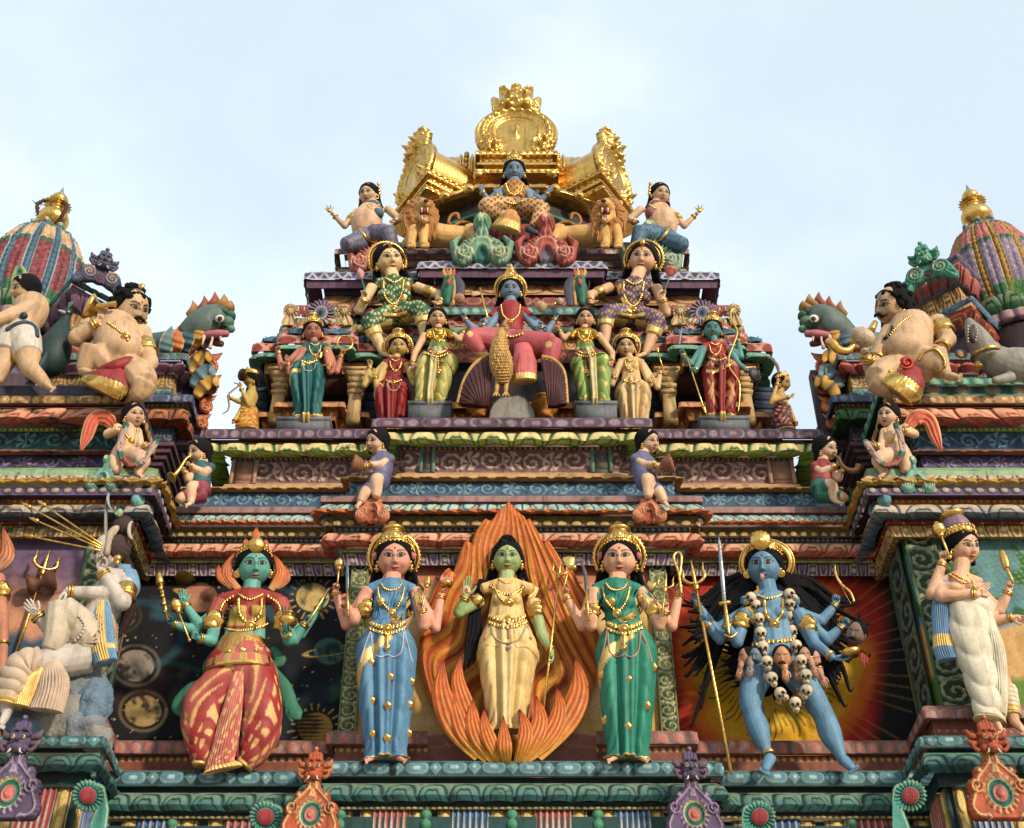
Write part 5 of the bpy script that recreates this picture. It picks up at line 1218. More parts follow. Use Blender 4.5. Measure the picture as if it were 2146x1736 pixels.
 # --- head ---
 def head(s,u,v,hh,yaw=0,pitch=.22,roll=0,d=0,skin=None,hi=True,eyes=True,brow=HAIR,lip=LIP,male=False,bindi=C(130,26,20),blush=None,iris=C(34,20,14),open_=1.0,neck=None,closed=False,eyeline=C(20,16,20)):
  """hh = half height in picture units. returns transform; adds sculpted head to the body"""
  sk=s.skin if skin is None else skin; ce=s.p(u,v,d); k=hh*s.ms(v)
  vd=-N(ce); rt=np.array([1.0,0,0]); rt=N(rt-vd*rt.dot(vd)); up=np.cross(vd,rt); 
  # local axes: x right, y away, z up
  B=np.stack([rt,-vd,up],1)
  R=B@rotm('Y',-roll)@rotm('Z',yaw)@rotm('X',-pitch)
  nl,nb=(112,84) if hi else (72,54)
  w=np.linspace(-1,1,nl,endpoint=False); lo=PI*(.50*w+.50*w**3); la=np.linspace(-PI/2+.03,PI/2-.03,nb)
  LO,LA=np.meshgrid(lo,la); x=np.sin(LO)*np.cos(LA); y=-np.cos(LO)*np.cos(LA); z=np.sin(LA)
  xx=x*.715*(1+.09*np.exp(-((z+.38)/.3)**2)-.05*sm(-z,.6,1)); fr=np.clip(-y,0,1)
  yy=np.where(y<0,-.80*fr**.85,y*.92); zz=z*1.0; yy=yy+.10*sm(-z,.3,1)*(y<0)
  G=lambda cx,cz,sx,sz: np.exp(-((xx-cx)/sx)**2-((zz-cz)/sz)**2)
  ax=np.abs(xx); f=sm(fr,.15,.5)
  ey=.02; ex=.275
  dy=0*xx
  dy+=-.055*np.exp(-((ax-.25)/.17)**2-((zz-.06)/.10)**2)+.060*np.exp(-((ax-ex)/.11)**2-((zz-ey)/.07)**2)
  br=sm(zz,-.42,-.30)*sm(zz,.24,.05); rid=np.clip((.20-zz)/.48,0,1); dy+=br*np.exp(-(xx/(.07+.035*rid))**2)*(.04+.125*rid**1.3)
  dy+=.05*np.exp(-((ax-.10)/.05)**2-((zz+.31)/.05)**2)
  dy+=.025*np.exp(-((ax-.27)/.16)**2-((zz-.22)/.05)**2)
  dy+=.055*G(0,-.53,.17,.045)+.06*G(0,-.63,.13,.045)-.04*G(0,-.575,.16,.018)-.03*G(0,-.72,.14,.035)+.075*G(0,-.85,.17,.10)+.03*np.exp(-((ax-.40)/.18)**2-((zz+.35)/.2)**2)
  yy=yy-dy*f
  v3=np.stack([xx,yy,zz],-1)
  c=np.zeros(xx.shape+(4,))+sk; front=(y<-.05)
  if blush is not None: c=mixc(c,blush,.6*np.exp(-((ax-.42)/.2)**2-((zz+.30)/.17)**2)*front)
  if eyes:
   tilt=(ax-ex)*.18; ez=zz-ey-tilt
   e=((ax-ex)/.168)**2+(np.where(ez>0,ez/.098,ez/.070))**2
   if closed:
    c=mixc(c,eyeline,soft(np.abs(ez+.02+((ax-ex)**2)*-1.6)-.014,.02)*((np.abs(ax-ex)<.15)&front))
   else:
    out=soft(e**.5-1.30,.14)*front; c=mixc(c,eyeline,out)
    wing=soft(np.abs(zz-ey-.03-(ax-ex-.12)*.35)-.014,.02)*((ax>ex+.10)&(ax<ex+.27)&front); c=mixc(c,eyeline,wing)
    c=mixc(c,C(222,212,196),soft(e**.5-.90,.12)*front); xi=ax-ex
    ri=np.hypot((xx-np.sign(xx)*ex)-.0,ez*1.0-.006)/.112; c=mixc(c,iris,soft(ri-1,.2)*(e<1)*front); c=mixc(c,C(12,10,12),soft(ri-.68,.2)*front)
   bz=ey+.245-1.3*(ax-ex-.02)**2+.10*(ax-ex); bt=.032*(1-.5*sm(ax,.3,.5))*(1.6 if male else 1.0)
   c=mixc(c,brow,soft(np.abs(zz-bz)-bt,.02)*((ax>.08)&(ax<.50)&front))
   lw=.18; zl=-.575+.05*(ax/lw)**2*.7
   ul=(zz>zl)&(zz<zl+.062*np.sqrt(np.clip(1-(ax/lw)**2,0,1))*(1-.25*np.exp(-(ax/.03)**2))); ll=(zz<=zl)&(zz>zl-.085*np.sqrt(np.clip(1-(ax/(lw*.85))**2,0,1)))
   c=mixc(c,lip,(ul|ll)*1.0*front); c=mixc(c,C(60,16,16),soft(np.abs(zz-zl)-.009,.015)*((ax<lw*1.05)&front))
   c=mixc(c,sk*.45,soft(np.hypot(ax-.055,(zz+.375)*1.6)-.024,.02)*front)
   if bindi is not None: c=mixc(c,bindi,soft(np.hypot(xx,(zz-.34)*.8)-.045,.02)*front)
  W_=(v3@R.T)*k+ce
  m=s.extra; base=m.n; m.grid(W_,c,wv=True); 
  for idx,rowi in ((0,0),(1,nb-1)):
   i0=m.n; m.add([W_[rowi].mean(0)],c=sk); j=np.arange(nl); m.t.append(np.stack([np.full(nl,i0),base+rowi*nl+j,base+rowi*nl+(j+1)%nl],-1))
  s.solids.append((W_.reshape(-1,3),np.stack([ (np.arange((nb-1)*nl)).reshape(nb-1,nl)[:,:-1]+o for o in (0,1,nl+1,nl)],-1).reshape(-1,4),np.zeros((0,3),int),None)); s.bvh=None
  H=lambda x,y,z: (np.stack(np.broadcast_arrays(x,y,z),-1)@R.T)*k+ce
  # ears
  for sx in (-1,1): m.ball(H(sx*.72,.10,-.03),np.array([.06,.13,.22])*k,sk,n=8,m=6,R=R); m.ball(H(sx*.73,.06,-.24),np.array([.05,.06,.09])*k,sk,n=8,m=5,R=R)
  s.H=H; s.HR=R; s.Hk=k; s.hs=sk
  return H
 def neck(s,a,b,r=(11,12)): s.t(s.limb,[a,b],list(r))
 def hair(s,style='back',c=HAIR,vol=1.0,side=(1,1),length=1.0,top=True,parting=True):
  H,R,k=s.H,s.HR,s.Hk; m=MB()
  def strands(d):
   a=np.arctan2(d[...,0],d[...,1]); return d*(1+.015*np.sin(a*26+d[...,2]*9))[...,None]
  m.ball(H(0,.26,.17),np.array([.85,.99,.95])*k*vol,c,n=56,m=28,R=R,fn=strands)
  if style in('long','curls','back'):
   for sx in (-1,1):
    for j,(x0,y0,z0,r) in enumerate(((.66,.16,.25,.20),(.58,.34,.2,.26),(.70,.26,.0,.17))):
     L=length*(1.5 if style!='back' else 1.0)
     q=[H(sx*x0,y0,z0),H(sx*(x0+.10),y0+.04,z0-.45),H(sx*(x0+.06+.08*j),y0+.08,z0-.9*L),H(sx*(x0+.22),y0+.02,z0-1.25*L)]
     if style=='back': q=q[:3]
     m.tube(np.array(q),np.array([r,r*.95,r*.75,r*.25][:len(q)])*k,c,n=9,k=4)
     if style in('curls','long'):
      for w in range(5):
       a=q[-1]; m.tube(np.array([H(sx*(x0+.05*w),y0,z0-.55-.15*w),H(sx*(x0+.26+.04*w),y0-.06,z0-.75-.18*w),H(sx*(x0+.20+.1*w),y0-.02,z0-1.0-.18*w)]),np.array([.10,.08,.02])*k,c,n=6,k=3)
  if parting:
   for sx in (-1,1):      # wavy hairline strands
    for w in range(5):
     z=.86-.05*w; m.tube(np.array([H(sx*.03,-.46-.05*w,z-.02),H(sx*(.32+.02*w),-.56,z-.22),H(sx*(.60+.02*w),-.34,z-.50),H(sx*(.76),.0,z-.74)]),np.array([.06,.08,.09,.07])*k,c,n=6,k=4)
  s.bld(m,'hair')
 def earrings(s,style='bell',c=GOLD):
  H,R,k=s.H,s.HR,s.Hk; Z=np.array([0,0,1.0]); Z=N(Z*.6+R[:,2]*.4)
  for sx in (-1,1):
   m=MB(); m.ball(H(sx*.75,-.06,-.20),.085*k,c,n=8,m=6); o=H(sx*.79,-.05,-.30)
   if style=='bell': m.lathe(o,-Z,[(0,.03*k),(.06*k,.10*k),(.12*k,.09*k),(.16*k,.05*k),(.20*k,.09*k),(.27*k,.17*k),(.30*k,.17*k),(.31*k,.05*k),(.38*k,.05*k),(.40*k,.01*k)],c,n=14)
   elif style=='disc': m.lathe(H(sx*.79,-.05,-.42),-N(H(0,0,0)),[(-.02*k,.19*k),(.05*k,.19*k),(.08*k,.13*k),(.06*k,.09*k),(.10*k,.04*k)],c,n=20)
   else:
    t=np.linspace(0,2*PI,16,endpoint=False); ce=H(sx*.79,-.02,-.42); m.tube(ce+.17*k*(np.cos(t)[:,None]*R[:,0]*.6+np.sin(t)[:,None]*R[:,2]+np.cos(t)[:,None]*R[:,1]*.5),.05*k,c,n=6,closed=True)
   s.bld(m,'earring','gold_leaf')
 def crown(s,h=1.3,r=.80,style='pot',c=GOLD,c2=None):
  H,R,k=s.H,s.HR,s.Hk; ax=N(R[:,2]*1.0+R[:,1]*.28); o=H(0,.16,.48); c2=c if c2 is None else c2
  m=MB()
  if style=='pot': pr=[(0,r),(.10,r*1.05),(.2,r*.97),(.5,r*.86),(.75,r*.66),(.84,r*.55),(.9,r*.62),(1.0,r*.66),(1.08,r*.60),(1.15,r*.45),(1.28,r*.30),(1.32,r*.1)]
  elif style=='cone': pr=[(0,r),(.10,r*1.05),(.2,r*.95),(.5,r*.80),(.7,r*.62),(.76,r*.66),(.82,r*.56),(1.0,r*.42),(1.04,r*.46),(1.1,r*.34),(1.25,r*.22),(1.3,r*.26),(1.42,r*.12),(1.5,r*.02)]
  else: pr=[(0,r),(.12,r*1.06),(.22,r*.96),(.45,r*.86),(.62,r*.55),(.7,r*.1)]
  f=h/1.3
  m.lathe(o,ax,[(a*f*k,b*k) for a,b in pr],c,n=40,k=3,xref=-R[:,1],rmod=lambda hh,th,r_: r_*(1+.018*np.cos(th*20)*(hh<.7*k*f)))
  # beaded browband and medallions
  for zz,rr in ((.03,r*1.03),(.22,r*1.0)):
   for i in range(26):
    a=i/26*2*PI; e1=-R[:,1]; e1=N(e1-ax*e1.dot(ax)); e2=np.cross(ax,e1); m.ball(o+ax*zz*f*k+(e1*math.cos(a)+e2*math.sin(a))*rr*k,.045*k,c,n=6,m=4)
  e1=-R[:,1]; e1=N(e1-ax*e1.dot(ax)); e2=np.cross(ax,e1); ob=s.bld(m,'crown','gold_leaf')
  for a,rr,hh in ((0,.27,.40),(.75,.2,.34),(-.75,.2,.34)):
   dr=e1*math.cos(a)+e2*math.sin(a); ce=o+ax*hh*f*k+dr*r*.84*k; nn=N(dr*1+ax*.35); m=MB()
   m.lathe(ce,nn,[(0,rr*k),(.05*k,rr*.95*k),(.09*k,rr*.66*k),(.06*k,rr*.5*k),(.13*k,rr*.25*k),(.15*k,.01*k)],c,n=20,rmod=lambda h_,th,r_: r_*(1+.07*np.cos(th*10))); m.build('medallion',ob,'gold_leaf')
 def halo(s,r=1.15,w=.10,c=GOLD,flowers=True,y=.3,flatz=1.0,cz=.1,teeth=True):
  H,R,k=s.H,s.HR,s.Hk; m=MB(); t=np.linspace(-.7,PI+.7,60)
  p=np.array([H(math.cos(a)*r,y,cz+math.sin(a)*r*flatz) for a in t]); m.tube(p,w*k,c,n=8); p2=np.array([H(math.cos(a)*(r-.16),y-.02,cz+math.sin(a)*(r-.16)*flatz) for a in t]); m.tube(p2,w*.5*k,c,n=6)
  if teeth:
   for a in t[::2]: m.ball(H(math.cos(a)*(r+.07),y,cz+math.sin(a)*(r+.07)*flatz),.06*k,c,n=6,m=4)
  s.bld(m,'head_ring','gold_leaf')
  if flowers:
   for sx in (-1,1):
    m=MB(); ce=H(sx*.86,.05,.10); nn=-N(ce); m.lathe(ce,nn,[(0,.16*k),(.06*k,.18*k),(.1*k,.10*k),(.12*k,.02*k)],C(206,120,130),n=14,rmod=lambda h_,th,r_: r_*(1+.2*np.cos(th*5))); s.bld(m,'hair_flower')
 def moustache(s,c=HAIR,w=.42):
  H,k=s.H,s.Hk; m=MB()
  for sx in (-1,1): m.tube(np.array([H(0,-.88,-.44),H(sx*w*.4,-.86,-.47),H(sx*w*.8,-.74,-.53),H(sx*w*1.08,-.62,-.44)]),np.array([.05,.075,.05,.02])*k,c,n=8,k=4)
  s.bld(m,'moustache')
 # --- skirts ---
 def skirt(s,secs,name='skirt',col=None,n=110,rowsn=96,style='sari',parent=None,mat='statue_paint',amp=1.0):
  """secs: [(u,v,d,rx,ry)] waist to hem. col(th,t)->rgba, th: -pi..pi, 0 front, + picture right"""
  q=spl(np.array(secs,float),max(2,int(rowsn/(len(secs)-1)))); m=len(q); t=np.linspace(0,1,m); th=np.linspace(-PI,PI,n,endpoint=False); TH,T=np.meshgrid(th,t)
  ce=s.pts(q[:,:3]); TT=np.gradient(ce,axis=0); TT/=np.linalg.norm(TT,axis=1)[:,None]; ex=np.array([1.0,0,0]); e1=ex-TT*(TT@ex)[:,None]; e1/=np.linalg.norm(e1,axis=1)[:,None]; e2=np.cross(e1,TT); e2*=np.sign(-e2[:,1])[:,None]
  dr=0*T; rx=q[:,3][:,None]; 
  amp=amp*(3.4 if n>60 else 2.2)
  if style=='sari':
   dr+=(5*np.exp(-((np.abs(TH)-.62)/.36)**2)*np.exp(-((T-.52)/.17)**2)-3*np.exp(-((T-.80)/.12)**2)*np.exp(-((np.abs(TH)-.9)/.5)**2))*amp*.5
   cen=np.exp(-(TH/.26)**6)*sm(T,.04,.16); dr+=cen*(1.5+1.6*np.abs(np.sin(TH*11)))*amp
   dr-=3.2*np.exp(-((np.abs(TH)-.42)/.13)**2)*sm(T,.15,.5)*amp
   ph=T*27-np.abs(TH)*3.4+.5*np.sin(TH*4+T*5); dr+=1.5*np.abs(np.sin(ph))**.55*amp*sm(np.abs(TH),.35,.6)*sm(T,.05,.2)*(1-sm(T,.95,1)*.5)
   dr+=sm(T,.90,1)*(1.0*np.abs(np.sin(TH*9)))*amp
  elif style=='dhoti':
   dr-=4.5*np.exp(-(TH/.30)**2)*sm(T,.15,.6)*amp*0; cen=np.exp(-(TH/.22)**6)*sm(T,.08,.2); dr+=cen*(2.5+1.4*np.abs(np.sin(TH*12)))*amp
   dr-=5.0*np.exp(-((np.abs(TH)-.42)/.16)**2)*sm(T,.2,.55)*amp
   ph=T*17-np.abs(TH)*3.2; dr+=1.9*np.abs(np.sin(ph*1.3))**.6*amp*sm(np.abs(TH),.3,.5)*sm(T,.1,.3)
  elif style=='wrap':
   ph=T*22-TH*1.3+.5*np.sin(TH*3); dr+=1.35*np.abs(np.sin(ph*.9))**.6*amp*sm(T,.03,.1)
  elif style=='pleat':
   dr+=1.8*np.abs(np.sin(TH*14+.6*np.sin(T*4)))*amp*sm(T,.1,.4)
  g=ce[:,None]+e1[:,None]*(np.sin(TH)*(rx+dr)*s.ms(q[:,1])[:,None])[...,None]+e2[:,None]*(np.cos(TH)*(q[:,4][:,None]+dr)*s.ms(q[:,1])[:,None])[...,None]
  c=col(TH,T) if callable(col) else np.zeros(TH.shape+(4,))+col
  mb=MB(); mb.grid(g,c,wv=True); i0=mb.n; mb.add([ce[0],ce[-1]],c=c[0,0]); j=np.arange(n)
  mb.t.append(np.stack([np.full(n,i0),j,(j+1)%n],-1)); mb.t.append(np.stack([np.full(n,i0+1),(m-1)*n+(j+1)%n,(m-1)*n+j],-1))
  return s.bld(mb,name,mat,solid=True)
def held(name,fig,build,label,cat,mat='gold_leaf',group=None):
 m=MB(); build(m); o=m.build(name,None,mat); tag(o,label,cat,group); return o
def borders(base,gold=GOLDP,hem=.035,diag=None,center=None,spots=None,spotc=None):
 def f(TH,T):
  c=np.zeros(TH.shape+(4,))+base
  if center is not None: c=mixc(c,center,(np.abs(TH)<.24)*(T>.06)*1.0)
  if spots: 
   a=np.abs(((TH*spots/2/PI+.5*np.floor(T*spots*1.2))%1)-.5); b=np.abs(((T*spots*1.2)%1)-.5); c=mixc(c,spotc,soft(np.hypot(a*1.2,b)-.2,.06))
  if diag is not None:
   z=T-(diag[0]+diag[1]*(TH-.2)); c=mixc(c,gold,((np.abs(z)<diag[2])&(TH<.25)&(TH>-2.2))*1.0)
  c=mixc(c,gold,(T>1-hem)*1.0); return c
 return f
def standing(name,label,u,v,y,skin,top,bot,group=None,H=477,headu=None,headv=None,hh=40,yaw=0,pitch=.22,roll=0,shv=None,nu=None,shw=50,wu=None,wv=None,ww=33,hu=None,hv=None,hw=54,hemw=46,hair='curls',crownh=1.25,cstyle='pot',halo=True,ear='bell',skirtcol=None,blouse=True,bust=True,lean=30,hi=True,neckl=True,kind='statue',sstyle='sari',feet=True,midriff=False,blushc=None,crown=True,hem_u=None,knee=None,sleeve=True,sleevecol=None,build=True,headkw={},vox=2.2):
 """u,v: centre of the hem; other parts in picture units relative to H"""
 f=Fig(name,label,kind,u,v,y,skin,group); k=H/477; f.k=k
 f.hu=headu or u; f.hv=headv or v-420*k; f.nu=nu if nu is not None else (f.hu*.5+(wu or u)*.5); f.shv=shv or v-350*k
 f.wu=wu or u; f.wv=wv or v-280*k; f.hu_=hu or u; f.hv_=hv or v-225*k
 L=lean*k; D=lambda vv: L*(v-vv)/(H)   # lean toward the viewer with height
 f.D=D; shw*=k; ww*=k; hw*=k; hemw*=k; hh*=k
 f.shw=shw; f.sh=lambda sx,dd=0: (f.nu+sx*(shw-9*k),f.shv+6*k,D(f.shv)+dd)
 def torso(m,g=0,bs=0,low=True):
  f.t(m,[(f.nu,f.shv-10*k,D(f.shv)-4*k),(f.nu,f.shv,D(f.shv)),(f.nu,f.shv+12*k,D(f.shv)),(f.nu*.6+f.wu*.4,f.shv+38*k,D(f.shv+38)),(f.wu,f.wv,D(f.wv))]+([(f.hu_,f.hv_,D(f.hv_))] if low else []),[15*k+g,25*k+g,31*k+g,27*k+g,ww*.72+g]+([hw*.7+g] if low else []))
  for sx in (-1,1):
   f.t(m,[(f.nu+sx*8*k,f.shv-6*k,D(f.shv)),(f.nu+sx*(shw-10*k),f.shv+7*k,D(f.shv))],[15*k+g,12*k+g])
   f.t(m,[(f.nu+sx*14*k,f.shv+8*k,D(f.shv)),(f.wu+sx*(ww-16*k),f.wv,D(f.wv))],[17*k+g,17*k+g])
   if low: f.t(m,[(f.wu+sx*(ww-16*k),f.wv,D(f.wv)),(f.hu_+sx*(hw-24*k),f.hv_,D(f.hv_))],[17*k+g,22*k+g])
   if bust: f.b(m,(f.nu*.7+f.wu*.3+sx*17*k,f.shv+32*k,D(f.shv)+17*k),(16*k+g+bs,15*k+g+bs,14*k+g+bs))
 torso(f.limb); f.t(f.limb,[(f.hu,f.hv+10*k,D(f.hv)-6*k),(f.nu,f.shv,D(f.shv))],[18*k,19*k])
 f.head(f.hu,f.hv,hh,yaw,pitch,roll,D(f.hv)+3*k,hi=hi,blush=blushc,**headkw)
 f.torso=torso
 if hair: f.hair(hair)
 if ear: f.earrings(ear)
 if crown: f.crown(crownh,style=cstyle)
 if halo: f.halo()
 f.topcol=top
 def finish(blousefn=None,skirt=True,armsleeves=()):
  f.body(vox=vox)
  if blouse:
   def bl(m):
    torso(m,1.8,0,low=False)
    for a,b,r0,r1 in armsleeves: f.t(m,[a,b],[r0+2.2*k,r1+2.2*k])
   f.cloth(bl,'blouse',top,fn=blousefn,vox=vox)
  if skirt:
   kn=knee or (f.hu_*.5+u*.5,v-120*k)
   f.skirt([(f.wu,f.wv-2*k,D(f.wv),ww*1.06,ww*.82),(f.wu*.5+f.hu_*.5,f.wv*.6+f.hv_*.4,D(f.wv),(ww*.5+hw*.5)*1.04,hw*.66),(f.hu_,f.hv_,D(f.hv_),hw*1.05,hw*.78),(kn[0],kn[1]-40*k,D(kn[1])+4*k,hw*.98,hw*.72),(kn[0]*.6+u*.4,kn[1]+30*k,D(kn[1])+3*k,hemw*.98,hemw*.72),(u,v-14*k,2,hemw*.82,hemw*.62),(u,v,0,hemw*.92,hemw*.70)],'skirt',skirtcol or borders(bot),style=sstyle)
  if feet and skirt:
   for sx in (-1,1):
    g=Fig.__new__(Fig); g.__dict__.update(f.__dict__); g.extra=MB(); g.foot((u+sx*26*k,v-4*k,16*k),(u+sx*40*k,v+3*k,34*k),7*k); g.extra.build('foot',f.root,'statue_paint')
 f.finish=finish
 return f
# ---------------- blue sari ----------------
BS=C(92,142,178)
def sari_lady(label,u,hu,skin,top,cloth,dcol,mirror=1,y=10.02,wu=None,hipu=None,yaw=0):
 return standing('goddess_statue',label,u,1592,y,skin,top,cloth,headu=hu,headv=1170,hh=45,yaw=yaw,pitch=.17,nu=hu-6,shv=1231,wu=wu or hu-14,wv=1312,hu=hipu or hu-14,hv=1365,hw=56,hemw=50,shw=57,ww=35,skirtcol=borders(cloth,diag=(.30,-.13,.035) if mirror>0 else (.28,-.13,.035),hem=.04))
def lady_jewels(f,pearl=C(206,200,214)):
 k=f.k; u=f.nu; v=f.shv; w=f.wu
 for i in range(6): f.chain('drape_fold',[(u+(46-i*9)*k,v+(4+i*1)*k),(u+(30-i*8)*k,v+(34+i*3)*k),(u+(4-i*7)*k,v+(62+i*1.5)*k)],2.0*k,f.topcol*np.array([1.1,1.1,1.1,1]),off=.6,beads=False,mat='statue_paint')
 for i in range(4): f.chain('drape_fold',[(u-(40-i*5)*k,v+(12+i*4)*k),(u-(36-i*4)*k,v+(40+i*2)*k),(w-(26-i*4)*k,v+66*k)],1.8*k,f.topcol,off=.6,beads=False,mat='statue_paint')
 f.chain('necklace',[(u-22*k,v-8*k),(u-14*k,v+2*k),(u,v+6*k),(u+14*k,v+2*k),(u+22*k,v-8*k)],2.6*k,off=1.5)
 f.chain('long_necklace',[(u-28*k,v+2*k),(u-24*k,v+24*k),(u-8*k,v+44*k),(u+2*k,v+50*k),(u+12*k,v+42*k),(u+22*k,v+24*k),(u+27*k,v+2*k)],3.4*k,off=2,pend=(u+1*k,v+55*k,11*k))
 f.chain('waist_belt',[(w-34*k,f.wv-4*k),(w-18*k,f.wv+2*k),(w,f.wv+4*k),(w+18*k,f.wv+1*k),(w+34*k,f.wv-6*k)],6*k,off=2,pend=(w,f.wv+6*k,12*k))
 f.chain('waist_belt',[(w-36*k,f.wv+6*k),(w-18*k,f.wv+13*k),(w,f.wv+16*k),(w+18*k,f.wv+12*k),(w+36*k,f.wv+4*k)],4.5*k,off=2)
 h=f.hu_
 for sx in (-1,1):
  f.chain('pearl_strand',[(w+sx*34*k,f.wv+14*k),(w+sx*30*k,f.hv_-2*k),(w+sx*16*k,f.hv_+12*k),(w+sx*2*k,f.hv_+8*k)],2.0*k,pearl,off=1.5,mat='statue_paint')
  f.chain('pearl_strand',[(w+sx*36*k,f.wv+12*k),(h+sx*46*k,f.hv_-8*k),(h+sx*54*k,f.hv_+22*k)],1.9*k,pearl,off=1.5,mat='statue_paint')
 f.chain('belt_pendant',[(w,f.wv+18*k),(w,f.wv+40*k)],3.4*k,off=2,pend=(w,f.wv+46*k,7*k))
def blade(m,a,b,w,c=C(120,130,140,.7)):
 a=np.array(a);b=np.array(b); m.tube(np.array([a,a*.5+b*.5,a*.1+b*.9,b]),np.array([w,w,w*.7,w*.05]),c,n=8,flat=.25,up=[0,-1,0])
def mace(f,m,a,b,rb,r=2.2):
 """from a (butt) to b (head centre)"""
 A=f.p(*a);B=f.p(*b); ax=N(B-A); L=np.linalg.norm(B-A); s=f.s; m.tube([A,B],r*s,GOLD,n=8); m.ball(A,r*1.7*s,GOLD)
 m.lathe(B-ax*rb*1.1*s,ax,[(0,r*s),(rb*.1*s,rb*.5*s),(rb*.25*s,rb*.35*s),(rb*.6*s,rb*.85*s),(rb*1.1*s,rb*s),(rb*1.6*s,rb*.9*s),(rb*1.75*s,rb*.95*s),(rb*1.9*s,rb*.75*s),(rb*2.2*s,rb*.35*s),(rb*2.35*s,rb*.42*s),(rb*2.6*s,rb*.1*s)],GOLD,n=22)
def sceptre(f,m,a,b,rb,r=2.2):
 A=f.p(*a);B=f.p(*b); ax=N(B-A); s=f.s; m.tube([A,B],r*s,GOLD,n=8); m.ball(A,r*1.5*s,GOLD)
 m.lathe(B-ax*rb*1.5*s,ax,[(0,r*s),(rb*.3*s,rb*.6*s),(rb*.6*s,rb*.4*s),(rb*.9*s,rb*.95*s),(rb*1.5*s,rb*s),(rb*2*s,rb*.7*s),(rb*2.1*s,rb*.9*s),(rb*2.6*s,rb*.8*s),(rb*3.0*s,rb*.4*s),(rb*3.1*s,rb*.5*s),(rb*3.6*s,rb*.12*s),(rb*4.2*s,rb*.02*s)],GOLD,n=22)
def trident(f,m,a,b,w,h,r=2.0,c=GOLD):
 """shaft a->b, prongs rise h beyond b, half width w"""
 A=f.p(*a);B=f.p(*b); s=f.s; m.tube([A,B],r*s,c,n=8); ax=N(B-A); rt=N(np.cross(ax,N(B))); rt=rt*np.sign(rt[0])
 m.lathe(B-ax*h*.30*s,ax,[(0,r*s),(2*s,r*2.2*s),(4*s,r*1.2*s),(7*s,r*2.6*s),(10*s,r*1.4*s),(13*s,r*2*s)],c,n=14)
 m.tube(np.array([B-ax*.1*h*s,B+ax*h*.45*s,B+ax*h*s]),np.array([w*.14,w*.16,w*.01])*s,c,n=8,k=4)
 for sx in (-1,1):
  q=[(0,0),(.45,.02),(.92,.22),(.86,.52),(.98,.82)]; m.tube(np.array([B+rt*sx*w*x*s+ax*h*z*s for x,z in q]),np.array([.14,.15,.16,.12,.01])*w*s,c,n=8,k=5)
# left: blue sari
f=sari_lady('gold-crowned statue in a light blue sari, left of the flame niche',808,826,C(232,164,140),BS,BS,None,wu=812,hipu=810,yaw=.04)
sl=[]
f.arm(f.sh(-1),(742,1300,24),(722,1262,50),(14,12,8),('grip',(714,1232,58)),L=27); 
f.arm(f.sh(-1,4),(726,1310,8),(702,1238,24),(14,12,8),('grip',(706,1208,36)),L=27,armlet=False); f.armlet((768,1262,22),(764,1290,24),15)
f.arm(f.sh(1),(888,1312,24),(884,1275,50),(14,12,8),('grip',(884,1244,56)),L=27,thumb=-1); 
f.arm(f.sh(1,2),(912,1316,8),(925,1244,26),(14,12,8),('cup',(942,1226,40)),L=27,palm=(0,1,.35))
f.finish(armsleeves=[(f.sh(1),(880,1290,20),12,11)]); lady_jewels(f)
f.sash('sari_border',[(882,1222),(874,1258),(850,1290),(818,1304)],[9,9,8,5],off=2.5)
f.motif([(799,1262),(778,1390),(862,1430),(818,1420),(780,1470),(813,1480),(858,1478),(782,1540),(812,1548),(856,1538)],11)
held('mace',f,lambda m: mace(f,m,(707,1228,38),(711,1184,40),12),'gold mace with a round head, raised by the statue in the blue sari','mace')
held('sword',f,lambda m:(blade(m,f.p(728,1236,62),f.p(728,1172,58),4*f.s),m.tube([f.p(730,1292,60),f.p(728,1236,62)],3.2*f.s,GOLD,n=10)),'short upright sword held by the statue in the blue sari','sword')
held('sceptre',f,lambda m: sceptre(f,m,(882,1290,60),(896,1222,58),8.5),'gold sceptre in the front hand of the statue in the blue sari','sceptre')
def fire(m,f,u,v,d,k=1.0):
 m.lathe(f.p(u,v+6*k,d),(0,0,1),[(0,8*k*f.s),(3*k*f.s,14*k*f.s),(9*k*f.s,16*k*f.s),(10*k*f.s,13*k*f.s)],GOLD,n=20)
 for i in range(8):
  x=(i-3.5)*3*k; f.t(m,[(u+x,v-2*k,d),(u+x*1.1+1*k,v-12*k,d),(u+x*.8-1*k,v-(18+5*math.sin(i*2.1))*k,d)],[2.6*k,2.0*k,.3*k],C(226,150,130),n=6)
held('fire_bowl',f,lambda m: fire(m,f,935,1224,42),'small bowl of pink flames on the raised palm of the blue sari statue','bowl')
# right: green sari
GS=C(44,140,116)
f=sari_lady('gold-crowned statue in an emerald green sari, right of the flame niche',1316,1298,C(238,180,144),C(40,132,112),GS,None,mirror=-1,wu=1308,hipu=1312,yaw=-.02)
f.arm(f.sh(-1),(1220,1312,8),(1184,1248,24),(14,12,8),('grip',(1182,1216,38)),L=27); f.armlet((1246,1268,22),(1240,1294,24),14)
f.arm(f.sh(-1,4),(1240,1312,24),(1232,1278,50),(14,12,8),('grip',(1230,1244,58)),L=27)
f.arm(f.sh(1),(1382,1312,24),(1396,1278,50),(14,12,8),('grip',(1396,1246,58)),L=27,thumb=-1); f.armlet((1364,1268,22),(1372,1294,24),14)
f.arm(f.sh(1,2),(1408,1312,8),(1424,1240,26),(14,12,8),('grip',(1426,1210,38)),L=27,thumb=-1)
f.finish(armsleeves=[(f.sh(1),(1360,1262,20),13,12),(f.sh(-1),(1254,1262,20),13,12)]); lady_jewels(f,C(214,150,134))
f.sash('sari_border',[(1366,1220),(1352,1256),(1330,1288),(1296,1302)],[9,9,8,5],off=2.5)
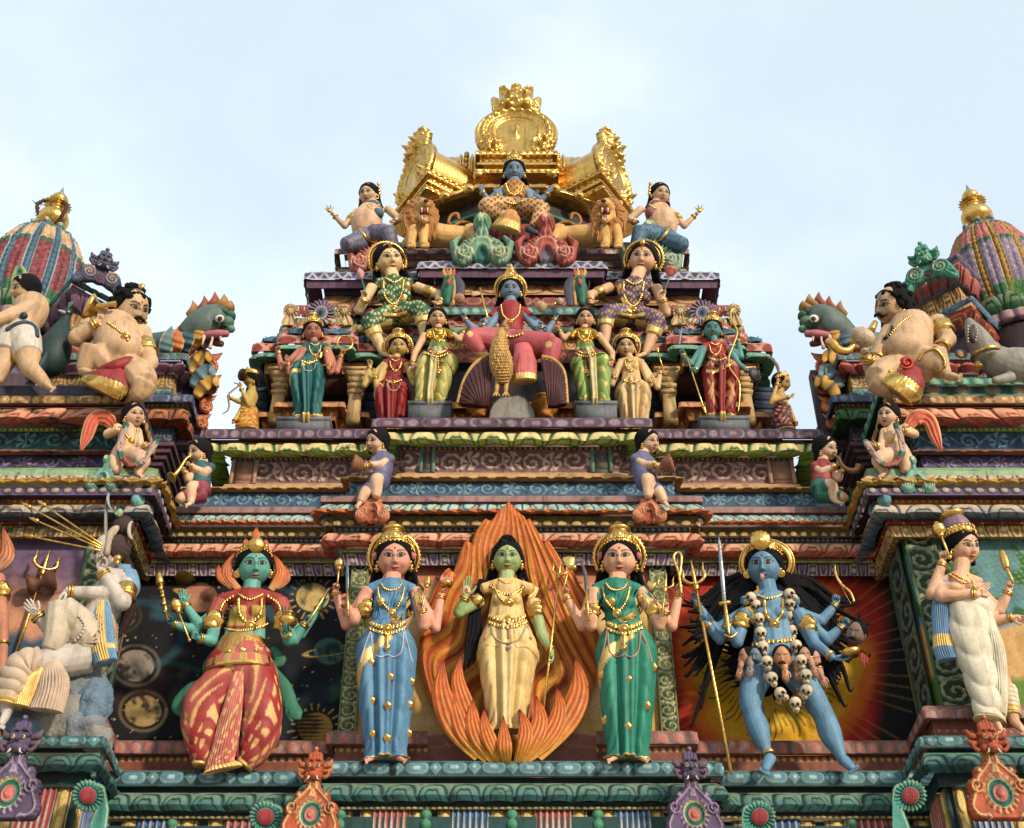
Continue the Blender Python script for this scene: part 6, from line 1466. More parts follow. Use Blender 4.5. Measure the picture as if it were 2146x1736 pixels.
f.motif([(1282,1262),(1342,1256),(1262,1416),(1318,1426),(1370,1400),(1268,1510),(1316,1524),(1356,1480)],11)
def axe(m,f,a,b,hw,sgn=1):
 m.tube([f.p(*a),f.p(*b)],2.3*f.s,GOLD,n=8); u,v,d=b
 leafm=[(u,v+8,d),(u-sgn*2,v-6,d)]; f.t(m,[(u-sgn*4,v+6,d),(u+sgn*12,v+6,d)],[4,7],GOLD,n=12); f.t(m,[(u,v+4,d),(u-2,v-14,d)],[7,15],GOLD,n=12,flat=.25,up=[0,-1,0])
held('axe',f,lambda m: axe(m,f,(1178,1246,40),(1194,1184,42),14),'gold axe raised in the left hand of the green sari statue','axe')
held('curved_sword',f,lambda m:(f.t(m,[(1229,1238,62),(1226,1200,60),(1212,1166,58)],[3.6,4,.4],C(90,96,100,.5),n=8,flat=.3,up=[0,-1,0]),m.tube([f.p(1234,1300,60),f.p(1229,1238,62)],3.4*f.s,GOLD,n=10)),'dark curved sword held upright by the green sari statue','sword')
held('trident',f,lambda m: trident(f,m,(1388,1292,60),(1394,1232,58),18,42,2.4),'small gold trident in the front right hand of the green sari statue','trident')
held('noose',f,lambda m: f.t(m,[(1428,1246,40),(1422,1200,42),(1412,1172,42),(1416,1160,42),(1426,1160,42),(1428,1176,42),(1424,1210,40)],3.2,GOLD,n=8),'gold looped noose in the raised right hand of the green sari statue','noose')
# centre: cream drape in flames
CR=C(238,202,134)
f=standing('goddess_statue','green-skinned statue in cream drape standing inside the flame relief, one palm raised',1062,1530,10.14,SK_GREEN,CR,CR,headu=1063,headv=1170,hh=44,H=420,nu=1062,shv=1229,wu=1062,wv=1306,hu=1064,hv=1372,hw=66,hemw=54,shw=68,ww=44,lean=26,crown=False,halo=False,ear='bell',hair=None,skirtcol=borders(C(240,206,138),center=C(244,214,150),diag=(.27,-.16,.04),hem=.0))
k=f.k
f.hair('long',length=1.35)
f.arm((1008,1258,18),(962,1284,22),(976,1250,44),(14,12,8),('open',(980,1214,58)),L=42,palmcol=C(236,200,158)); f.armlet((1006,1256,20),(992,1264,24),14)
f.arm((1118,1262,16),(1136,1330,16),(1156,1366,22),(14,12,7.5),('relax',(1160,1402,26)),L=38,palm=(-1,0,.4)); f.armlet((1122,1268,18),(1126,1292,20),15)
f.finish(armsleeves=[((1118,1262,16),(1124,1284,17),14,13),((1008,1258,18),(990,1266,20),13,12)])
f.chain('necklace',[(1028,1228),(1044,1240),(1064,1246),(1084,1240),(1100,1228)],3.2,off=2); f.chain('necklace',[(1034,1226),(1044,1248),(1058,1262),(1066,1264),(1078,1258),(1092,1240),(1096,1226)],2.8,off=2.4,pend=(1066,1264,11))
f.chain('choker',[(1046,1214),(1063,1222),(1082,1214)],2.6,off=1.6)
for dv,r in ((0,6),(12,5)): f.chain('waist_belt',[(1026,1294+dv),(1044,1300+dv),(1064,1303+dv),(1084,1299+dv),(1102,1292+dv)],r,off=2,pend=(1066,1300,12) if dv==0 else None)
f.chain('waist_chain',[(1030,1308),(1034,1332),(1052,1346),(1070,1347),(1090,1338),(1102,1312)],2.4,C(196,170,140),off=2,mat='statue_paint',pend=(1066,1358,6))
for sx in (-1,1): f.chain('pearl_strand',[(1064+sx*12,1308),(1064+sx*14,1326)],1.8,C(150,170,180),off=2,mat='statue_paint'); f.chain('pearl_strand',[(1064+sx*38,1300),(1064+sx*48,1336)],2,C(206,150,130),off=2,mat='statue_paint',pend=(1064+sx*48,1338,4))
f.chain('pearl_strand',[(1066,1314),(1067,1336)],2,C(206,150,130),off=2,mat='statue_paint')
f.sash('shoulder_border',[(1124,1230),(1112,1256),(1104,1276)],[7,7,4],GOLDP,off=2)
m=MB()
H=f.H; kk=f.Hk      # top knot and flowing locks
m.ball(H(0,.1,.98),np.array([.42,.42,.30])*kk,HAIR,n=20,m=12); 
for a in np.linspace(0,2*PI,9)[:-1]: m.tube(np.array([H(.1*math.cos(a),-.1,.95),H(.36*math.cos(a),-.3+.2*math.sin(a),.92+.16*math.sin(a)),H(.45*math.cos(a+.6),-.02,.80+.2*math.sin(a+.6))]),np.array([.08,.1,.06])*kk,HAIR,n=7,k=4)
m.tube(np.array([H(.05,-.42,1.0),H(.2,-.5,1.08),H(.24,-.5,.92),H(.1,-.5,.86),H(.02,-.5,.96),H(.12,-.52,1.0)]),np.array([.05,.07,.07,.06,.05,.03])*kk,HAIR,n=7,k=5)
for i in range(9):
 x=i*3.0; f.t(m,[(1012-x*.2,1216,4),(1004-x*.6,1268+3*math.sin(i),2),(1006-x,1320,4+i%3),(996-x*.8+4*math.sin(i*2),1366,2),(990-x*.9+6*math.sin(i*1.7),1392+i*2,0)],[5,4.5,4.2,3,.6],HAIR,n=7)
f.bld(m,'flowing_locks')
held('trident',f,lambda m: (trident(f,m,(1138,1498,30),(1172,1204,30),17,38,2.6)),'tall gold trident leaning beside the cream-draped statue in the flames','trident')
# ---------------- teal many-armed statue, left panel ----------------
TK=C(104,176,164); RP=C(150,40,40)
def scrollcol(TH,T,a=C(160,44,44),b=C(226,178,110),cc=C(196,104,96),s=1.0):
 c=np.zeros(TH.shape+(4,))+a; c=mixc(c,cc,sm(np.sin(TH*2.2+T*6),-.1,.6)*.7)
 w=np.sin(TH*4+2.6*np.sin(T*13*s+TH)); x=np.sin(T*21*s+2.2*np.sin(TH*3.1)); c=mixc(c,b,sm(np.abs(w*x)-.0,.46,.56)*(np.sin(TH*5+T*18)>-.4)*1.0); return c
f=standing('goddess_statue','teal-skinned many-armed statue with flame hair and bowed legs in a red patterned dhoti',498,1606,10.14,TK,C(186,150,70),RP,headu=533,headv=1187,hh=44,yaw=.10,pitch=.20,roll=-.03,nu=524,shv=1252,wu=511,wv=1346,hu=500,hv=1400,hw=70,hemw=50,shw=74,ww=43,cstyle='low',crownh=1.15,halo=False,ear='disc',lean=20,hair='back')
f.arm((454,1290,14),(443,1343,22),(417,1338,46),(16,13,8),('grip',(388,1324,52)),L=30)
f.arm((452,1286,6),(419,1312,14),(386,1266,26),(15,12,8),('spread',(380,1234,30)),L=34,palm=(0,.2,1))
f.arm((450,1290,2),(412,1322,8),(362,1308,26),(15,12,8),('grip',(340,1284,32)),L=30); f.armlet((452,1286,16),(442,1322,20),17)
f.arm((590,1290,14),(606,1342,24),(600,1326,50),(16,13,8),('cup',(594,1312,72)),L=30,palm=(0,1,.4)); f.armlet((590,1286,16),(602,1322,20),17)
f.arm((592,1286,6),(616,1342,10),(641,1306,26),(15,12,8),('grip',(660,1286,34)),L=30,thumb=-1)
f.arm((592,1286,2),(630,1330,4),(672,1270,12),(14,11,7),('pinch',(686,1246,16)),L=28,thumb=-1)
f.body()
f.cloth(lambda m:(f.torso(m,1.8,0,low=False)),'blouse',C(170,60,52),fn=lambda v,U,V: np.where((V<1348-.0*U)[:,None],np.where(((V>1268)&(V<1312)&(np.abs(U-522)>6)&(np.abs(U-522)<62))[:,None],C(190,160,76),np.where((V<1318)[:,None],C(160,52,46),TK)),TK))
for sx in (-1,1): f.cloth(lambda m: f.t(m,[(524+sx*62,1262,14),(524+sx*76,1292,16)],[19,17]),'sleeve',C(176,80,70))
f.chain('choker',[(500,1246),(524,1256),(550,1246)],3,off=2); f.chain('necklace',[(500,1258),(503,1288),(522,1304),(545,1288),(548,1258)],5,off=2.5,pend=(525,1312,13)); f.chain('shoulder_band',[(488,1250),(470,1262),(462,1278)],4,off=2); f.chain('shoulder_band',[(562,1250),(582,1264),(588,1282)],4,off=2)
f.chain('chest_band',[(470,1318),(500,1322),(530,1318),(562,1308)],3,off=2)
m=MB(); H,kk=f.H,f.Hk
for (b0,b1,t1,w) in (((500,1236),(474,1200),(492,1158),12),((486,1232),(462,1210),(458,1182),9),((568,1236),(588,1200),(572,1160),12),((580,1232),(600,1212),(596,1184),9),((520,1150),(516,1140),(514,1128),8),((552,1152),(556,1142),(558,1130),8),((536,1146),(536,1124),(538,1104),9)):
 m=MB(); leaf(m,[b0+(0,),b1+(4,),t1+(2,)],[w*.6,w,.8],10.10,2,flamecol(C(196,84,40),C(214,120,60),C(226,170,110)),bulge=.7,th=10); f.bld(m,'flame_lock')
m=MB(); ce=H(0,-.66,.86); m.lathe(ce,N(-N(ce)+np.array([0,0,.25])),[(0,.40*kk),(.08*kk,.38*kk),(.12*kk,.2*kk),(.2*kk,.02*kk)],GOLD,n=24,rmod=lambda h_,t,r_: r_*(1+.05*np.cos(t*12))); f.bld(m,'crown_medallion','gold_leaf')
# dhoti legs
lc=lambda TH,T: mixc(scrollcol(TH,T),GOLDP,(T>.955)*1.0)
f.skirt([(492,1392,6,66,50),(500,1400,6,66,50),(480,1420,4,44,44),(432,1480,8,46,40),(425,1540,6,40,36),(424,1580,4,26,26),(420,1606,2,14,16)],'dhoti_leg',lc,style='wrap',amp=.7)
f.skirt([(510,1392,6,56,48),(512,1400,6,60,48),(536,1425,4,44,44),(548,1480,8,40,40),(545,1535,6,40,36),(530,1580,4,28,26),(510,1606,2,16,16)],'dhoti_leg',lc,style='wrap',amp=.7)
f.skirt([(502,1400,-6,40,24),(485,1500,-8,66,24),(478,1600,-8,56,20)],'dhoti_cloth',C(120,26,26),style='pleat',amp=1.2)
f.skirt([(502,1398,40,16,10),(490,1470,40,17,9),(474,1550,30,22,9),(464,1592,22,24,9),(466,1614,20,38,10)],'centre_pleat',lambda TH,T: mixc(scrollcol(TH,T,C(196,100,90),C(226,186,120),C(206,120,104),1.4),GOLDP,(T>.9)*1.0),style='pleat',amp=.7)
f.skirt([(511,1344,8,48,38),(508,1360,8,54,42),(503,1384,8,60,47),(502,1392,8,66,50)],'waist_girdle',lambda TH,T: mixc(np.zeros(TH.shape+(4,))+GOLD,C(150,50,50),((T>.25)&(T<.6)&(np.sin(TH*40)>0))*.8),style='plain',mat='gold_leaf')
f.skirt([(502,1390,10,70,52),(501,1412,8,76,56)],'girdle_fringe',lambda TH,T: mixc(np.zeros(TH.shape+(4,))+C(196,110,90),GOLD,((T>.75)|(np.abs(((TH*2.2)%1)-.5)<.16))*1.0),style='plain')
f.motif([(508,1366)],11); f.motif([(480,1366),(536,1364),(450,1290),(592,1290)],6)
for sx,pts in ((-1,[(450,1372,-4),(436,1400,-8),(444,1420,-8),(400,1446,-12),(372,1480,-14),(380,1500,-14)]),(1,[(568,1360,-4),(588,1384,-8),(572,1400,-8),(596,1440,-10),(610,1480,-12),(622,1500,-10),(604,1490,-10),(612,1512,-10)])):
 m=MB(); f.t(m,pts,[10,13,9,16,14,4][:len(pts)] if sx<0 else [10,13,9,15,16,14,9,3],C(48,116,88),n=12,flat=.4,up=[0,-1,0]); f.bld(m,'green_scarf')
for (q,t) in (((404,1600,8),(378,1608,16)),((520,1606,8),(548,1614,16))): f.foot(q,t,8)
m=MB(); m.join(f.extra) if False else None
held('mace',f,lambda m: mace(f,m,(397,1342,56),(370,1272,62),15,2.6),'gold mace with a bulbous head, in front of the teal statue on the star painting','mace')
held('rattle_staff',f,lambda m:(f.t(m,[(352,1300,34),(334,1212,34)],[4,5],GOLD,n=8),f.t(m,[(336,1224,34),(332,1200,34)],[9,7],GOLD,n=12),[f.b(m,(346-i*3.2,1282-i*16,38),(7,5,5),GOLD,n=6,m=3) for i in range(5)]),'zigzag gold staff at the far left hand of the teal statue','staff')
held('discus',f,lambda m: m.lathe(f.p(386,1212,30),N(np.array([.1,-.5,-.75])),[(-2*f.s,17*f.s),(0,20*f.s),(2*f.s,17*f.s),(3*f.s,3*f.s)],C(110,86,40,.8),n=60,rmod=lambda h,t,r: r*(1+.12*np.abs(((t*15/(2*PI))%1)-.5)*2)),'dark toothed discus above a raised hand of the teal statue','discus')
held('water_pot',f,lambda m:(m.lathe(f.p(602,1314,64),(0,0,1),[(0,9*f.s),(4*f.s,16*f.s),(12*f.s,21*f.s),(20*f.s,19*f.s),(26*f.s,10*f.s),(30*f.s,10*f.s),(33*f.s,15*f.s),(35*f.s,12*f.s)],GOLD,n=28,k=2),[f.t(m,[(602+x,1284,64),(602+x*1.3,1270,64)],[3,.8],C(40,90,80),n=6) for x in (-8,-3,3,8)]),'gold pot with green shoots in a hand of the teal statue','pot')
held('sceptre',f,lambda m: f.t(m,[(644,1308,36),(690,1234,30)],[3.2,3.4],GOLD,n=9),'slanting gold rod in the right hand of the teal statue','rod')
# ---------------- striding blue statue with skull garland ----------------
SK=C(106,150,182)
f=standing('goddess_statue','striding blue-skinned statue with tongue out, skull garland and severed-head skirt',1620,1500,10.14,SK,SK,SK,headu=1601,headv=1186,hh=45,yaw=-.10,pitch=.20,roll=.04,nu=1614,shv=1255,wu=1621,wv=1342,hu=1624,hv=1392,hw=56,shw=68,ww=42,cstyle='low',crownh=1.2,halo=False,ear='disc',hair='back',lean=18,H=477,headkw=dict(lip=C(150,60,50)))
f.arm((1562,1284,14),(1545,1346,18),(1519,1306,46),(16,13,8),('grip',(1526,1276,52)),L=30); f.armlet((1556,1290,16),(1550,1320,18),16)
f.arm((1560,1286,4),(1509,1340,10),(1478,1306,36),(15,12,8),('grip',(1464,1282,44)),L=30)
f.arm((1560,1284,0),(1500,1320,4),(1458,1262,16),(14,11,7),('pinch',(1450,1236,20)),L=28)
f.arm((1672,1284,14),(1707,1350,18),(1745,1378,44),(18,14,8),('cup',(1785,1390,50)),L=38,palm=(0,1,.2)); f.armlet((1686,1296,16),(1700,1326,18),16)
f.arm((1668,1284,6),(1734,1342,6),(1767,1312,22),(15,13,8),('grip',(1794,1282,30)),L=30,thumb=-1)
f.arm((1668,1284,0),(1721,1302,2),(1753,1266,14),(14,12,8),('grip',(1756,1228,18)),L=32,thumb=-1)
# bare legs are part of the body
f.t(f.limb,[(1600,1380,0),(1586,1415,4),(1573,1468,8),(1580,1500,2),(1590,1530,2),(1605,1572,4),(1612,1592,6)],[38,33,24,22,23,12,11],n=16)
f.t(f.limb,[(1650,1380,0),(1672,1415,4),(1711,1474,10),(1728,1505,4),(1741,1540,2),(1760,1580,4),(1768,1598,6)],[38,34,25,23,24,13,11],n=16)
f.foot((1613,1590,8),(1602,1616,28),15); f.foot((1769,1594,8),(1788,1612,28),15)
f.body()
f.bangle((1610,1582,4),(1614,1592,6),15,'anklet',n=2,th=2.2)
m=MB(); H,kk=f.H,f.Hk; m.tube(np.array([H(0,-.80,-.56),H(0,-.95,-.60),H(0,-1.0,-.76),H(0,-.97,-.86)]),np.array([.08,.10,.10,.04])*kk,C(206,140,130),n=10,flat=.4,up=[0,-1,0],k=3); f.bld(m,'tongue')
m=MB(); ce=H(-.05,-.62,1.05); m.lathe(ce,N(-N(ce)+np.array([0,0,.3])),[(0,.48*kk),(.08*kk,.46*kk),(.10*kk,.3*kk),(.16*kk,.24*kk),(.14*kk,.1*kk),(.22*kk,.02*kk)],GOLD,n=36,rmod=lambda h_,t,r_: r_*(1+.06*np.cos(t*14))); f.bld(m,'crown_medallion','gold_leaf')
m=MB(); t=np.linspace(-.5,PI+.5,50); m.tube(np.array([H(math.cos(a)*1.08+.1,.2,.15+math.sin(a)*.95) for a in t]),.15*kk,GOLD,n=10); m.tube(np.array([H(math.cos(a)*1.25+.1,.25,.15+math.sin(a)*1.12) for a in t]),.07*kk,GOLD,n=8); f.bld(m,'head_ring','gold_leaf')
m=MB()
rr=np.random.RandomState(11)
for i in range(150):
 sx=-1 if i%2 else 1; a=rr.rand(); x0=1601+sx*(18+10*rr.rand()); v0=1205+30*rr.rand()
 R1=40+90*a+20*rr.rand(); v1=1225+ a*200*rr.rand()+20; x1=1612+sx*R1; x2=x1+sx*(25+40*rr.rand())*(1 if v1<1350 else .5); v2=v1+ (-30+60*rr.rand())+ (40*(v1-1220)/150)
 f.t(m,[(x0,v0,-8),((x0+x1)/2,(v0+v1)/2-22,-24),(x1,v1,-40-6*rr.rand()),(x2,v2+8,-44),(x2+sx*12*rr.rand(),v2+rr.rand()*16-4,-46)],[6,7,6,3,.5],HAIR,n=5,k=4)
for i in range(90):
 a=i/90*2*PI; x=1620+math.cos(a)*(70+22*rr.rand()); v=1380+math.sin(a)*70; f.t(m,[(1620+math.cos(a)*30,1370+math.sin(a)*36,-34),(x,v,-44),(x+math.cos(a)*26+8*rr.randn(),v+math.sin(a)*18+8*rr.randn(),-46)],[8,6,.6],HAIR,n=5,k=3)
f.bld(m,'wild_hair')
f.chain('choker',[(1588,1248),(1612,1254),(1638,1246)],3,off=2); f.chain('necklace',[(1602,1258),(1606,1290),(1622,1302),(1638,1288),(1640,1256)],4.4,off=2,beads=False,pend=(1623,1308,11))
f.chain('waist_belt',[(1578,1352),(1600,1347),(1640,1343),(1662,1341)],5,off=2)
def skullm(m,f,ce,r,R=None):
 u,v=project(ce); 
 vd=-N(ce); rt=N(np.cross([0,0,1.],vd)); rt=rt*np.sign(rt[0]); up=N(np.cross(vd,rt)); up*=np.sign(up[2]); W=C(226,208,174)
 Rm=np.stack([rt,-vd,up],1); q=lambda x,y,z: ce+(rt*x-vd*y+up*z)*r
 if R is not None: Rm=Rm@rotm('Y',R); 
 q=lambda x,y,z: ce+(Rm@np.array([x,y,z]))*r
 m.ball(q(0,.1,.25),np.array([.80,.8,.78])*r,W,n=16,m=10,R=Rm); m.ball(q(0,-.1,-.55),np.array([.48,.5,.50])*r,W,n=12,m=8,R=Rm)
 for sx in (-1,1):
  m.ball(q(sx*.32,-.60,.06),np.array([.22,.16,.24])*r,C(40,34,28),n=10,m=6,R=Rm); m.ball(q(sx*.50,-.35,-.2),np.array([.16,.2,.12])*r,W,n=8,m=5,R=Rm)
  m.ball(q(sx*.10,-.62,-.72),np.array([.03,.06,.14])*r,C(60,50,40),n=5,m=4,R=Rm)
 m.ball(q(0,-.68,-.26),np.array([.11,.1,.16])*r,C(44,36,30),n=8,m=5,R=Rm)
for (x,y,a) in ((595,572,.9),(636,622,0),(655,704,0),(666,790,0),(680,880,0),(705,972,-.05),(737,1072,-.2),(795,1165,-.75),(880,1228,0),(945,1150,.45),(945,1055,.1),(916,965,0),(885,872,0),(862,780,0),(850,695,0),(845,608,0),(852,548,-.8)):
 u,v=1369.5+x*.338,1062+y*.338; ce=f.on(u,v,9); 
 if v>1380: ce=f.p(u,v,58-(v-1380)*.12)
 m=MB(); skullm(m,f,ce,16*f.s,a); f.bld(m,'garland_skull')
def severed(m_unused,f,u,v,hh,d,yaw,roll,skin,name='hanging_head',tash=True):
 g=Fig.__new__(Fig); g.y=f.y; g.skin=skin; g.s=f.s; g.root=f.root; g.limb=MB(); g.extra=MB(); g.solids=[]; g.bvh=None
 g.head(u,v,hh,yaw,.05,roll,d,hi=False,closed=True,male=True,lip=C(150,60,46)); o=g.extra.build(name,f.root,'statue_paint')
 m=MB(); H,R,k=g.H,g.HR,g.Hk
 m.ball(H(0,.30,.25),np.array([.84,1.0,.90])*k,HAIR,n=24,m=14,R=R)
 if tash:
  for sx in (-1,1): m.tube(np.array([H(0,-.88,-.46),H(sx*.2,-.84,-.50),H(sx*.42,-.7,-.62)]),np.array([.06,.08,.02])*k,HAIR,n=7,k=3)
 for sx in (-1,1): m.ball(H(sx*.78,.1,-.05),np.array([.06,.12,.2])*k,skin,n=8,m=6,R=R)
 g.bld(m,'hair_and_moustache'); return g
for (x,y,hh,d,yw,sk) in ((575,935,20,26,-1.0,C(190,140,116)),(990,950,20,24,1.0,C(196,146,118)),(635,930,19,38,-.3,C(110,130,150)),(930,925,19,38,.35,C(196,150,120)),(798,935,24,52,0,C(206,146,104))):
 severed(None,f,1369.5+x*.338,1062+y*.338,hh,d,yw,0,sk)
for (x0,y0,x1,y1,d,sk) in ((600,990,590,1080,44,C(150,140,140)),(540,1000,515,1110,30,C(196,140,110)),(815,1010,825,1130,60,C(206,150,110)),(700,1020,700,1110,44,C(150,140,140)),(985,990,1020,1090,44,C(196,150,130)),(1040,1050,1075,1150,28,C(196,140,112)),(890,1010,905,1100,46,C(206,150,120)),(780,1180,785,1280,20,C(150,104,80)),(900,1190,905,1290,20,C(150,104,80))):
 g=Fig.__new__(Fig); g.y=f.y; g.skin=sk; g.s=f.s; g.root=f.root; g.limb=MB(); g.extra=MB(); g.solids=[]; g.bvh=None
 a=(1369.5+x0*.338,1062+y0*.338,d); b=(1369.5+x1*.338,1062+y1*.338,d+2); pr=(a[0]*1.4-b[0]*.4,a[1]*1.4-b[1]*.4,d-6)
 g.t(g.extra,[pr,a],[8.5,6.5],n=10); g.hand(a,b,30,'relax',palm=(0,0,-1 if y0<1150 else 1)); g.extra.build('hanging_hand',f.root,'statue_paint'); g.bangle(pr,a,8.5,n=1,th=2)
for (a,b) in (((1560,1376),(1540,1420)),((1680,1370),(1716,1420))):
 m=MB(); 
held('sword',f,lambda m:(blade(m,f.p(1518,1262,56),f.p(1506,1122,56),5*f.s,C(150,158,160,.8)),f.t(m,[(1528,1330,56),(1524,1300,58),(1519,1264,56)],[3,4.4,3.6],GOLD,n=10),f.t(m,[(1508,1266,56),(1530,1262,56)],[4.5,4.5],GOLD,n=10),f.t(m,[(1545,1326,56),(1532,1336,56),(1518,1330,56)],[2,3,2],GOLD,n=8)),'long straight silver sword held by the blue striding statue','sword')
held('trident',f,lambda m: trident(f,m,(1533,1622,34),(1457,1222,44),26,62,3.6),'very long gold trident planted on the ledge beside the blue striding statue','trident')
held('curved_horn',f,lambda m:(f.t(m,[(1750,1184,22),(1752,1206,22),(1764,1226,22),(1782,1242,22),(1790,1262,22)],[1.5,3.4,3.6,3.4,3],GOLD,n=8),f.t(m,[(1756,1212,24),(1772,1246,26),(1784,1266,24)],[.6,.6,.6],GOLD,n=4)),'curved gold bow in the upper right hands of the blue striding statue','bow')
h=thing('severed_head','severed moustached head hanging from a hand of the blue striding statue','head',f.p(1794,1326,40))
h0=f.root; f.root=h; g=severed(None,f,1794,1328,25,36,-.35,-.2,C(140,116,104),name='head'); 
m=MB(); H,kk=g.H,g.Hk; m.ball(H(0,.1,1.0),np.array([.35,.35,.3])*kk,HAIR,n=14,m=8); m.tube([H(0,.1,1.1),H(-.05,.1,1.7)],.14*kk,HAIR,n=8)
f.bld(m,'hair_knot')
m=MB()
for i in range(7): m.tube(np.array([H(-.4+.12*i,-.1,-.9),H(-.42+.14*i,-.15,-1.2-.2*(i%3))]),np.array([.07,.04])*kk,C(150,36,34),n=6)
f.bld(m,'neck_drips'); f.root=h0
held('offering_bowl',f,lambda m:(m.lathe(f.p(1786,1378,60),(0,0,1),[(0,4*f.s),(4*f.s,14*f.s),(12*f.s,23*f.s),(13*f.s,20*f.s),(8*f.s,6*f.s)],GOLD,n=26),[f.t(m,[(1804+i*3.2,1366+i*2,56),(1805+i*3.4,1390+6*(i%3),54)],[1.8,1.2],C(170,60,50),n=5) for i in range(5)]),'gold bowl with red drips held under the severed head','bowl')
# ---------------- right statue in white wrap, looking right ----------------
WH=C(232,222,196)
f=standing('crowned_statue','bare-chested crowned statue in a white wrap on the right tower, looking right',2074,1512,9.72,C(240,188,150),C(240,188,150),WH,headu=2018,headv=1146,hh=44,yaw=.72,pitch=.12,roll=-.05,nu=2012,shv=1216,wu=2046,wv=1270,hu=2040,hv=1300,hw=44,hemw=28,shw=58,ww=40,hair='back',ear='ring',cstyle='low',halo=False,bust=False,H=440,lean=-14,crown=False,headkw=dict(male=True,brow=C(50,44,50)))
for sx in(-1,1): f.b(f.limb,(2020+sx*24,1236,16),(24,20,14))
f.b(f.limb,(2056,1262,14),(30,20,22))
f.arm((1974,1226,4),(1954,1244,10),(1976,1176,30),(17,14,9),('grip',(1976,1140,36)),L=34,bang=True)
f.arm((1974,1232,12),(1972,1250,24),(2050,1246,50),(17,14,9),('open',(2086,1206,50)),L=38,palm=(.5,.2,.8))
f.arm((2052,1240,-4),(2094,1280,4),(2115,1238,24),(14,12,8),('grip',(2122,1206,28)),L=30,thumb=-1)
f.arm((2052,1250,0),(2086,1302,10),(2122,1294,30),(15,13,8),('relax',(2160,1300,34)),L=34)
f.t(f.limb,[(2036,1300,0),(2046,1380,0),(2072,1470,0),(2086,1508,4),(2086,1516,6)],[34,28,20,11,10]); f.t(f.limb,[(2060,1340,-10),(2100,1440,-10),(2122,1500,-4),(2128,1518,0)],[24,22,13,10])
f.foot((2086,1514,8),(2098,1532,20),11); f.foot((2130,1516,4),(2146,1534,16),11)
f.body(); f.blouse=False
f.skirt([(2048,1262,4,42,34),(2034,1290,6,44,36),(2036,1340,8,41,34),(2054,1400,8,37,31),(2070,1462,6,32,26),(2074,1502,4,28,24),(2074,1514,4,30,24)],'white_wrap',lambda TH,T: mixc(np.zeros(TH.shape+(4,))+WH,GOLDP,((np.abs(TH-1.2-.0*T)<.07)|(T>.97))*1.0),style='wrap',amp=1.1)
f.skirt([(2066,1290,20,14,20),(2082,1360,16,18,20),(2090,1440,12,18,20),(2090,1500,8,14,16)],'wrap_fall',lambda TH,T: mixc(np.zeros(TH.shape+(4,))+WH*.97,GOLDP,(TH>1.1)*1.0),style='pleat',amp=.8)
f.skirt([(2110,1440,-8,18,16),(2122,1500,-4,16,14)],'trouser_leg',lambda TH,T: mixc(np.zeros(TH.shape+(4,))+WH,GOLDP,(T>.7)*1.0),style='wrap',amp=.6)
f.skirt([(1976,1222,8,18,14),(1972,1262,6,15,12),(1974,1310,4,15,10),(1980,1360,4,18,10),(1988,1384,4,19,9)],'blue_scarf',lambda TH,T: mixc(np.zeros(TH.shape+(4,))+C(116,154,190),GOLDP,((T>.62)&(T<.74))*1.0),style='pleat',amp=.9)
f.chain('necklace',[(1996,1202),(2018,1212),(2040,1226),(2048,1240),(2040,1222),(2028,1206)],2.2,off=2); f.chain('necklace',[(1990,1204),(2016,1220),(2040,1222)],2,off=2)
H,kk=f.H,f.Hk; R=f.HR; ax=N(R[:,2]+R[:,1]*.42); m=MB(); o=H(0,.2,.50)
m.lathe(o,ax,[(0,.80*kk),(.1*kk,.86*kk),(.3*kk,.84*kk),(.42*kk,.80*kk)],GOLD,n=44,rmod=lambda h_,t,r_: r_*(1+.02*np.cos(t*22)),k=2); m.lathe(o+ax*.40*kk,ax,[(0,.78*kk),(.3*kk,.74*kk),(.6*kk,.6*kk),(.72*kk,.5*kk)],C(150,120,140),n=30,k=2); m.lathe(o+ax*1.05*kk,ax,[(0,.5*kk),(.1*kk,.62*kk),(.25*kk,.68*kk),(.36*kk,.6*kk),(.42*kk,.3*kk),(.5*kk,.22*kk),(.6*kk,.05*kk)],GOLD,n=30,k=2)
for i in range(26):
 a=i/26*2*PI; e1=N(np.cross(ax,[0,0.3,1])); e2=np.cross(ax,e1); 
 for z in (.08,.34): m.ball(o+ax*z*kk+(e1*math.cos(a)+e2*math.sin(a))*.86*kk,.055*kk,GOLD,n=6,m=4)
ce=o+ax*.42*kk-R[:,1]*.80*kk; m.lathe(ce,N(-R[:,1]+ax*.4),[(0,.30*kk),(.08*kk,.28*kk),(.16*kk,.1*kk)],GOLD,n=20); f.bld(m,'crown','gold_leaf')
held('mace',f,lambda m: mace(f,m,(1990,1168,44),(1968,1112,46),16,3),'gold mace behind the crown of the white-wrapped statue on the right tower','mace')
held('sceptre',f,lambda m:(f.t(m,[(2124,1222,34),(2106,1184,32)],[3,3.4],GOLD),f.t(m,[(2110,1192,32),(2106,1176,32),(2100,1156,32)],[7,9,6],GOLD,n=14)),'small gold conch staff in the far hand of the right tower statue','staff')
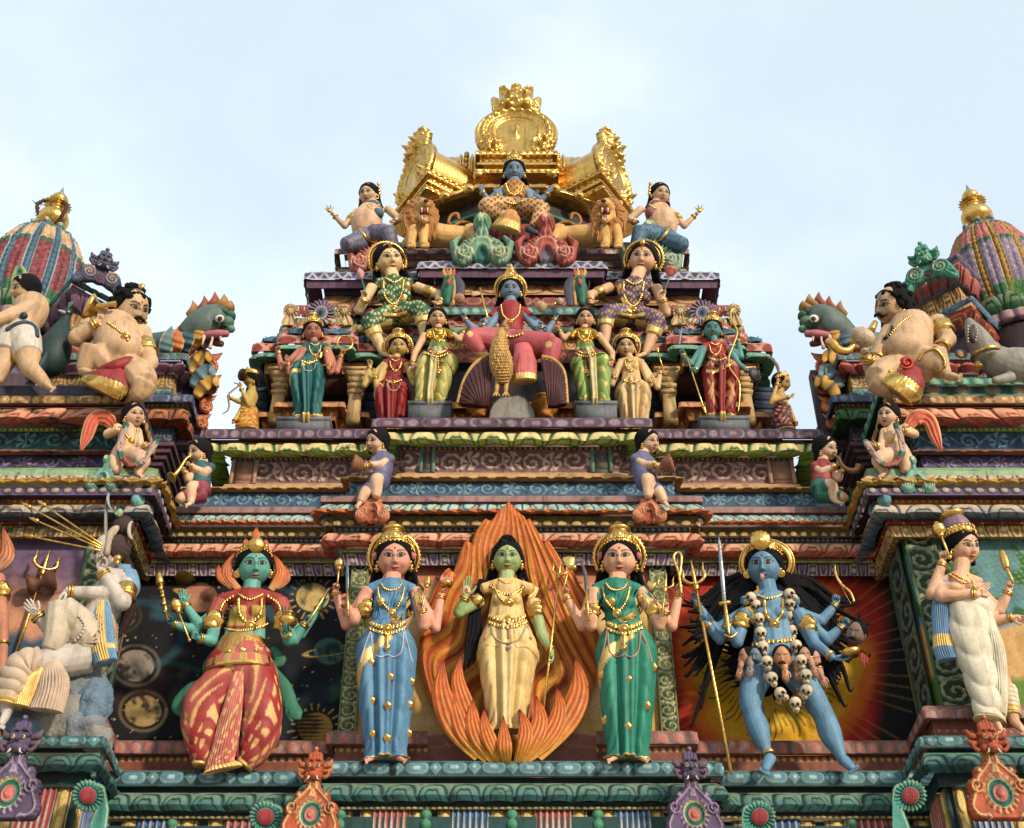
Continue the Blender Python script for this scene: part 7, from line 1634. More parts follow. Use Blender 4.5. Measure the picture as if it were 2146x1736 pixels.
# ---------------- left seated statue on rock ----------------
WS=C(206,196,186)
rk=MB()
def rockf(seed): 
 r=np.random.RandomState(seed); A=r.randn(4,3)*2.2; ph=r.rand(4)*6
 return lambda d: d*(1+sum(.07*np.sin(d@A[i]*2.2+ph[i]) for i in range(4)))[...,None]
yl=9.78
rock=thing('rock_seat','grey-blue painted rock under the seated pale statue at the left edge','rock',P(160,1560,yl))
for i,(u,v,ru,rv) in enumerate(((176,1400,52,50),(150,1440,66,60),(196,1475,36,62),(120,1500,80,60),(180,1530,44,46),(60,1530,70,40),(206,1560,28,40))):
 m=MB(); s_=mpp(u,v,yl); m.ball(P(u,v,yl+.05),np.array([ru,40,rv])*s_,mixc(C(150,146,138),C(110,134,156),(i%3)/2.),n=34,m=22,fn=rockf(i)); m.build('boulder',rock,'rock')
f=Fig('seated_statue','pale seated statue on the rock at left, raising a hand with golden arrows','statue',150,1400,yl-.1,WS)
T=f.t
T(f.limb,[(190,1345,-4),(206,1300,-4),(226,1250,-6),(240,1206,-8)],[44,36,36,24],n=16); T(f.limb,[(222,1212,-4),(268,1216,-6)],[26,22]); T(f.limb,[(240,1210,-8),(238,1170,-4)],[15,14])
f.head(226,1158,38,-1.35,.12,.15,-6,bindi=None)
f.arm((266,1224,-2),(256,1262,20),(211,1196,44),(20,19,11),('pinch',(212,1150,50)),L=44)
f.arm((232,1232,10),(220,1246,24),(138,1240,50),(18,18,11),('relax',(100,1272,62)),L=42,palm=(0,-1,.2))
f.arm((180,1300,10),(100,1316,30),(78,1290,44),(16,14,11),('spread',(46,1252,50)),L=44)
T(f.limb,[(190,1350,4),(160,1310,30),(128,1272,52)],[40,36,27],n=16); T(f.limb,[(128,1272,52),(118,1330,50),(96,1382,44)],[27,20,12],n=14); f.foot((96,1382,46),(62,1386,54),12)
T(f.limb,[(186,1376,4),(100,1392,26),(34,1400,40)],[38,34,27],n=16); T(f.limb,[(34,1400,40),(20,1450,34),(14,1496,30)],[26,19,13]); f.foot((14,1496,30),(2,1520,44),12)
f.body(vox=2.6)
f.cloth(lambda m:(T(m,[(190,1352,4),(162,1312,30),(126,1272,54)],[44,40,29],n=16),T(m,[(126,1272,54),(118,1330,52),(106,1362,46)],[29,26,20]),T(m,[(190,1350,-4),(186,1380,0)],[50,46])),'trouser_cloth',C(206,190,166))
f.skirt([(90,1390,34,30,30),(50,1400,40,32,34),(30,1440,38,30,30),(16,1480,34,24,24)],'trouser_leg',lambda TH,T_: mixc(np.zeros(TH.shape+(4,))+C(206,182,156),GOLDP,(T_>.88)*1.0),style='wrap',amp=1.1)
f.skirt([(108,1392,44,20,12),(112,1440,44,26,12),(96,1490,40,30,10)],'cloth_fall',C(206,180,156),style='pleat',amp=1.2)
f.skirt([(86,1402,48,10,10),(60,1440,46,14,8),(44,1480,42,16,8)],'gold_fall',GOLDP,style='pleat',amp=.8)
f.skirt([(214,1250,18,16,12),(212,1300,24,17,11),(214,1350,26,20,11),(222,1388,24,18,9)],'blue_scarf',lambda TH,T_: mixc(np.zeros(TH.shape+(4,))+C(110,160,196),GOLDP,((np.abs(TH)<.5)|((T_>.72)&(T_<.8)))*1.0),style='pleat',amp=1.0)
f.cloth(lambda m:(T(m,[(266,1204,-6),(272,1232,-6),(262,1256,4)],[22,22,16]),T(m,[(244,1196,-2),(270,1200,-6)],[16,18])),'blue_shawl',C(120,160,190))
f.armlet((266,1232,4),(260,1256,14),22)
def leop(TH,T_):
 c=np.zeros(TH.shape+(4,))+C(190,166,134); return mixc(c,C(40,34,34),sm(np.sin(TH*19+4*np.sin(T_*7))*np.sin(T_*24+3*np.sin(TH*5)),.45,.6))
f.skirt([(206,1310,-2,42,40),(198,1340,0,48,46),(194,1372,0,52,46)],'leopard_skin',leop,style='plain')
f.chain('skin_fringe',[(166,1292),(178,1310),(170,1330),(158,1342)],4,WS,off=2,mat='statue_paint')
H,kk=f.H,f.Hk; m=MB(); HB=C(74,60,58)
def strands(d): return d*(1+.035*np.sin(np.arctan2(d[...,0],d[...,2])*16+d[...,1]*5))[...,None]
m.ball(f.p(244,1152,-6),np.array([32,32,36])*f.s,HB,n=60,m=30,fn=strands); m.ball(f.p(258,1104,-6),np.array([24,24,26])*f.s,HB,n=50,m=26,fn=strands)
for i in range(10): T(m,[(262+i*.6,1170+i*3,-10),(276,1200+i*8,-16),(270-i,1240+i*8,-20),(258-i*2,1300+i*5,-22)],[8,9,8,3],C(52,34,34),n=7)
f.bld(m,'hair')
m=MB(); t=np.linspace(.4,5.0,20); f.t(m,[(279+11*math.cos(a)*.8,1112+19*math.sin(a),22) for a in np.linspace(1.7,4.7,9)],[.8,2.4,3.4,4,4.2,4,3.4,2.4,.8],C(196,180,166),n=8,k=3); f.bld(m,'crescent_moon')
m=MB(); f.b(m,(250,1075,20),(8,8,10),C(150,186,140)); f.b(m,(243,1077,26),(3,3,3),C(150,186,140)); f.t(m,[(246,1070,26),(250,1062,20),(258,1066,16)],[3,5,6],HAIR,n=8); f.bld(m,'small_green_face')
m=MB(); T(m,[(243,1076,20),(232,1066,18),(226,1050,16),(228,1034,16)],[1,4,7,3],C(170,176,180),n=8,flat=.4); T(m,[(226,1042,6),(222,1080,4),(222,1130,0)],[6,8,9],C(150,150,146),n=8,flat=.4); f.bld(m,'water_spout')
m=MB(); T(m,[(224,1164,20),(232,1120,26),(246,1106,26),(240,1122,24)],[6,8,5,1.5],C(196,176,150),n=8); f.bld(m,'snake_hood')
m=MB(); f.b(m,(247,1171,22),9,GOLD); f.b(m,(246,1180,22),6,GOLD); f.bld(m,'earring','gold_leaf')
for i,(a,b) in enumerate((((212,1146),(46,1054)),((214,1142),(80,1050)),((212,1150),(64,1086)),((210,1154),(52,1122)))):
 def ar(m):
  T(m,[a+(52,),b+(40,)],[2.2,1.8],GOLD,n=7); A=f.p(a[0],a[1],52); B=f.p(b[0],b[1],40); ax=N(B-A); L=np.linalg.norm(B-A)
  m.lathe(A+ax*L*.88,ax,[(0,2*f.s),(4*f.s,6*f.s),(12*f.s,3.4*f.s),(16*f.s,5*f.s),(30*f.s,.3*f.s)],GOLD,n=8)
 held('arrow',f,ar,['lowest-reaching gold arrow, pointing furthest up and left, in the raised hand','steepest gold arrow, topmost of the four in the raised hand','third gold arrow from the top in the raised hand of the pale statue','flattest gold arrow, lowest of the four in the raised hand'][i].replace('lowest-reaching gold arrow, pointing furthest up and left','longest gold arrow, second from the top'),'arrow')
g=Fig('dummy_unused','x','x',88,1200,10.0) ; bpy.data.objects.remove(g.root)
held('trident',g,lambda m: trident(g,m,(34,1370,4),(92,1192,4),26,52,3.2),'gold trident leaning on the wall painting behind the left seated statue','trident')
held('hand_drum',g,lambda m:(m.lathe(g.p(58,1228,10),(1,0,.25),[(0,2*g.s),(2*g.s,22*g.s),(14*g.s,18*g.s),(28*g.s,7*g.s),(42*g.s,18*g.s),(54*g.s,22*g.s),(56*g.s,2*g.s)],C(120,76,56),n=26)),'small brown hourglass drum tied to the trident on the left tower','drum',mat='statue_paint')
f=Fig('standing_statue','statue cut off by the left edge, orange robe flames and a bangled arm','statue',-24,1560,9.7,C(196,130,100))
T=f.t; T(f.limb,[(-30,1200,0),(-26,1300,0),(-24,1420,0),(-20,1560,0)],[30,34,32,20]); T(f.limb,[(-6,1210,6),(4,1300,10),(6,1380,14),(0,1420,20)],[17,14,10,8]); f.head(-30,1140,40,.3); f.bangle((6,1350,14),(5,1366,14),13); f.armlet((2,1226,8),(6,1256,9),16); f.body(vox=3)
m=MB(); leaf(m,[(-8,1190,0),(14,1160,6),(6,1104,2)],[14,18,1],9.72,2,flamecol(C(176,90,50),C(200,130,80),C(220,180,130)),bulge=.8,th=12); f.bld(m,'flame_lock')
# ================= upper figures =================
def tri(m,f,l,c=None,n=12):      # list of (u,v,d,r)
 f.t(m,[q[:3] for q in l],[q[3] for q in l],c,n=n)
def Q(label,base,y,skin,head,torso,limbs=(),arms=(),balls=(),cat='statue',name='statue',vox=1.7,hair='back',ear='bell',crown=None,halo=False,hi=False,headkw={},group=None,neckr=.40,L=None,armr=(6.5,5.5,3.6),bangle=True):
 f=Fig(name,label,cat,base[0],base[1],y,skin,group)
 tri(f.limb,f,torso,n=18)
 for l in limbs: tri(f.limb,f,l,n=14)
 for q,r in balls: f.b(f.limb,q,r,n=20,m=14)
 u,v,hh=head[:3]; yw,pt,rl,d=(list(head[3:])+[0,.2,0,0])[:4] if len(head)<7 else head[3:7]
 f.t(f.limb,[(u,v+hh*.25,d-hh*.15),torso[0][:3]],[hh*neckr,hh*neckr*1.05])
 f.head(u,v,hh,yw,pt,rl,d,hi=hi,**headkw)
 for a in arms:
  kw=a[5] if len(a)>5 else {}; r=a[3] or armr
  f.arm(a[0],a[1],a[2],r,a[4],L=L or hh*.62,bang=bangle,**kw)
 if hair: f.hair(hair,parting=hi or hh>20)
 if ear: f.earrings(ear)
 if crown: f.crown(crown[1],style=crown[0])
 if halo: f.halo(flowers=False)
 return f
def motif_col(bg,fg,k1=7,k2=13,hem=.05,hemc=GOLDP):
 def g(TH,T):
  c=np.zeros(TH.shape+(4,))+bg; c=mixc(c,fg,sm(np.sin(TH*k1+2*np.sin(T*9))*np.sin(T*k2*2+2*np.sin(TH*3)),.25,.45)); return mixc(c,hemc,(T>1-hem)*1.0) if hem else c
 return g
def skinpaint(f,fn): pass
# standing ones on the middle tier
def st_fig(label,u,v,y,skin,top,bot,hu,hv,shu,shv,wu,wv,hiu,hiv,k,arms,skirtcol=None,crown='pot',halo=False,hair='curls',sleeves=True,jewels=True,blousefn=None,**kw):
 f=standing('statue',label,u,v,y,skin,top,bot,H=477*k,headu=hu,headv=hv,hh=kw.pop('hh',58),shw=kw.pop('shw',70),ww=kw.pop('ww',46),hemw=kw.pop('hemw',66),nu=shu,shv=shv,wu=wu,wv=wv,hu=hiu,hv=hiv,hi=False,halo=halo,hair=hair,crown=bool(crown),cstyle=crown or 'pot',lean=16,hw=kw.pop('hw',76),skirtcol=skirtcol or borders(bot,diag=(.30,-.13,.035),hem=.05),vox=1.6,**kw)
 for a in arms:
  f.arm(a[0],a[1],a[2],a[3] if len(a)>3 and a[3] else (8.2,6.8,4.8),a[4] if len(a)>4 else None,L=20,**(a[5] if len(a)>5 else {}))
 f.finish(blousefn=blousefn,armsleeves=[((shu+s_*22,shv+4,f.D(shv)),(shu+s_*27,shv+14,f.D(shv)+2),6.5,6) for s_ in (-1,1)] if sleeves else ())
 if jewels:
  f.chain('necklace',[(shu-12,shv),(shu-9,shv+12),(shu,shv+20),(shu+9,shv+12),(shu+12,shv)],1.7,off=1.2,pend=(shu,shv+21,5)); f.chain('choker',[(shu-8,shv-5),(shu,shv-1),(shu+8,shv-5)],1.5,off=1)
  f.chain('waist_belt',[(wu-15,wv-1),(wu,wv+3),(wu+15,wv-2)],3,off=1.2,pend=(wu,wv+4,6)); f.chain('pearl_strand',[(wu-14,wv+5),(wu-10,wv+16),(wu,wv+20),(wu+10,wv+15),(wu+14,wv+4)],1.1,C(206,200,190),off=1,mat='statue_paint')
 return f
k=.43
f=st_fig('statue in dark teal sari with gold ring and curved knife, left pedestal',645,872,10.68,C(196,124,100),C(30,96,96),C(36,106,108),656,694,660,725,648,758,643,785,k,[((634,731,5),(590,773,6),(583,737,14),None,('grip',(578,716,18))),((638,733,8),(607,783,12),(603,762,22),None,('open',(598,740,30),dict(palmcol=C(214,150,136)))),((686,731,5),(706,779,8),(716,744,16),None,('grip',(722,722,20),dict(thumb=-1))),((684,733,6),(692,780,14),(690,764,24),None,('open',(688,782,30),dict(thumb=-1)))])
f.sash('sari_border',[(690,718),(680,738),(656,756)],[4.5,4.5,3],off=1.5)
held('knife',f,lambda m:(f.t(m,[(580,722,20),(583,704,20),(596,692,20),(608,688,20)],[1.4,3.2,3.2,.4],C(100,108,112,.4),n=8,flat=.3,up=[0,-1,0])),'curved grey knife of the statue in the dark teal sari','knife')
held('gold_ring',f,lambda m: m.tube(np.array([f.p(723+16*math.cos(a),719+15*math.sin(a),20) for a in np.linspace(0,2*PI,30)[:-1]]),2.4*f.s,GOLD,n=8,closed=True),'gold hoop held by the statue in the dark teal sari','ring')
f=st_fig('statue in a dark red sari with raised painted palm, between the left pavilion and attendant',819,902,10.72,C(214,180,106),C(140,30,30),C(150,36,34),835,727,829,758,825,799,822,826,k,[((806,764,5),(764,808,6),(776,768,12),None,('pinch',(771,744,16))),((806,766,7),(790,812,12),(786,790,22),None,('open',(781,768,28),dict(palmcol=C(220,160,140)))),((852,764,5),(868,806,8),(868,790,16),None,('open',(868,772,24),dict(thumb=-1)))],halo=True)
f=st_fig('statue in a cream sari with one hand raised, right of the right attendant',1330,902,10.72,C(228,190,140),C(226,186,126),C(232,196,140),1312,727,1322,757,1323,799,1326,826,k,[((1298,764,5),(1282,806,8),(1286,790,16),None,('open',(1282,770,24))),((1346,764,5),(1378,812,6),(1384,780,12),None,('grip',(1387,758,16),dict(thumb=-1))),((1346,766,7),(1362,806,14),(1362,796,24),None,('open',(1374,782,30),dict(thumb=-1)))],halo=True)
held('thunderbolt',f,lambda m: mace(f,m,(1388,768,20),(1378,734,20),5.5,1.4),'small gold bulb staff raised by the cream sari statue','staff')
gb_=lambda v,U,V,v0: np.where((V<v0)[:,None],C(196,150,60,.8),C(110,150,70))
for (sg,u,hu,shu,wu,hiu,lab,bc,arms) in ((-1,903,917,920,917,918,'attendant with gold breastplate and yellow-green skirt, left of the eagle',C(196,190,110),[((890,702,5),(869,742,8),(864,764,16),None,('relax',(884,768,26))),((948,702,3),(962,712,2),(972,696,6),None,('relax',(984,688,8)))]),(1,1245,1227,1224,1227,1236,'attendant with gold breastplate and bright green skirt, right of the eagle',C(150,180,96),[((1254,702,5),(1283,740,8),(1283,760,16),None,('relax',(1262,768,26),dict(thumb=-1))),((1196,702,3),(1182,710,2),(1172,694,6),None,('relax',(1162,686,8)))])):
 def scol(TH,T,bc=bc):
  c=np.zeros(TH.shape+(4,))+bc; c=mixc(c,C(84,130,60),sm(np.abs(TH),1.0,1.9)); c=mixc(c,C(140,60,56),((T<.34-.1*np.abs(np.sin(TH*1.0)))&(np.abs(TH)>.35))*1.0); c=mixc(c,C(216,200,150),(np.abs(TH)<.22)*(T>.12)*1.0)
  a=np.abs(((TH*1.6+.5*np.floor(T*6))%1)-.5); b=np.abs(((T*6)%1)-.5); c=mixc(c,GOLDP,soft(np.maximum(a*1.5,b)-.2,.05)*(T>.4)*1.0); return c
 f=st_fig(lab,u,838,10.58,C(232,184,140),C(190,150,60,.8),bc,hu,667,shu,695,wu,738,hiu,762,.405,arms,skirtcol=scol,crown=None,hair='curls',blousefn=lambda v,U,V: np.where((V<718)[:,None],C(196,150,60,.8),np.where((V<728)[:,None],C(96,140,70),C(232,184,140))),sstyle='dhoti',hw=88,ww=50,hemw=80)
 f.chain('girdle',[(wu-20,742),(wu,748),(wu+20,742)],3.4,off=1.5); f.chain('girdle_drop',[(wu,748),(wu+1,762),(wu+2,778)],2.8,off=2,pend=(wu+2,782,9))
# teal archer in red, right pavilion
def pcol(TH,T):
 c=np.zeros(TH.shape+(4,))+C(160,44,40); r=np.hypot((np.abs(TH)-.75)/.5,(np.abs(((T*2.1+.1)%1)-.5))/.42); an=np.arctan2((((T*2.1+.1)%1)-.5)/.42,(np.abs(TH)-.75)/.5)
 return mixc(mixc(c,C(220,160,110),soft(r-.55-.35*np.cos(an*6),.1)),GOLDP,(T>.9)*1.0)
f=st_fig('teal-skinned archer in red patterned dhoti, on the right pedestal',1511,870,10.68,C(92,152,148),C(170,50,44),C(150,36,34),1493,690,1499,724,1504,753,1511,780,.42,[((1472,730,5),(1448,764,8),(1430,744,14),None,('grip',(1424,722,18))),((1474,732,7),(1462,766,14),(1456,778,24),None,('grip',(1444,774,28))),((1526,730,5),(1553,748,8),(1546,712,14),None,('grip',(1542,692,16),dict(thumb=-1))),((1526,732,5),(1548,764,10),(1568,778,20),None,('relax',(1580,784,24)))],skirtcol=pcol,sstyle='dhoti')
f.chain('garland',[(1480,740),(1490,756),(1506,764),(1520,752)],1.4,C(90,110,120),off=1.4,mat='statue_paint')
f.sash('gold_sash',[(1480,778),(1500,778),(1530,764)],[4,4,4],off=1.6)
held('knife',f,lambda m: f.t(m,[(1424,722,20),(1425,704,20),(1430,684,20)],[1.4,3,.4],C(140,144,146,.5),n=8,flat=.3,up=[0,-1,0]),'short knife raised by the teal archer','knife')
held('spear',f,lambda m:(f.t(m,[(1436,738,26),(1478,864,22)],[1.6,1.6],GOLD,n=7),f.t(m,[(1474,852,22),(1480,868,22)],[5,1],GOLD,n=6)),'long gold arrow pointing down in the hand of the teal archer','arrow')
held('bow',f,lambda m: f.t(m,[(1550,646,22),(1534,650,22),(1532,668,22),(1545,696,22),(1536,726,24),(1528,748,26),(1529,772,28),(1548,800,26),(1550,830,22),(1547,864,20)],[1.5,2,2.2,2.4,2.4,2.4,2.4,2.4,2.2,1.4],GOLD,n=7),'tall curved gold bow beside the teal archer','bow')
held('shield',f,lambda m:(m.lathe(f.p(1582,786,24),N(np.array([.55,-.7,-.2])),[(-2*f.s,17*f.s),(2*f.s,17*f.s),(4*f.s,12*f.s),(8*f.s,4*f.s)],C(50,50,56),n=20),[m.tube(np.array([f.p(1582+12*math.cos(a)+0,786+14*math.sin(a),26),f.p(1588+15*math.cos(a),786+18*math.sin(a),34)]),[2.2*f.s,.3*f.s],C(60,60,64),n=5) for a in np.linspace(0,6.28,7)[:-1]]),'dark spiked round shield of the teal archer','shield')
# far side figures
f=Q('yellow archer with round shield at the far left of the middle tier',(517,905),10.72,SK_YEL,(527,794,21,-1.2,.15,.2,4),[(528,820,0,9),(526,832,0,15),(522,848,0,13),(520,862,0,15)],arms=[((512,828,8),(522,850,18),(504,812,26),None,('relax',(500,796,30))),((514,832,4),(500,842,14),(482,834,22),None,('grip',(474,828,26))),((512,850,4),(500,870,10),(490,884,16),None,('grip',(484,890,20)))],crown=('low',1.0))
f.body(); f.skirt([(521,856,0,17,14),(519,876,0,20,16),(517,905,0,23,18)],'skirt',motif_col(C(206,130,50),C(226,190,90)),n=60,style='wrap')
held('shield',f,lambda m: m.lathe(f.p(508,786,32),N(np.array([-.6,-.7,-.4])),[(-1*f.s,14*f.s),(1*f.s,14*f.s),(3*f.s,9*f.s),(5*f.s,2*f.s)],C(110,80,36,.9),n=20),'small bronze shield of the yellow archer at the left end','shield')
held('bow',f,lambda m: f.t(m,[(490,802,26),(500,808,26),(486,820,26),(478,830,26),(480,850,26),(476,862,26),(466,867,26)],[1,1.6,1.8,2,1.8,1.5,1],C(150,110,60),n=7),'curved bow of the yellow archer at the left end','bow')
f=Q('yellow dancer in dark red skirt at the far right of the middle tier',(1642,905),10.72,C(206,166,96),(1640,802,20,1.1,.1,-.1,4),[(1634,824,0,9),(1636,836,0,14),(1640,850,0,12),(1642,860,0,14)],arms=[((1624,830,6),(1616,846,14),(1630,802,20),None,('open',(1632,782,24))),((1630,836,8),(1618,842,16),(1656,832,26),None,('open',(1672,818,28))),((1650,850,4),(1660,872,8),(1668,888,14),None,('relax',(1676,904,18)))],crown=('low',1.0))
f.body(); f.skirt([(1641,854,0,15,13),(1641,876,0,20,16),(1648,905,0,18,15)],'skirt',motif_col(C(90,36,40),C(196,130,110)),n=60,style='wrap')
held('curved_horn',f,lambda m: f.t(m,[(1632,782,24),(1628,766,24),(1616,752,24),(1603,746,24)],[2.4,4,3.2,.4],C(110,90,72),n=8,flat=.4,up=[0,-1,0]),'curved brown horn raised by the dancer at the right end','horn')
# seated big women
def seated_w(sg,label,head,sh,waist,skin,top,leg,mot,armsl,kneeA,kneeB,footA,y=10.93):
 f=Fig('statue',label,'statue',waist[0],740,y,skin); f.sash
 su,sv=sh; wu,wv=waist
 def torso(m,g=0):
  tri(m,f,[(su,sv-8,0,14+g),(su,sv+8,4,26+g),((su+wu)/2,(sv+wv)/2,4,24+g),(wu,wv,0,24+g)],n=18)
  for s_ in (-1,1): f.t(m,[(su,sv,0),(su+s_*36,sv+4,0)],[14+g,13+g]); f.b(m,(su+s_*18,sv+26,20),(16+g,15+g,14+g)); f.t(m,[(wu,wv,0),(wu+s_*16,wv+14,4)],[24+g,26+g])
 torso(f.limb); f.t(f.limb,[(head[0],head[1]+10,-4),(su,sv-4,0)],[14,15])
 f.head(*head[:6],2)
 for a in armsl: f.arm(*a[:3],(12,10,7),a[3],L=24,armlet=a[4],**(a[5] if len(a)>5 else {}))
 for (kn,an) in ((kneeA,footA),(kneeB[:3],kneeB[3])):
  f.t(f.limb,[kn,tuple((kn[i]+an[i])/2 for i in range(3)),an],[14,13,8])
 f.foot(footA,(footA[0]+sg*-16,footA[1]+6,footA[2]+14),7)
 f.hair('curls',length=.8); f.earrings('bell'); f.halo(r=1.12,flowers=False,y=.35); f.body(vox=2.1)
 f.cloth(lambda m: torso(m,2),'sari_top',top,fn=lambda v,U,V: np.where((np.sin(U*.5)*np.sin(V*.45+np.sin(U*.2)*2)>.35)[:,None],mot,top))
 def legs(m):
  f.t(m,[(wu,wv+8,0),((wu+kneeA[0])/2,(wv+kneeA[1])/2+4,22),kneeA],[27,24,19],n=16); f.t(m,[(wu,wv+8,0),((wu+kneeB[0])/2,(wv+kneeB[1])/2+4,22),kneeB[:3]],[27,24,19],n=16)
  f.t(m,[kneeA,tuple(kneeA[i]*.55+footA[i]*.45 for i in range(3))],[19,17]); an=kneeB[3]; f.t(m,[kneeB[:3],tuple(kneeB[i]*.55+an[i]*.45 for i in range(3))],[19,17])
 def lc(v,U,V):
  c=np.where((np.sin(U*.45+np.sin(V*.2))*np.sin(V*.42+np.sin(U*.25)*2)>.3)[:,None],mot,leg)
  for kn,an in ((kneeA,footA),(kneeB,kneeB[3])):
   t=((U-kn[0])*(an[0]-kn[0])+(V-kn[1])*(an[1]-kn[1]))/((an[0]-kn[0])**2+(an[1]-kn[1])**2); c=np.where(((t>.18)&(t<.46)&(np.hypot(U-kn[0],V-kn[1])<48))[:,None],GOLDP,c)
  return c
 f.cloth(legs,'sari_legs',leg,fn=lc)
 f.sash('gold_sash',[(su+sg*-34,sv-2),(su+sg*-22,sv+30),(wu,wv)],[7,6,5],off=2); f.sash('gold_sash',[(wu-26,wv+4),(wu,wv+8),(wu+26,wv+2)],[5,5,5],off=2)
 f.chain('necklace',[(su-16,sv-10),(su,sv-2),(su+16,sv-10)],3,off=1.5); f.chain('long_necklace',[(su-22,sv-6),(su-20,sv+26),(su-2,sv+44),(su+14,sv+26),(su+20,sv-6)],2.8,off=2,pend=(su-1,sv+54,9))
 m=MB(); H,kk=f.H,f.Hk; ce=H(0,-.78,.70); m.lathe(ce,-N(ce),[(0,.17*kk),(.07*kk,.15*kk),(.1*kk,.03*kk)],GOLD,n=16); f.bld(m,'forehead_jewel','gold_leaf')
 return f
f=seated_w(-1,'large seated woman in green sari holding a pink lotus bud, upper left',(815,546,36,.28,.32,.05),(826,594),(828,654),C(240,206,150),C(40,96,56),C(34,100,62),C(206,196,140),
 [((780,602,4),(752,650,20),(765,626,42),('pinch',(760,606,48)),False),((872,602,0),(920,618,10),(922,636,30),('relax',(894,642,46)),True,dict(thumb=-1,palm=(0,1,.3)))],(774,674,46),(884,648,40,(892,720,30)),(804,742,30))
held('lotus_bud',f,lambda m:(f.t(m,[(768,618,50),(760,592,50),(757,582,50)],[1.8,1.8,2.4],C(60,120,80),n=7),f.t(m,[(757,584,50),(756,574,50),(752,562,50)],[3,8,1],C(222,150,150),n=14)),'pink lotus bud in the hand of the upper left seated woman','flower')
f=seated_w(1,'large seated woman in purple and gold sari holding an open flower',(1347,543,36,-.12,.30,-.05),(1329,598),(1326,656),C(234,184,144),C(84,60,92),C(90,72,110),C(190,150,90),
 [((1280,602,0),(1236,620,10),(1238,634,30),('relax',(1264,642,46)),True,dict(palm=(0,1,.3))),((1376,604,4),(1396,656,20),(1388,626,42),('pinch',(1392,606,48)),False,dict(thumb=-1))],(1380,672,46),(1270,656,40,(1268,722,30)),(1352,742,30))
held('open_flower',f,lambda m:(f.t(m,[(1392,612,50),(1400,590,50),(1403,578,50)],[1.6,1.6,2],C(80,130,100),n=7),m.lathe(f.p(1403,580,50),N(np.array([.2,-.1,1.0])),[(0,2*f.s),(6*f.s,6*f.s),(16*f.s,11*f.s),(20*f.s,14*f.s),(16*f.s,8*f.s),(6*f.s,2*f.s)],C(216,120,110),n=24,rmod=lambda h,t,r: r*(1+.12*np.cos(t*9)))),'open pink flower in the hand of the upper right seated woman','flower')
# central blue rider on the eagle
RR=C(160,34,38)
f=Q('blue-skinned four-armed rider in red robe seated on the golden eagle, tier centre',(1072,800),10.55,C(120,146,170),(1070,607,28,.0,.22,0,4),[(1070,636,0,13),(1070,652,2,26),(1071,680,2,23),(1072,706,0,25),(1076,724,0,32)],
 arms=[((1040,656,2),(996,694,8),(973,668,14),(9,8,5),('pinch',(964,644,18))),((1044,660,8),(1016,700,20),(1011,680,30),(9,8,5),('grip',(1008,658,34))),((1100,656,2),(1146,696,8),(1164,668,14),(9,8,5),('pinch',(1173,646,18)),dict(thumb=-1)),((1098,660,6),(1132,698,16),(1136,684,26),(9,8,5),('grip',(1130,664,30)),dict(thumb=-1))],
 limbs=[[(1148,762,22,9),(1146,790,20,7),(1144,800,20,6)]],crown=('cone',1.5),halo=True,hi=True,hair='curls',L=19,vox=2.0)
f.foot((1144,800,20),(1156,812,30),8,C(84,96,120)); f.body()
f.cloth(lambda m:(tri(m,f,[(1070,640,0,15),(1070,654,3,28),(1071,682,3,25),(1072,704,1,26)],n=18),tri(m,f,[(1046,652,2,12),(1030,668,6,12)]),tri(m,f,[(1094,652,2,12),(1112,668,6,12)])),'red_robe',RR)
PKc=C(196,90,96)
f.cloth(lambda m:(tri(m,f,[(1066,722,0,30),(1020,712,24,26),(984,704,44,17)],n=18),tri(m,f,[(984,704,44,17),(1000,728,42,15),(1018,748,36,9)]),tri(m,f,[(1078,722,0,32),(1124,724,24,30),(1160,716,42,20)],n=18),tri(m,f,[(1160,716,42,20),(1154,744,36,19),(1148,768,30,14)])),'pink_trousers',PKc,fn=lambda v,U,V: np.where(((V>764)|((V>738)&(U<1030))|(np.hypot(U-1150,V-722)<7)|(np.hypot(U-985,V-700)<6))[:,None],GOLDP,PKc))
f.skirt([(1096,728,34,20,14),(1098,760,40,22,12),(1096,784,40,25,12),(1098,800,38,22,10)],'pink_fall',lambda TH,T: mixc(np.zeros(TH.shape+(4,))+C(206,104,104),GOLDP,(T>.75)*1.0),style='pleat',amp=.9,n=64)
f.chain('necklace',[(1050,640),(1054,660),(1070,672),(1086,660),(1090,640)],2.6,off=1.5,pend=(1070,675,7)); f.chain('belt',[(1050,700),(1072,706),(1094,700)],3.6,off=2)
held('axe_staff',f,lambda m:(f.t(m,[(1022,668,36),(1006,604,38)],[2.2,2.2],GOLD,n=8),f.t(m,[(1006,616,38),(990,616,38)],[3,9],C(206,170,130),n=8,flat=.35,up=[0,-1,0])),'gold staff with a cream blade, left of the rider','axe')
held('conch',f,lambda m:(m.ball(f.p(1173,632,18),np.array([9,8,9])*f.s,C(206,180,160),n=16,m=10),f.t(m,[(1164,636,18),(1156,642,18)],[4,.5],GOLD,n=8)),'small white conch on the fingertips, right of the rider','conch')
held('discus',f,lambda m: m.lathe(f.p(963,626,18),-N(f.p(963,626,18)),[(-2*f.s,11*f.s),(1*f.s,12*f.s),(2*f.s,6*f.s),(4*f.s,2*f.s)],C(206,150,120),n=24,rmod=lambda h,t,r: r*(1+.08*np.cos(t*8))),'small patterned discus on the fingertips, left of the rider','discus')
held('flower',f,lambda m: m.lathe(f.p(1134,654,32),(0,-.2,1),[(0,3*f.s),(6*f.s,8*f.s),(16*f.s,13*f.s),(22*f.s,9*f.s),(24*f.s,2*f.s)],C(206,180,130),n=24,rmod=lambda h,t,r: r*(1+.12*np.cos(t*10))),'pale gold bud right of the rider in front of the shoulder','flower')
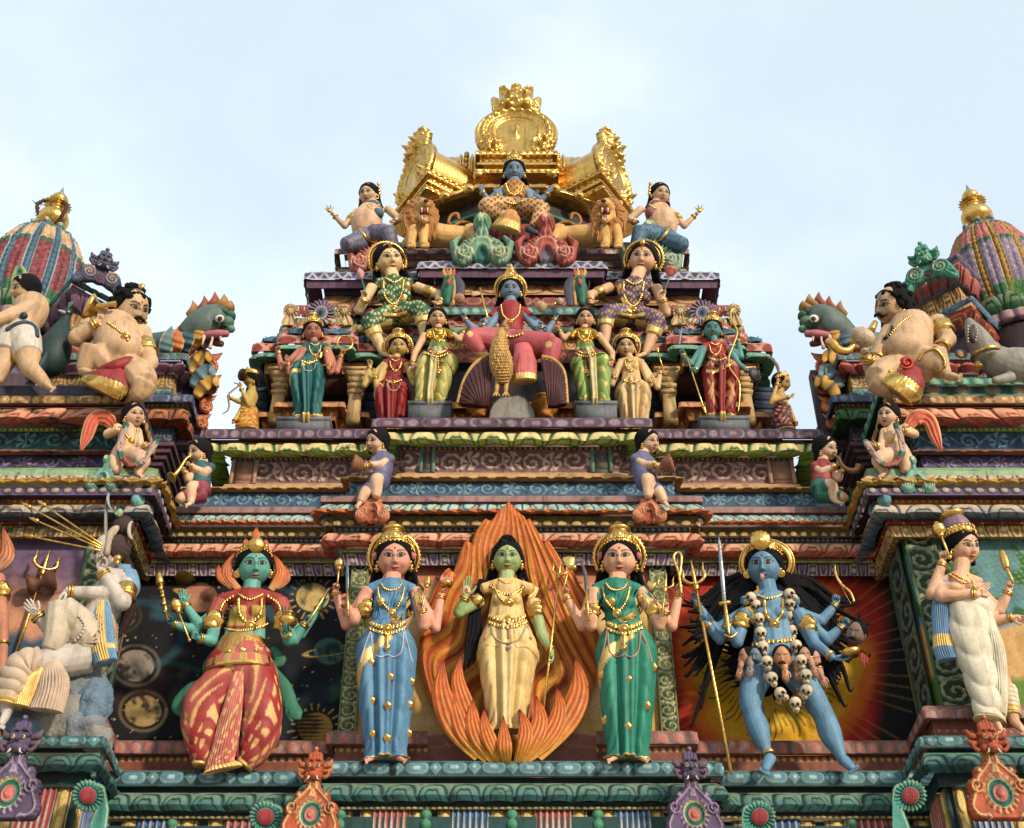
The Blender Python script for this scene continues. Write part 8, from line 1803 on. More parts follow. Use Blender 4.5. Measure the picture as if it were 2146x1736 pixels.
held('chain',f,lambda m:[m.tube(np.array([f.p(1120+(4 if i%2 else 2)*math.cos(a)+ (0 if i<7 else 22),690+i%7*7+4.5*math.sin(a),34) for a in np.linspace(0,6.28,9)[:-1]]),1.1*f.s,BLACK,n=5,closed=True) for i in range(14)],'dark iron chain hanging from a hand right of the rider','chain',mat='statue_paint')
# ---------------- eagle ----------------
e=Fig('eagle','golden feathered eagle with spread dark red wings carrying the blue rider','eagle',1051,830,10.32,C(206,160,84)); EG=C(206,160,84)
def feath(mb,pts,rads,c,n=26,kk=9):
 q=spl(np.column_stack([np.array(pts,float),rads]),kk); P_=e.pts(q[:,:3]); m=len(q); th=np.linspace(0,2*PI,n,endpoint=False); T=np.gradient(P_,axis=0); T/=np.linalg.norm(T,axis=1)[:,None]; A=N(np.array([1.0,0,0])); g=[]
 for i in range(m):
  a=N(A-T[i]*A.dot(T[i])); b=np.cross(T[i],a); r=q[i,3]*e.s*(1+.10*np.abs(np.sin(th*6.5+(i%4)/4*PI*0+ (i//3%2)*PI/2))*(.4+(i%3)/2.))
  g.append(P_[i]+a*np.cos(th)[:,None]*r[:,None]+b*np.sin(th)[:,None]*r[:,None])
 mb.grid(np.array(g),c,wv=True)
m=MB(); feath(m,[(1058,684,44),(1052,700,48),(1046,726,44),(1050,760,36),(1054,790,26),(1056,806,20)],[7,10,17,23,18,6],EG); e.b(m,(1057,688,46),(10,11,10),C(214,176,110)); e.t(m,[(1056,684,54),(1060,674,60),(1066,670,64)],[5,4,.8],C(200,160,100)); e.t(m,[(1058,692,54),(1064,680,58)],[4,1],C(190,150,90)); 
for sx in (-1,1): e.b(m,(1057+sx*6,684,53),2.4,BLACK); e.t(m,[(1052+sx*9,800,22),(1050+sx*10,822,22)],[6,4]); [e.t(m,[(1050+sx*10,822,22),(1050+sx*10+dx,830,30)],[3,1.4]) for dx in (-7,0,7)]
e.solids.append(m.arrays()); e.bld(m,'body'); m=MB()
for i in range(17):
 v=702+i*6.0; hw=np.interp(v,[700,730,760,790,808],[8,16,21,16,6])
 for j in range(9):
  x=(j-4+.5*(i%2))/4.6*hw; u=np.interp(v,[700,760,806],[1052,1050,1056])+x
  if abs(x)<hw*.96: ce=e.on(u,v,.6); m.ball(ce,np.array([3.0,1.6,4.4])*e.s,EG*(1.12 if (i+j)%2 else .9)*np.array([1,1,1,0])+np.array([0,0,0,0.0]),n=7,m=5)
e.bld(m,'breast_feathers')
m=MB()
for sx,pts in ((-1,[(1030,742,16),(996,762,20),(972,800,16),(960,845,10)]),(1,[(1136,748,4),(1162,756,2),(1182,782,2),(1188,845,0)])):
 m=MB(); q=spl(pts,9); 
 g=[];cc=[]
 for i,(a,b,d) in enumerate(q):
  t=i/(len(q)-1); base=(1032+sx*0-0 if sx<0 else 1112,748); L=1
  row=[];rc=[]
  for j in range(13):
   s_=j/12; tx=(1020 if sx<0 else 1156)+ (a-(1020 if sx<0 else 1156))*.35; ty=850
   row.append(e.p(a+(tx-a)*s_,b+(ty-b)*s_,d+1.6*math.sin(i*2.1)+2*math.sin(s_*PI))); rc.append(EG if j<2 else (C(70,30,30) if (i+j)%3 else C(44,18,22)))
  g.append(row); cc.append(rc)
 g=np.array(g); gb=g+np.array([0,.05,0]); G=np.concatenate([g,gb[:,::-1]],1); cc=np.array(cc); cc=np.concatenate([cc,cc[:,::-1]],1); m.grid(G,cc,wv=True)
 for i in range(0,len(q),1): m.tube(np.array([g[i][1]-[0,.012,0],g[i][7]-[0,.02,0],g[i][12]-[0,.0,0]]),[.018,.014,.008],C(76,32,32),n=5)
 e.t(m,[tuple(x) for x in q],4.5,EG,n=8); e.bld(m,'wing')
# ---------------- top tier ----------------
GC=C(206,150,70)
f=Q('blue-skinned seated figure in gold robes at the very top, four hands raised',(1078,480),11.25,C(120,152,176),(1078,358,27,0,.30,0,6),[(1078,382,0,11),(1078,398,3,24),(1078,420,3,20),(1078,440,0,24)],
 arms=[((1050,400,4),(1024,420,14),(1010,402,24),(8,7,5),('open',(1004,380,30))),((1054,402,6),(1040,424,20),(1040,408,30),(8,7,5),('open',(1036,386,36),dict(palmcol=C(222,150,140)))),((1106,400,4),(1134,420,14),(1149,404,24),(8,7,5),('open',(1154,382,30),dict(thumb=-1))),((1104,402,6),(1116,426,20),(1118,414,30),(8,7,5),('open',(1124,404,36),dict(thumb=-1)))],crown=('cone',1.3),hi=True,hair='curls',L=18,vox=2.1)
f.body(); 
f.cloth(lambda m:(tri(m,f,[(1078,386,1,14),(1078,400,5,26),(1078,422,5,23)],n=18),tri(m,f,[(1056,396,2,10),(1046,408,4,9)]),tri(m,f,[(1100,396,2,10),(1110,408,4,9)])),'gold_top',C(196,140,60,.3),fn=lambda v,U,V: np.where((np.sin(U*.5)*np.sin(V*.5+np.sin(U*.3))>.2)[:,None],C(130,70,40),C(206,150,70,.4)))
f.cloth(lambda m:(tri(m,f,[(1078,438,2,24),(1046,432,30,21),(1014,428,46,15)],n=18),tri(m,f,[(1014,428,46,15),(1040,448,52,13),(1076,456,50,9)]),tri(m,f,[(1080,438,2,24),(1112,438,28,22),(1138,434,40,16)],n=18),tri(m,f,[(1138,434,40,16),(1128,460,42,15),(1116,476,40,9)])),'gold_trousers',GC,fn=lambda v,U,V: np.where((np.sin(U*.45)*np.sin(V*.5+np.sin(U*.3))>.25)[:,None],C(130,66,44),C(222,176,110,.2)))
f.skirt([(1070,446,54,14,10),(1066,464,54,20,10),(1060,482,50,26,10)],'robe_fall',lambda TH,T: mixc(np.zeros(TH.shape+(4,))+C(206,150,80),GOLDP,(T>.6)*1.0),style='pleat',amp=.9,n=64)
f.foot((1106,480,44),(1126,490,52),8,C(60,70,86)); f.chain('necklace',[(1060,386),(1066,402),(1078,408),(1090,402),(1096,386)],2.4,off=1.4,pend=(1078,410,6)); f.chain('belt',[(1062,424),(1078,428),(1094,422)],3,off=1.5)
m=MB(); f.t(m,[(1106,480,44),(1126,490,52)],[8,5],C(60,70,86)); f.bld(m,'shoe')
for (u,v) in ((1002,366),(1156,364)): held('lotus',f,lambda m: m.lathe(f.p(u,v+8,32),(0,-.3,1),[(0,3*f.s),(6*f.s,11*f.s),(12*f.s,9*f.s),(18*f.s,2*f.s)],GOLD,n=20,rmod=lambda h,t,r: r*(1+.2*np.cos(t*7))),'gold lotus above the raised %s hand of the topmost seated figure'%('left' if u<1078 else 'right'),'lotus')
for sg,lab,topc,legc in ((-1,'pot-bellied woman with blue top at the upper left corner, arm stretched left',C(70,104,124),C(120,116,140)),(1,'pot-bellied woman with pink top at the upper right corner, arm stretched right',C(150,84,90),C(84,120,146))):
 X_=lambda u: 1078+sg*(1078-u) if sg>0 else u
 M=lambda *q: (X_(q[0]),)+q[1:]
 f=Q(lab,(X_(766),520),11.3,C(226,186,150),(X_(772),407,24,sg*.35,.35,sg*-.2,4),[M(784,428,0,14),M(778,444,2,26),M(768,470,10,32),M(772,494,0,28)],
  arms=[(M(750,442,4),M(722,474,8),M(700,452,16),(8,7,4.5),('grip',M(682,440,20)),dict(thumb=-sg)),(M(812,438,4),M(836,460,14),M(826,466,26),(9,8,5),('relax',M(806,462,36)),dict(thumb=sg))],hair='curls',ear='ring',vox=2.1)
 f.armlet(M(742,452,5),M(732,463,6),9); f.body()
 f.cloth(lambda m:(tri(m,f,[M(784,432,1,16),M(778,444,5,27)],n=18),f.b(m,M(766,450,26),(13,12,12)),f.b(m,M(792,448,26),(13,12,12))),'top',topc)
 f.cloth(lambda m:(tri(m,f,[M(772,496,0,27),M(748,508,24,22),M(722,514,38,16)],n=16),tri(m,f,[M(776,496,0,27),M(800,492,26,23),M(812,482,40,18)],n=16),tri(m,f,[M(812,482,40,18),M(820,510,34,15),M(822,530,30,11)])),'trousers',legc,fn=lambda v,U,V: np.where((np.sin(U*.4)*np.sin(V*.45+np.sin(U*.3)*2)>.3)[:,None],legc*.55,legc))
 f.chain('sash',[M(754,478),M(768,500),M(790,512)],4,off=2,beads=False); f.chain('necklace',[M(770,430),M(780,438),M(794,430)],2,off=1.4)
 m=MB(); 
 for j in range(4): m.ball(f.H(sg*-.95,.2,-.1+.3*j),.16*f.Hk,GOLD,n=7,m=5)
 f.bld(m,'hair_ornament','gold_leaf')
 held('golden_flower',f,lambda m:[f.t(m,[M(690,444,22),M(690+9*math.cos(a),438-9*abs(math.sin(a)),22)],[3,1],GOLD,n=6) for a in (.3,1.2,2.2,3.0)],'gold sprig in the outstretched hand of the %s pot-bellied woman'%('left' if sg<0 else 'right'),'sprig')
# lions
for sg in (-1,1):
 X_=lambda u: u if sg<0 else 2158-u
 M=lambda *q: (X_(q[0]),)+q[1:]
 f=Fig('lion','golden maned lion roaring upward at the %s of the top tier'%('left' if sg<0 else 'right'),'lion',X_(900),518,11.12,C(224,176,104))
 LC=C(224,176,104); MC=C(176,116,48)
 tri(f.limb,f,[M(880,450,8,24),M(884,474,4,28),M(910,492,-6,27),M(950,496,-14,24),M(985,494,-16,20)],n=18)
 tri(f.limb,f,[M(868,478,16,13),M(862,500,24,10),M(862,514,28,9)]); tri(f.limb,f,[M(892,480,16,13),M(888,500,24,10),M(888,514,28,9)]); f.b(f.limb,M(862,514,38),(11,10,8)); f.b(f.limb,M(890,514,38),(11,10,8))
 for cx in (862,890):
  for j in (-1,0,1): f.b(f.limb,M(cx+j*6,517,46),(3.6,5,4.6))
 tri(f.limb,f,[M(985,488,-10,22),M(996,500,4,14),M(1000,510,10,9)]); f.b(f.limb,M(880,446,12),(22,22,24))
 # muzzle: upper and lower jaw
 tri(f.limb,f,[M(882,440,26,15),M(888,428,42,12),M(892,424,52,8)]); tri(f.limb,f,[M(882,456,26,11),M(890,462,40,8),M(892,464,46,5)])
 f.body(vox=2.0)
 m=MB(); 
 for i in range(110):
  a=RNG.rand()*2*PI; rr=20+RNG.rand()*6; a2=a; u0,v0=882+math.cos(a)*rr*.8,446+math.sin(a)*rr*.9; dn=18+16*RNG.rand(); f.t(m,[M(u0,v0,24+8*RNG.rand()),M(882+math.cos(a)*(rr+9),446+math.sin(a)*(rr+8)+6,22),M(882+math.cos(a)*(rr+8)+4*math.sin(i),452+math.sin(a)*(rr+8)+dn,22+8*RNG.rand())],[6,5,.6],MC,n=6,k=3)
 f.bld(m,'mane','rough_gold')
 m=MB(); f.b(m,M(888,446,42),(9,10,7),C(140,40,36)); f.b(m,M(890,455,46),(5,3,7),C(190,90,86)); f.bld(m,'mouth')
 m=MB(); 
 for dx in (-6,6): f.t(m,[M(890+dx,437,50),M(890+dx,446,51)],[2.4,.4],C(226,214,190),n=6); f.t(m,[M(890+dx*.8,460,48),M(890+dx*.8,452,48)],[2,.4],C(226,214,190),n=6)
 f.bld(m,'teeth')
 for dx in (-10,10):
  m=MB(); f.b(m,M(884+dx,428,34),(4.4,3.6,3),C(220,200,150)); f.b(m,M(884+dx*1.05,428,37),(2.2,2.4,2),BLACK); f.bld(m,'eye')
  m=MB(); f.b(m,M(880+dx*2.2,426,16),(6,4,8),LC); f.bld(m,'ear')
 m=MB(); f.b(m,M(893,421,58),(5.5,4,3.6),C(70,50,46)); f.bld(m,'nose')
 m=MB(); f.t(m,[M(990,488,-18),M(986,470,-14),M(966,466,-10),M(950,474,-8),M(940,466,-8),M(946,452,-8),M(958,450,-8),M(962,460,-8)],[4,3.6,3.4,3.4,3.4,3.6,5,2],MC,n=8); f.bld(m,'tail')
# little bird heads beside the rider
for sg,u in ((-1,938),(1,1218)):
 f=Fig('parrot','small green and red winged bird on the beam, %s of the rider'%('left' if sg<0 else 'right'),'bird',u,620,10.8,C(40,110,92)); m=MB()
 f.b(m,(u-sg*2,588,10),(12,11,13)); f.t(m,[(u-sg*2,590,12),(u,610,8),(u+sg*2,640,2)],[10,14,7]); f.t(m,[(u-sg*4,584,20),(u-sg*2,592,26),(u,600,24)],[4,4,.8],C(196,90,50)); f.bld(m,'body')
 m=MB()
 for j in range(4): f.t(m,[(u+sg*(4-j*5),580,8),(u+sg*(8-j*7),570,8),(u+sg*(6-j*7),562,8)],[5,4,.5],C(196,90,60) if j%2 else C(206,170,80),n=7)
 f.bld(m,'crest_feathers')
 m=MB(); f.t(m,[(u-sg*16,578,6),(u-sg*24,600,8),(u-sg*22,640,6)],[5,13,8],C(70,70,86),n=12,flat=.3,up=[0,-1,0]); f.t(m,[(u-sg*10,578,8),(u-sg*14,600,10),(u-sg*12,640,8)],[3,4,3],C(206,160,80),n=8); f.bld(m,'wing')
 m=MB(); f.b(m,(u-sg*2,584,24),3.4,C(20,30,30)); f.bld(m,'eye')
# ---------------- side guardians ----------------
GT=C(214,176,136)
def curly(f,n=70,c=HAIR,back=1.0,long=False):
 m=MB(); H,k=f.H,f.Hk
 m.ball(H(0,.28,.2),np.array([.86,.92,.92])*k,c,n=30,m=18,R=f.HR)
 r=np.random.RandomState(4)
 for i in range(n):
  a=r.rand()*PI*1.0; b=r.rand()*2*PI; x=math.sin(a)*math.cos(b)*.88; y=.25+math.sin(a)*math.sin(b)*.9; z=.2+math.cos(a)*.95
  if z<.45 and y<-.2: continue
  m.ball(H(x,y,max(z,-.7)),np.array([.16,.16,.15])*k,c,n=7,m=5)
 for x in np.linspace(-.62,.62,9): m.ball(H(x,-.50+.3*abs(x),.70-.45*x*x),np.array([.14,.14,.13])*k,c,n=7,m=5)
 if long:
  for sx in (-1,1):
   for i in range(8): m.ball(H(sx*(.75+.05*(i%3)),.3+.05*(i%2),.2-.16*i),np.array([.24,.24,.2])*k,c,n=8,m=6)
 f.bld(m,'hair')
def guardian(sg,label,head,skin=GT,y=9.95):
 X_=(lambda u: u) if sg>0 else (lambda u: 2152-u)
 M=lambda *q: (X_(q[0]),)+q[1:]
 f=Fig('guardian_statue',label,'statue',X_(1910),810,y,skin)
 tri(f.limb,f,[M(1900,668,-4,22),M(1908,684,0,44),M(1906,706,8,48),M(1902,730,18,50),M(1906,756,10,44),M(1908,776,0,40)],n=22)
 f.b(f.limb,M(1900,728,34),(44,34,36),n=22,m=16); f.b(f.limb,M(1884,690,26),(20,14,14)); f.b(f.limb,M(1926,688,24),(20,14,14))
 f.t(f.limb,[(head[0],head[1]+14,0),M(1902,676,-4)],[21,24])
 f.head(head[0],head[1],head[2],head[3],head[4],head[5],10,male=True,iris=C(30,18,12))
 f.moustache(w=.40)
 return f,M
# right one: conch trumpet, looks left
f,M=guardian(1,'big moustached seated guardian with a conch horn, left of the right dome, looking left',(1868,643,42,-.85,.14,.1))
f.arm((1866,694,4),(1826,770,20),(1818,748,44),(20,17,11),('grip',(1800,728,56)),L=34); f.bangle((1836,754,20),(1842,742,14),17)
f.arm((1960,674,0),(1986,712,10),(1972,730,26),(22,18,12),('relax',(1936,718,40)),L=36,palm=(0,-1,.2),thumb=-1); f.armlet((1968,682,2),(1980,700,8),23)
f.t(f.limb,[(1890,776,4),(1858,784,24),(1838,796,36)],[38,36,30]); f.t(f.limb,[(1838,796,36),(1858,812,30),(1884,820,20)],[30,24,14])
f.t(f.limb,[(1920,776,4),(1942,760,26),(1956,742,40)],[36,33,29]); f.t(f.limb,[(1956,742,40),(1972,772,34),(1984,786,34)],[29,20,13]); f.foot((1984,788,36),(2010,792,48),12)
f.body(vox=2.6); curly(f,long=True); f.bangle((1974,778,34),(1980,782,34),17,'anklet'); f.bangle((1816,756,40),(1820,748,42),14)
f.chain('necklace',[(1906,664),(1888,676),(1872,694),(1862,706)],3.2,off=2); f.chain('dark_beads',[(1870,686),(1866,700),(1854,710)],4,BLACK,off=3,mat='statue_paint')
m=MB(); H,kk=f.H,f.Hk; t=np.linspace(0,6.28,17)[:-1]; m.tube(np.array([H(.84+.05*math.sin(a),.05+.14*math.cos(a),-.42+.2*math.sin(a)) for a in t]),.06*kk,GOLD,n=7,closed=True); f.bld(m,'earring','gold_leaf')
f.chain('green_band',[(1864,778),(1880,784),(1898,796)],4,GOLD,off=2,beads=False); f.chain('green_band',[(1926,756),(1938,738),(1960,732),(1978,752),(1980,770)],3,GOLD,off=2,beads=False)
m=MB(); rd=C(170,40,30); f.b(m,(1901,760,50),(16,8,15),rd); t=np.linspace(0,9,26); m.tube(np.array([f.p(1901+(3+1.3*a)*math.cos(a),760+(3+1.3*a)*math.sin(a)*.9,60) for a in t]),2.6*f.s,C(200,60,44),n=6); f.bld(m,'red_knot')
f.skirt([(1914,776,44,18,12),(1904,796,50,30,12),(1890,812,48,40,12),(1878,826,44,34,10)],'sash_fan',lambda TH,T: mixc(np.zeros(TH.shape+(4,))+C(150,40,34),GOLD,(T>.45)*1.0),style='pleat',amp=1.1,n=64)
held('conch_horn',f,lambda m:(m.ball(f.p(1808,706,66),np.array([28,20,20])*f.s,C(214,190,160),n=24,m=16,R=rotm('Y',.6)),f.t(m,[(1826,692,64),(1834,676,62)],[8,6],GOLD,n=12),f.t(m,[(1790,724,68),(1776,736,68),(1758,734,68),(1744,720,68),(1732,716,68)],[5,8,9,10,7],GOLD,n=14)),'white conch with a curling gold mouthpiece, held by the right guardian','conch')
# left one: gold conch disc, looks right
f,M=guardian(-1,'big moustached seated guardian holding a gold disc to his ear, right of the left dome',(276,648,44,.55,.16,-.32))
f.arm((190,684,0),(162,708,20),(208,676,44),(22,19,12),('open',(222,632,52)),L=40,palm=(-.2,.2,1)); f.armlet((178,696,8),(168,704,14),22)
f.arm((296,696,0),(314,760,16),(300,782,30),(22,18,12),('relax',(284,770,44)),L=34,thumb=-1); f.armlet((302,720,6),(309,742,10),22)
f.t(f.limb,[(232,776,4),(212,756,26),(198,736,40)],[36,34,31]); f.t(f.limb,[(198,736,40),(182,764,34),(172,778,30)],[31,22,15]); f.foot((172,778,32),(196,784,44),12)
f.t(f.limb,[(262,776,4),(290,790,28),(302,806,40)],[38,36,30]); f.t(f.limb,[(302,806,40),(290,826,34),(268,834,22)],[30,22,13])
f.body(vox=2.6); curly(f); f.bangle((206,684,40),(210,672,44),15); f.bangle((304,776,30),(300,784,30),14)
f.chain('necklace',[(226,676),(246,690),(262,704),(268,712)],3.4,off=2,pend=(264,706,10)); 
m=MB(); H,kk=f.H,f.Hk; t=np.linspace(0,6.28,17)[:-1]; m.tube(np.array([H(.86+.05*math.sin(a),.05+.14*math.cos(a),-.42+.2*math.sin(a)) for a in t]),.06*kk,GOLD,n=7,closed=True); m.ball(H(-.1,-.55,1.1),np.array([.16,.1,.16])*kk,GOLD,n=12,m=8); f.bld(m,'earring','gold_leaf')
m=MB(); f.t(m,[(214,776,46),(236,770,56),(262,762,50),(276,756,44)],[9,13,14,10],C(150,36,34),n=14); f.bld(m,'red_knot')
f.skirt([(246,780,46,24,14),(228,796,52,40,14),(218,812,50,46,14),(212,822,46,42,12)],'sash_fan',lambda TH,T: mixc(np.zeros(TH.shape+(4,))+C(150,50,50),GOLD,(T>.45)*1.0),style='pleat',amp=1.3,n=64)
held('gold_disc',f,lambda m:(m.lathe(f.p(188,643,24),N(np.array([-.7,-.4,.1])),[(-30*f.s,6*f.s),(-20*f.s,14*f.s),(-8*f.s,22*f.s),(0,30*f.s),(6*f.s,28*f.s),(10*f.s,10*f.s)],GOLD,n=30,k=2),f.t(m,[(204,642,60),(236,638,66),(242,638,66)],[5,6,8],GOLD,n=12)),'gold trumpet shell beside the raised palm of the left guardian','shell',mat='rough_gold')
# left man seen from behind
f=Q('bare-backed man in white and gold shorts striding at the left edge, face turned left',(60,812),9.95,GT,(50,606,30,-1.15,.1,.0,6),[(66,628,-4,20),(66,642,0,36),(60,664,0,35),(50,684,2,30),(46,700,2,34)],limbs=[[(56,716,6,32),(60,750,16,26),(64,772,18,20),(84,792,16,15),(98,808,16,11)],[(30,716,0,32),(6,760,6,24),(-10,800,6,14)]],arms=[((76,640,14),(20,662,40),(-30,680,50),(19,15,10),None)],hair='back',hi=True,ear=None,vox=2.6,headkw=dict(male=True,bindi=None))
f.foot((96,806,18),(110,816,24),10); f.body()
f.cloth(lambda m:(tri(m,f,[(50,690,2,34),(46,706,3,37),(54,724,8,36),(60,748,16,30)],n=18),tri(m,f,[(30,706,0,37),(12,744,6,32)],n=16)),'shorts',C(214,204,190),fn=lambda v,U,V: np.where((V>742)[:,None],GOLDP,C(214,204,190)))
f.chain('dark_sash',[(14,692),(34,680),(56,676),(74,686),(78,706)],5,C(50,70,90),off=2,beads=False,mat='statue_paint'); f.b(m:=MB(),(50,662,40),8,C(40,60,76)); f.bld(m,'sash_knot')
# peacock
f=Fig('peacock','dark green peacock between the striding man and the left guardian','peacock',110,790,10.05,C(30,56,56)); m=MB(); PC=C(28,60,62)
tri(m,f,[(84,780,0,16),(104,762,6,32),(116,728,8,34),(128,694,8,20),(136,672,10,11),(140,658,12,10)],n=24); f.b(m,(141,656,14),(11,11,10),PC,n=14); f.bld(m,'body')
m=MB(); f.t(m,[(136,656,24),(126,652,30),(121,650,32)],[4,3,.6],C(170,170,170),n=8); f.bld(m,'beak')
m=MB(); [f.t(m,[(142,648,14),(146+i*3,636-i,14)],[1,3.4],C(60,120,100),n=6) for i in range(3)]; f.bld(m,'crest_feathers')
m=MB(); f.b(m,(144,654,24),2.4,C(220,214,200)); f.bld(m,'eye')
m=MB(); f.t(m,[(100,740,36),(88,770,30),(62,800,20)],[6,16,8],C(40,66,72),n=14,flat=.5); f.bld(m,'wing')
f=Fig('peacock_plume','tall green plume standing in front of the left dome','plume',40,700,10.2,C(120,160,110)); m=MB(); leaf(m,[(34,700,0),(36,640,4),(42,590,4),(40,556,0)],[5,10,20,7],10.2,0,lambda a,l: (mixc(mixc(C(70,130,120)+np.zeros(a.shape+(4,)),C(176,180,90),sm(np.abs(a),.2,.9)),C(30,50,60),soft(np.hypot(a*.6,(l-.84)*5)-.25,.1)),1.5*np.sin(l*60+np.abs(a)*5)),bulge=.35); f.bld(m,'vane')
# mouse
f=Fig('mouse_statue','grey mouse with gold collar and bell raising its snout, on the right tower ledge','mouse',2100,796,10.0,C(150,146,136)); 
tri(f.limb,f,[(2076,748,10,30),(2104,766,0,40),(2140,772,-6,44),(2180,776,-8,40)],n=20); tri(f.limb,f,[(2070,752,14,28),(2058,726,20,27),(2044,700,24,21),(2034,682,26,13),(2031,670,26,6)],n=20)
tri(f.limb,f,[(2120,790,18,12),(2096,796,30,10),(2082,798,34,8)]); f.body(vox=2.4)
for (u,v,r) in ((2082,726,16),(2014,742,13)):
 m=MB(); f.b(m,(u,v,4),(r,5,r*.9)); f.b(m,(u,v,8),(r*.75,4,r*.68),C(206,160,120)); f.bld(m,'ear')
m=MB(); f.t(m,[(2040,682,44),(2036,704,52),(2040,718,48)],[3,8,4],C(70,44,40),n=12); [f.b(m,(2029+ (i%2)*16+ (3 if i%2 else 0)*math.sin(i/9*PI),684+i*3.2,54),(1.8,1.8,2.6),C(226,210,180),n=6,m=4) for i in range(11)]; f.bld(m,'mouth_lining')
f.bangle((2066,744,18),(2062,734,20),31,'collar',n=2,th=2.4); m=MB(); m.lathe(f.p(2048,758,40),(0,0,-1),[(0,2*f.s),(3*f.s,6*f.s),(12*f.s,7*f.s),(15*f.s,10*f.s),(16*f.s,3*f.s)],GOLD,n=16); f.bld(m,'bell','gold_leaf')
m=MB(); f.b(m,(2062,700,38),3.4,BLACK); f.bld(m,'eye')
# ---------------- children ----------------
def child(label,head,torso,arms,legs,skin=C(234,192,156),shirt=None,shorts=None,feet=(),y=10.2,L=13,ear='bell'):
 f=Q(label,(torso[-1][0],torso[-1][1]+20),y,skin,head,torso,legs,arms,hair='back',hi=True,cat='child statue',name='child_statue',vox=1.8,L=L,armr=(9,8,5),ear=ear)
 for a,b in feet: f.foot(a,b,6)
 f.body()
 if shirt is not None:
  n=max(2,len(torso)-1); f.cloth(lambda m:(tri(m,f,[(q[0],q[1],q[2],q[3]+1.8) for q in torso[:n]],n=18),[f.t(m,[a[0],tuple(a[0][i]*.55+a[1][i]*.45 for i in range(3))],[11,11]) for a in arms]),'shirt',shirt)
 if shorts is not None:
  f.cloth(lambda m:(tri(m,f,[(q[0],q[1],q[2],q[3]+2) for q in torso[-2:]],n=18),[tri(m,f,[(q[0],q[1],q[2],q[3]+2) for q in l[:2]]) for l in legs]),'shorts',shorts)
 return f
def wing(f,pts,wd,c=C(206,96,66),name='wing'):
 m=MB(); leaf(m,pts,wd,f.y,0,lambda a,l:(mixc(c+np.zeros(a.shape+(4,)),C(232,180,130),((np.abs(a)>.84))*1.0),2.0*np.sin(a*10+l*3)+1.2*np.sin(l*26)*(l<.5)),bulge=.3,th=6); f.bld(m,name)
def garland(f,pts,r,label):
 def g(m):
  q=spl(np.array(pts,float),9); rr=np.random.RandomState(3)
  for i,(u,v,d) in enumerate(q):
   t=i/len(q); c=C(30,110,84) if (t<.05 or .30<t<.37 or .62<t<.69 or t>.95) else (C(190,160,150) if t<.32 or t>.68 else C(160,84,76))
   for j in range(7): a=j/7*6.28+i; f.b(m,(u+r*.6*math.cos(a),v+r*.6*math.sin(a)*.6,d+r*.5*math.sin(a*1.3)),r*.55,c,n=5,m=4)
 held('flower_garland',f,g,label,'garland',mat='statue_paint')
for sg,lab in ((-1,'left'),(1,'right')):
 X_=(lambda u: u) if sg<0 else (lambda u: 2142-u)
 M=lambda *q: (X_(q[0]),)+q[1:]
 f=child('winged child with a bare belly and flower garland on the %s tower ledge'%lab,M(281,871,27,-sg*.4,.25,-sg*.1*-1,6),[M(268,896,0,12),M(268,908,2,21),M(272,928,6,22),M(262,946,2,24),M(256,958,0,25)],[(M(250,896,4),M(226,910,14),M(252,902,34),(11,10,6),('grip',M(264,898,40)),dict()),(M(288,904,4),M(296,938,16),M(308,934,30),(10,8,5.5),('open',M(326,926,36)),dict())],[[M(250,960,8,20),M(242,972,24,17),M(246,990,24,9)],[M(274,958,10,22),M(298,964,32,18),M(292,984,28,11),M(290,994,28,8)]],feet=[(M(290,994,30),M(298,1000,36))],y=9.86 ,L=17)
 f.chain('necklace',[M(262,900),M(266,914),M(278,922),M(286,912),M(288,900)],2,off=1.5,pend=M(276,924)+(7,))
 f.armlet(M(242,902,8),M(234,907,11),11); wing(f,[M(244,902,-6),M(222,876,-8),M(196,880,-8),M(182,914,-6),M(170,944,-4)],[8,17,15,13,3])
 garland(f,[M(264,890,42),M(254,920,44),M(252,950,44),M(270,974,46),M(292,972,46),M(312,950,44),M(328,926,40)],6.5,'flower garland in the hands of the winged child on the %s tower'%lab)
f=child('child in a dark teal shirt blowing a straight gold trumpet, left side ledge',(416,948,27,-.85,.15,.1,4),[(428,972,0,11),(424,982,0,20),(420,1000,0,20),(420,1018,0,20),(418,1034,0,22)],[((444,978,4),(428,992,16),(398,976,30),(10,9,6),('grip',(386,968,34)),dict()),((410,984,6),(394,1004,18),(388,988,32),(10,8,5),('grip',(380,980,36)),dict())],[[(418,1034,6,18),(404,1022,26,15),(400,1044,22,10),(400,1056,22,7)],[(426,1036,4,18),(384,1044,20,14),(376,1052,20,10)]],shirt=C(44,100,104),shorts=C(150,66,80),feet=[((398,1056,24),(390,1060,32))],y=10.16,L=16)
held('trumpet',f,lambda m:(f.t(m,[(400,956,38),(390,962,40),(376,984,42),(364,998,44)],[2,2.6,4,5],GOLD,n=10),m.lathe(f.p(366,996,44),N(f.p(354,1002,50)-f.p(372,990,42)),[(0,5*f.s),(6*f.s,9*f.s),(10*f.s,13*f.s),(10.5*f.s,10*f.s),(5*f.s,3*f.s)],GOLD,n=20)),'straight gold trumpet blown by the child in the teal shirt','trumpet')
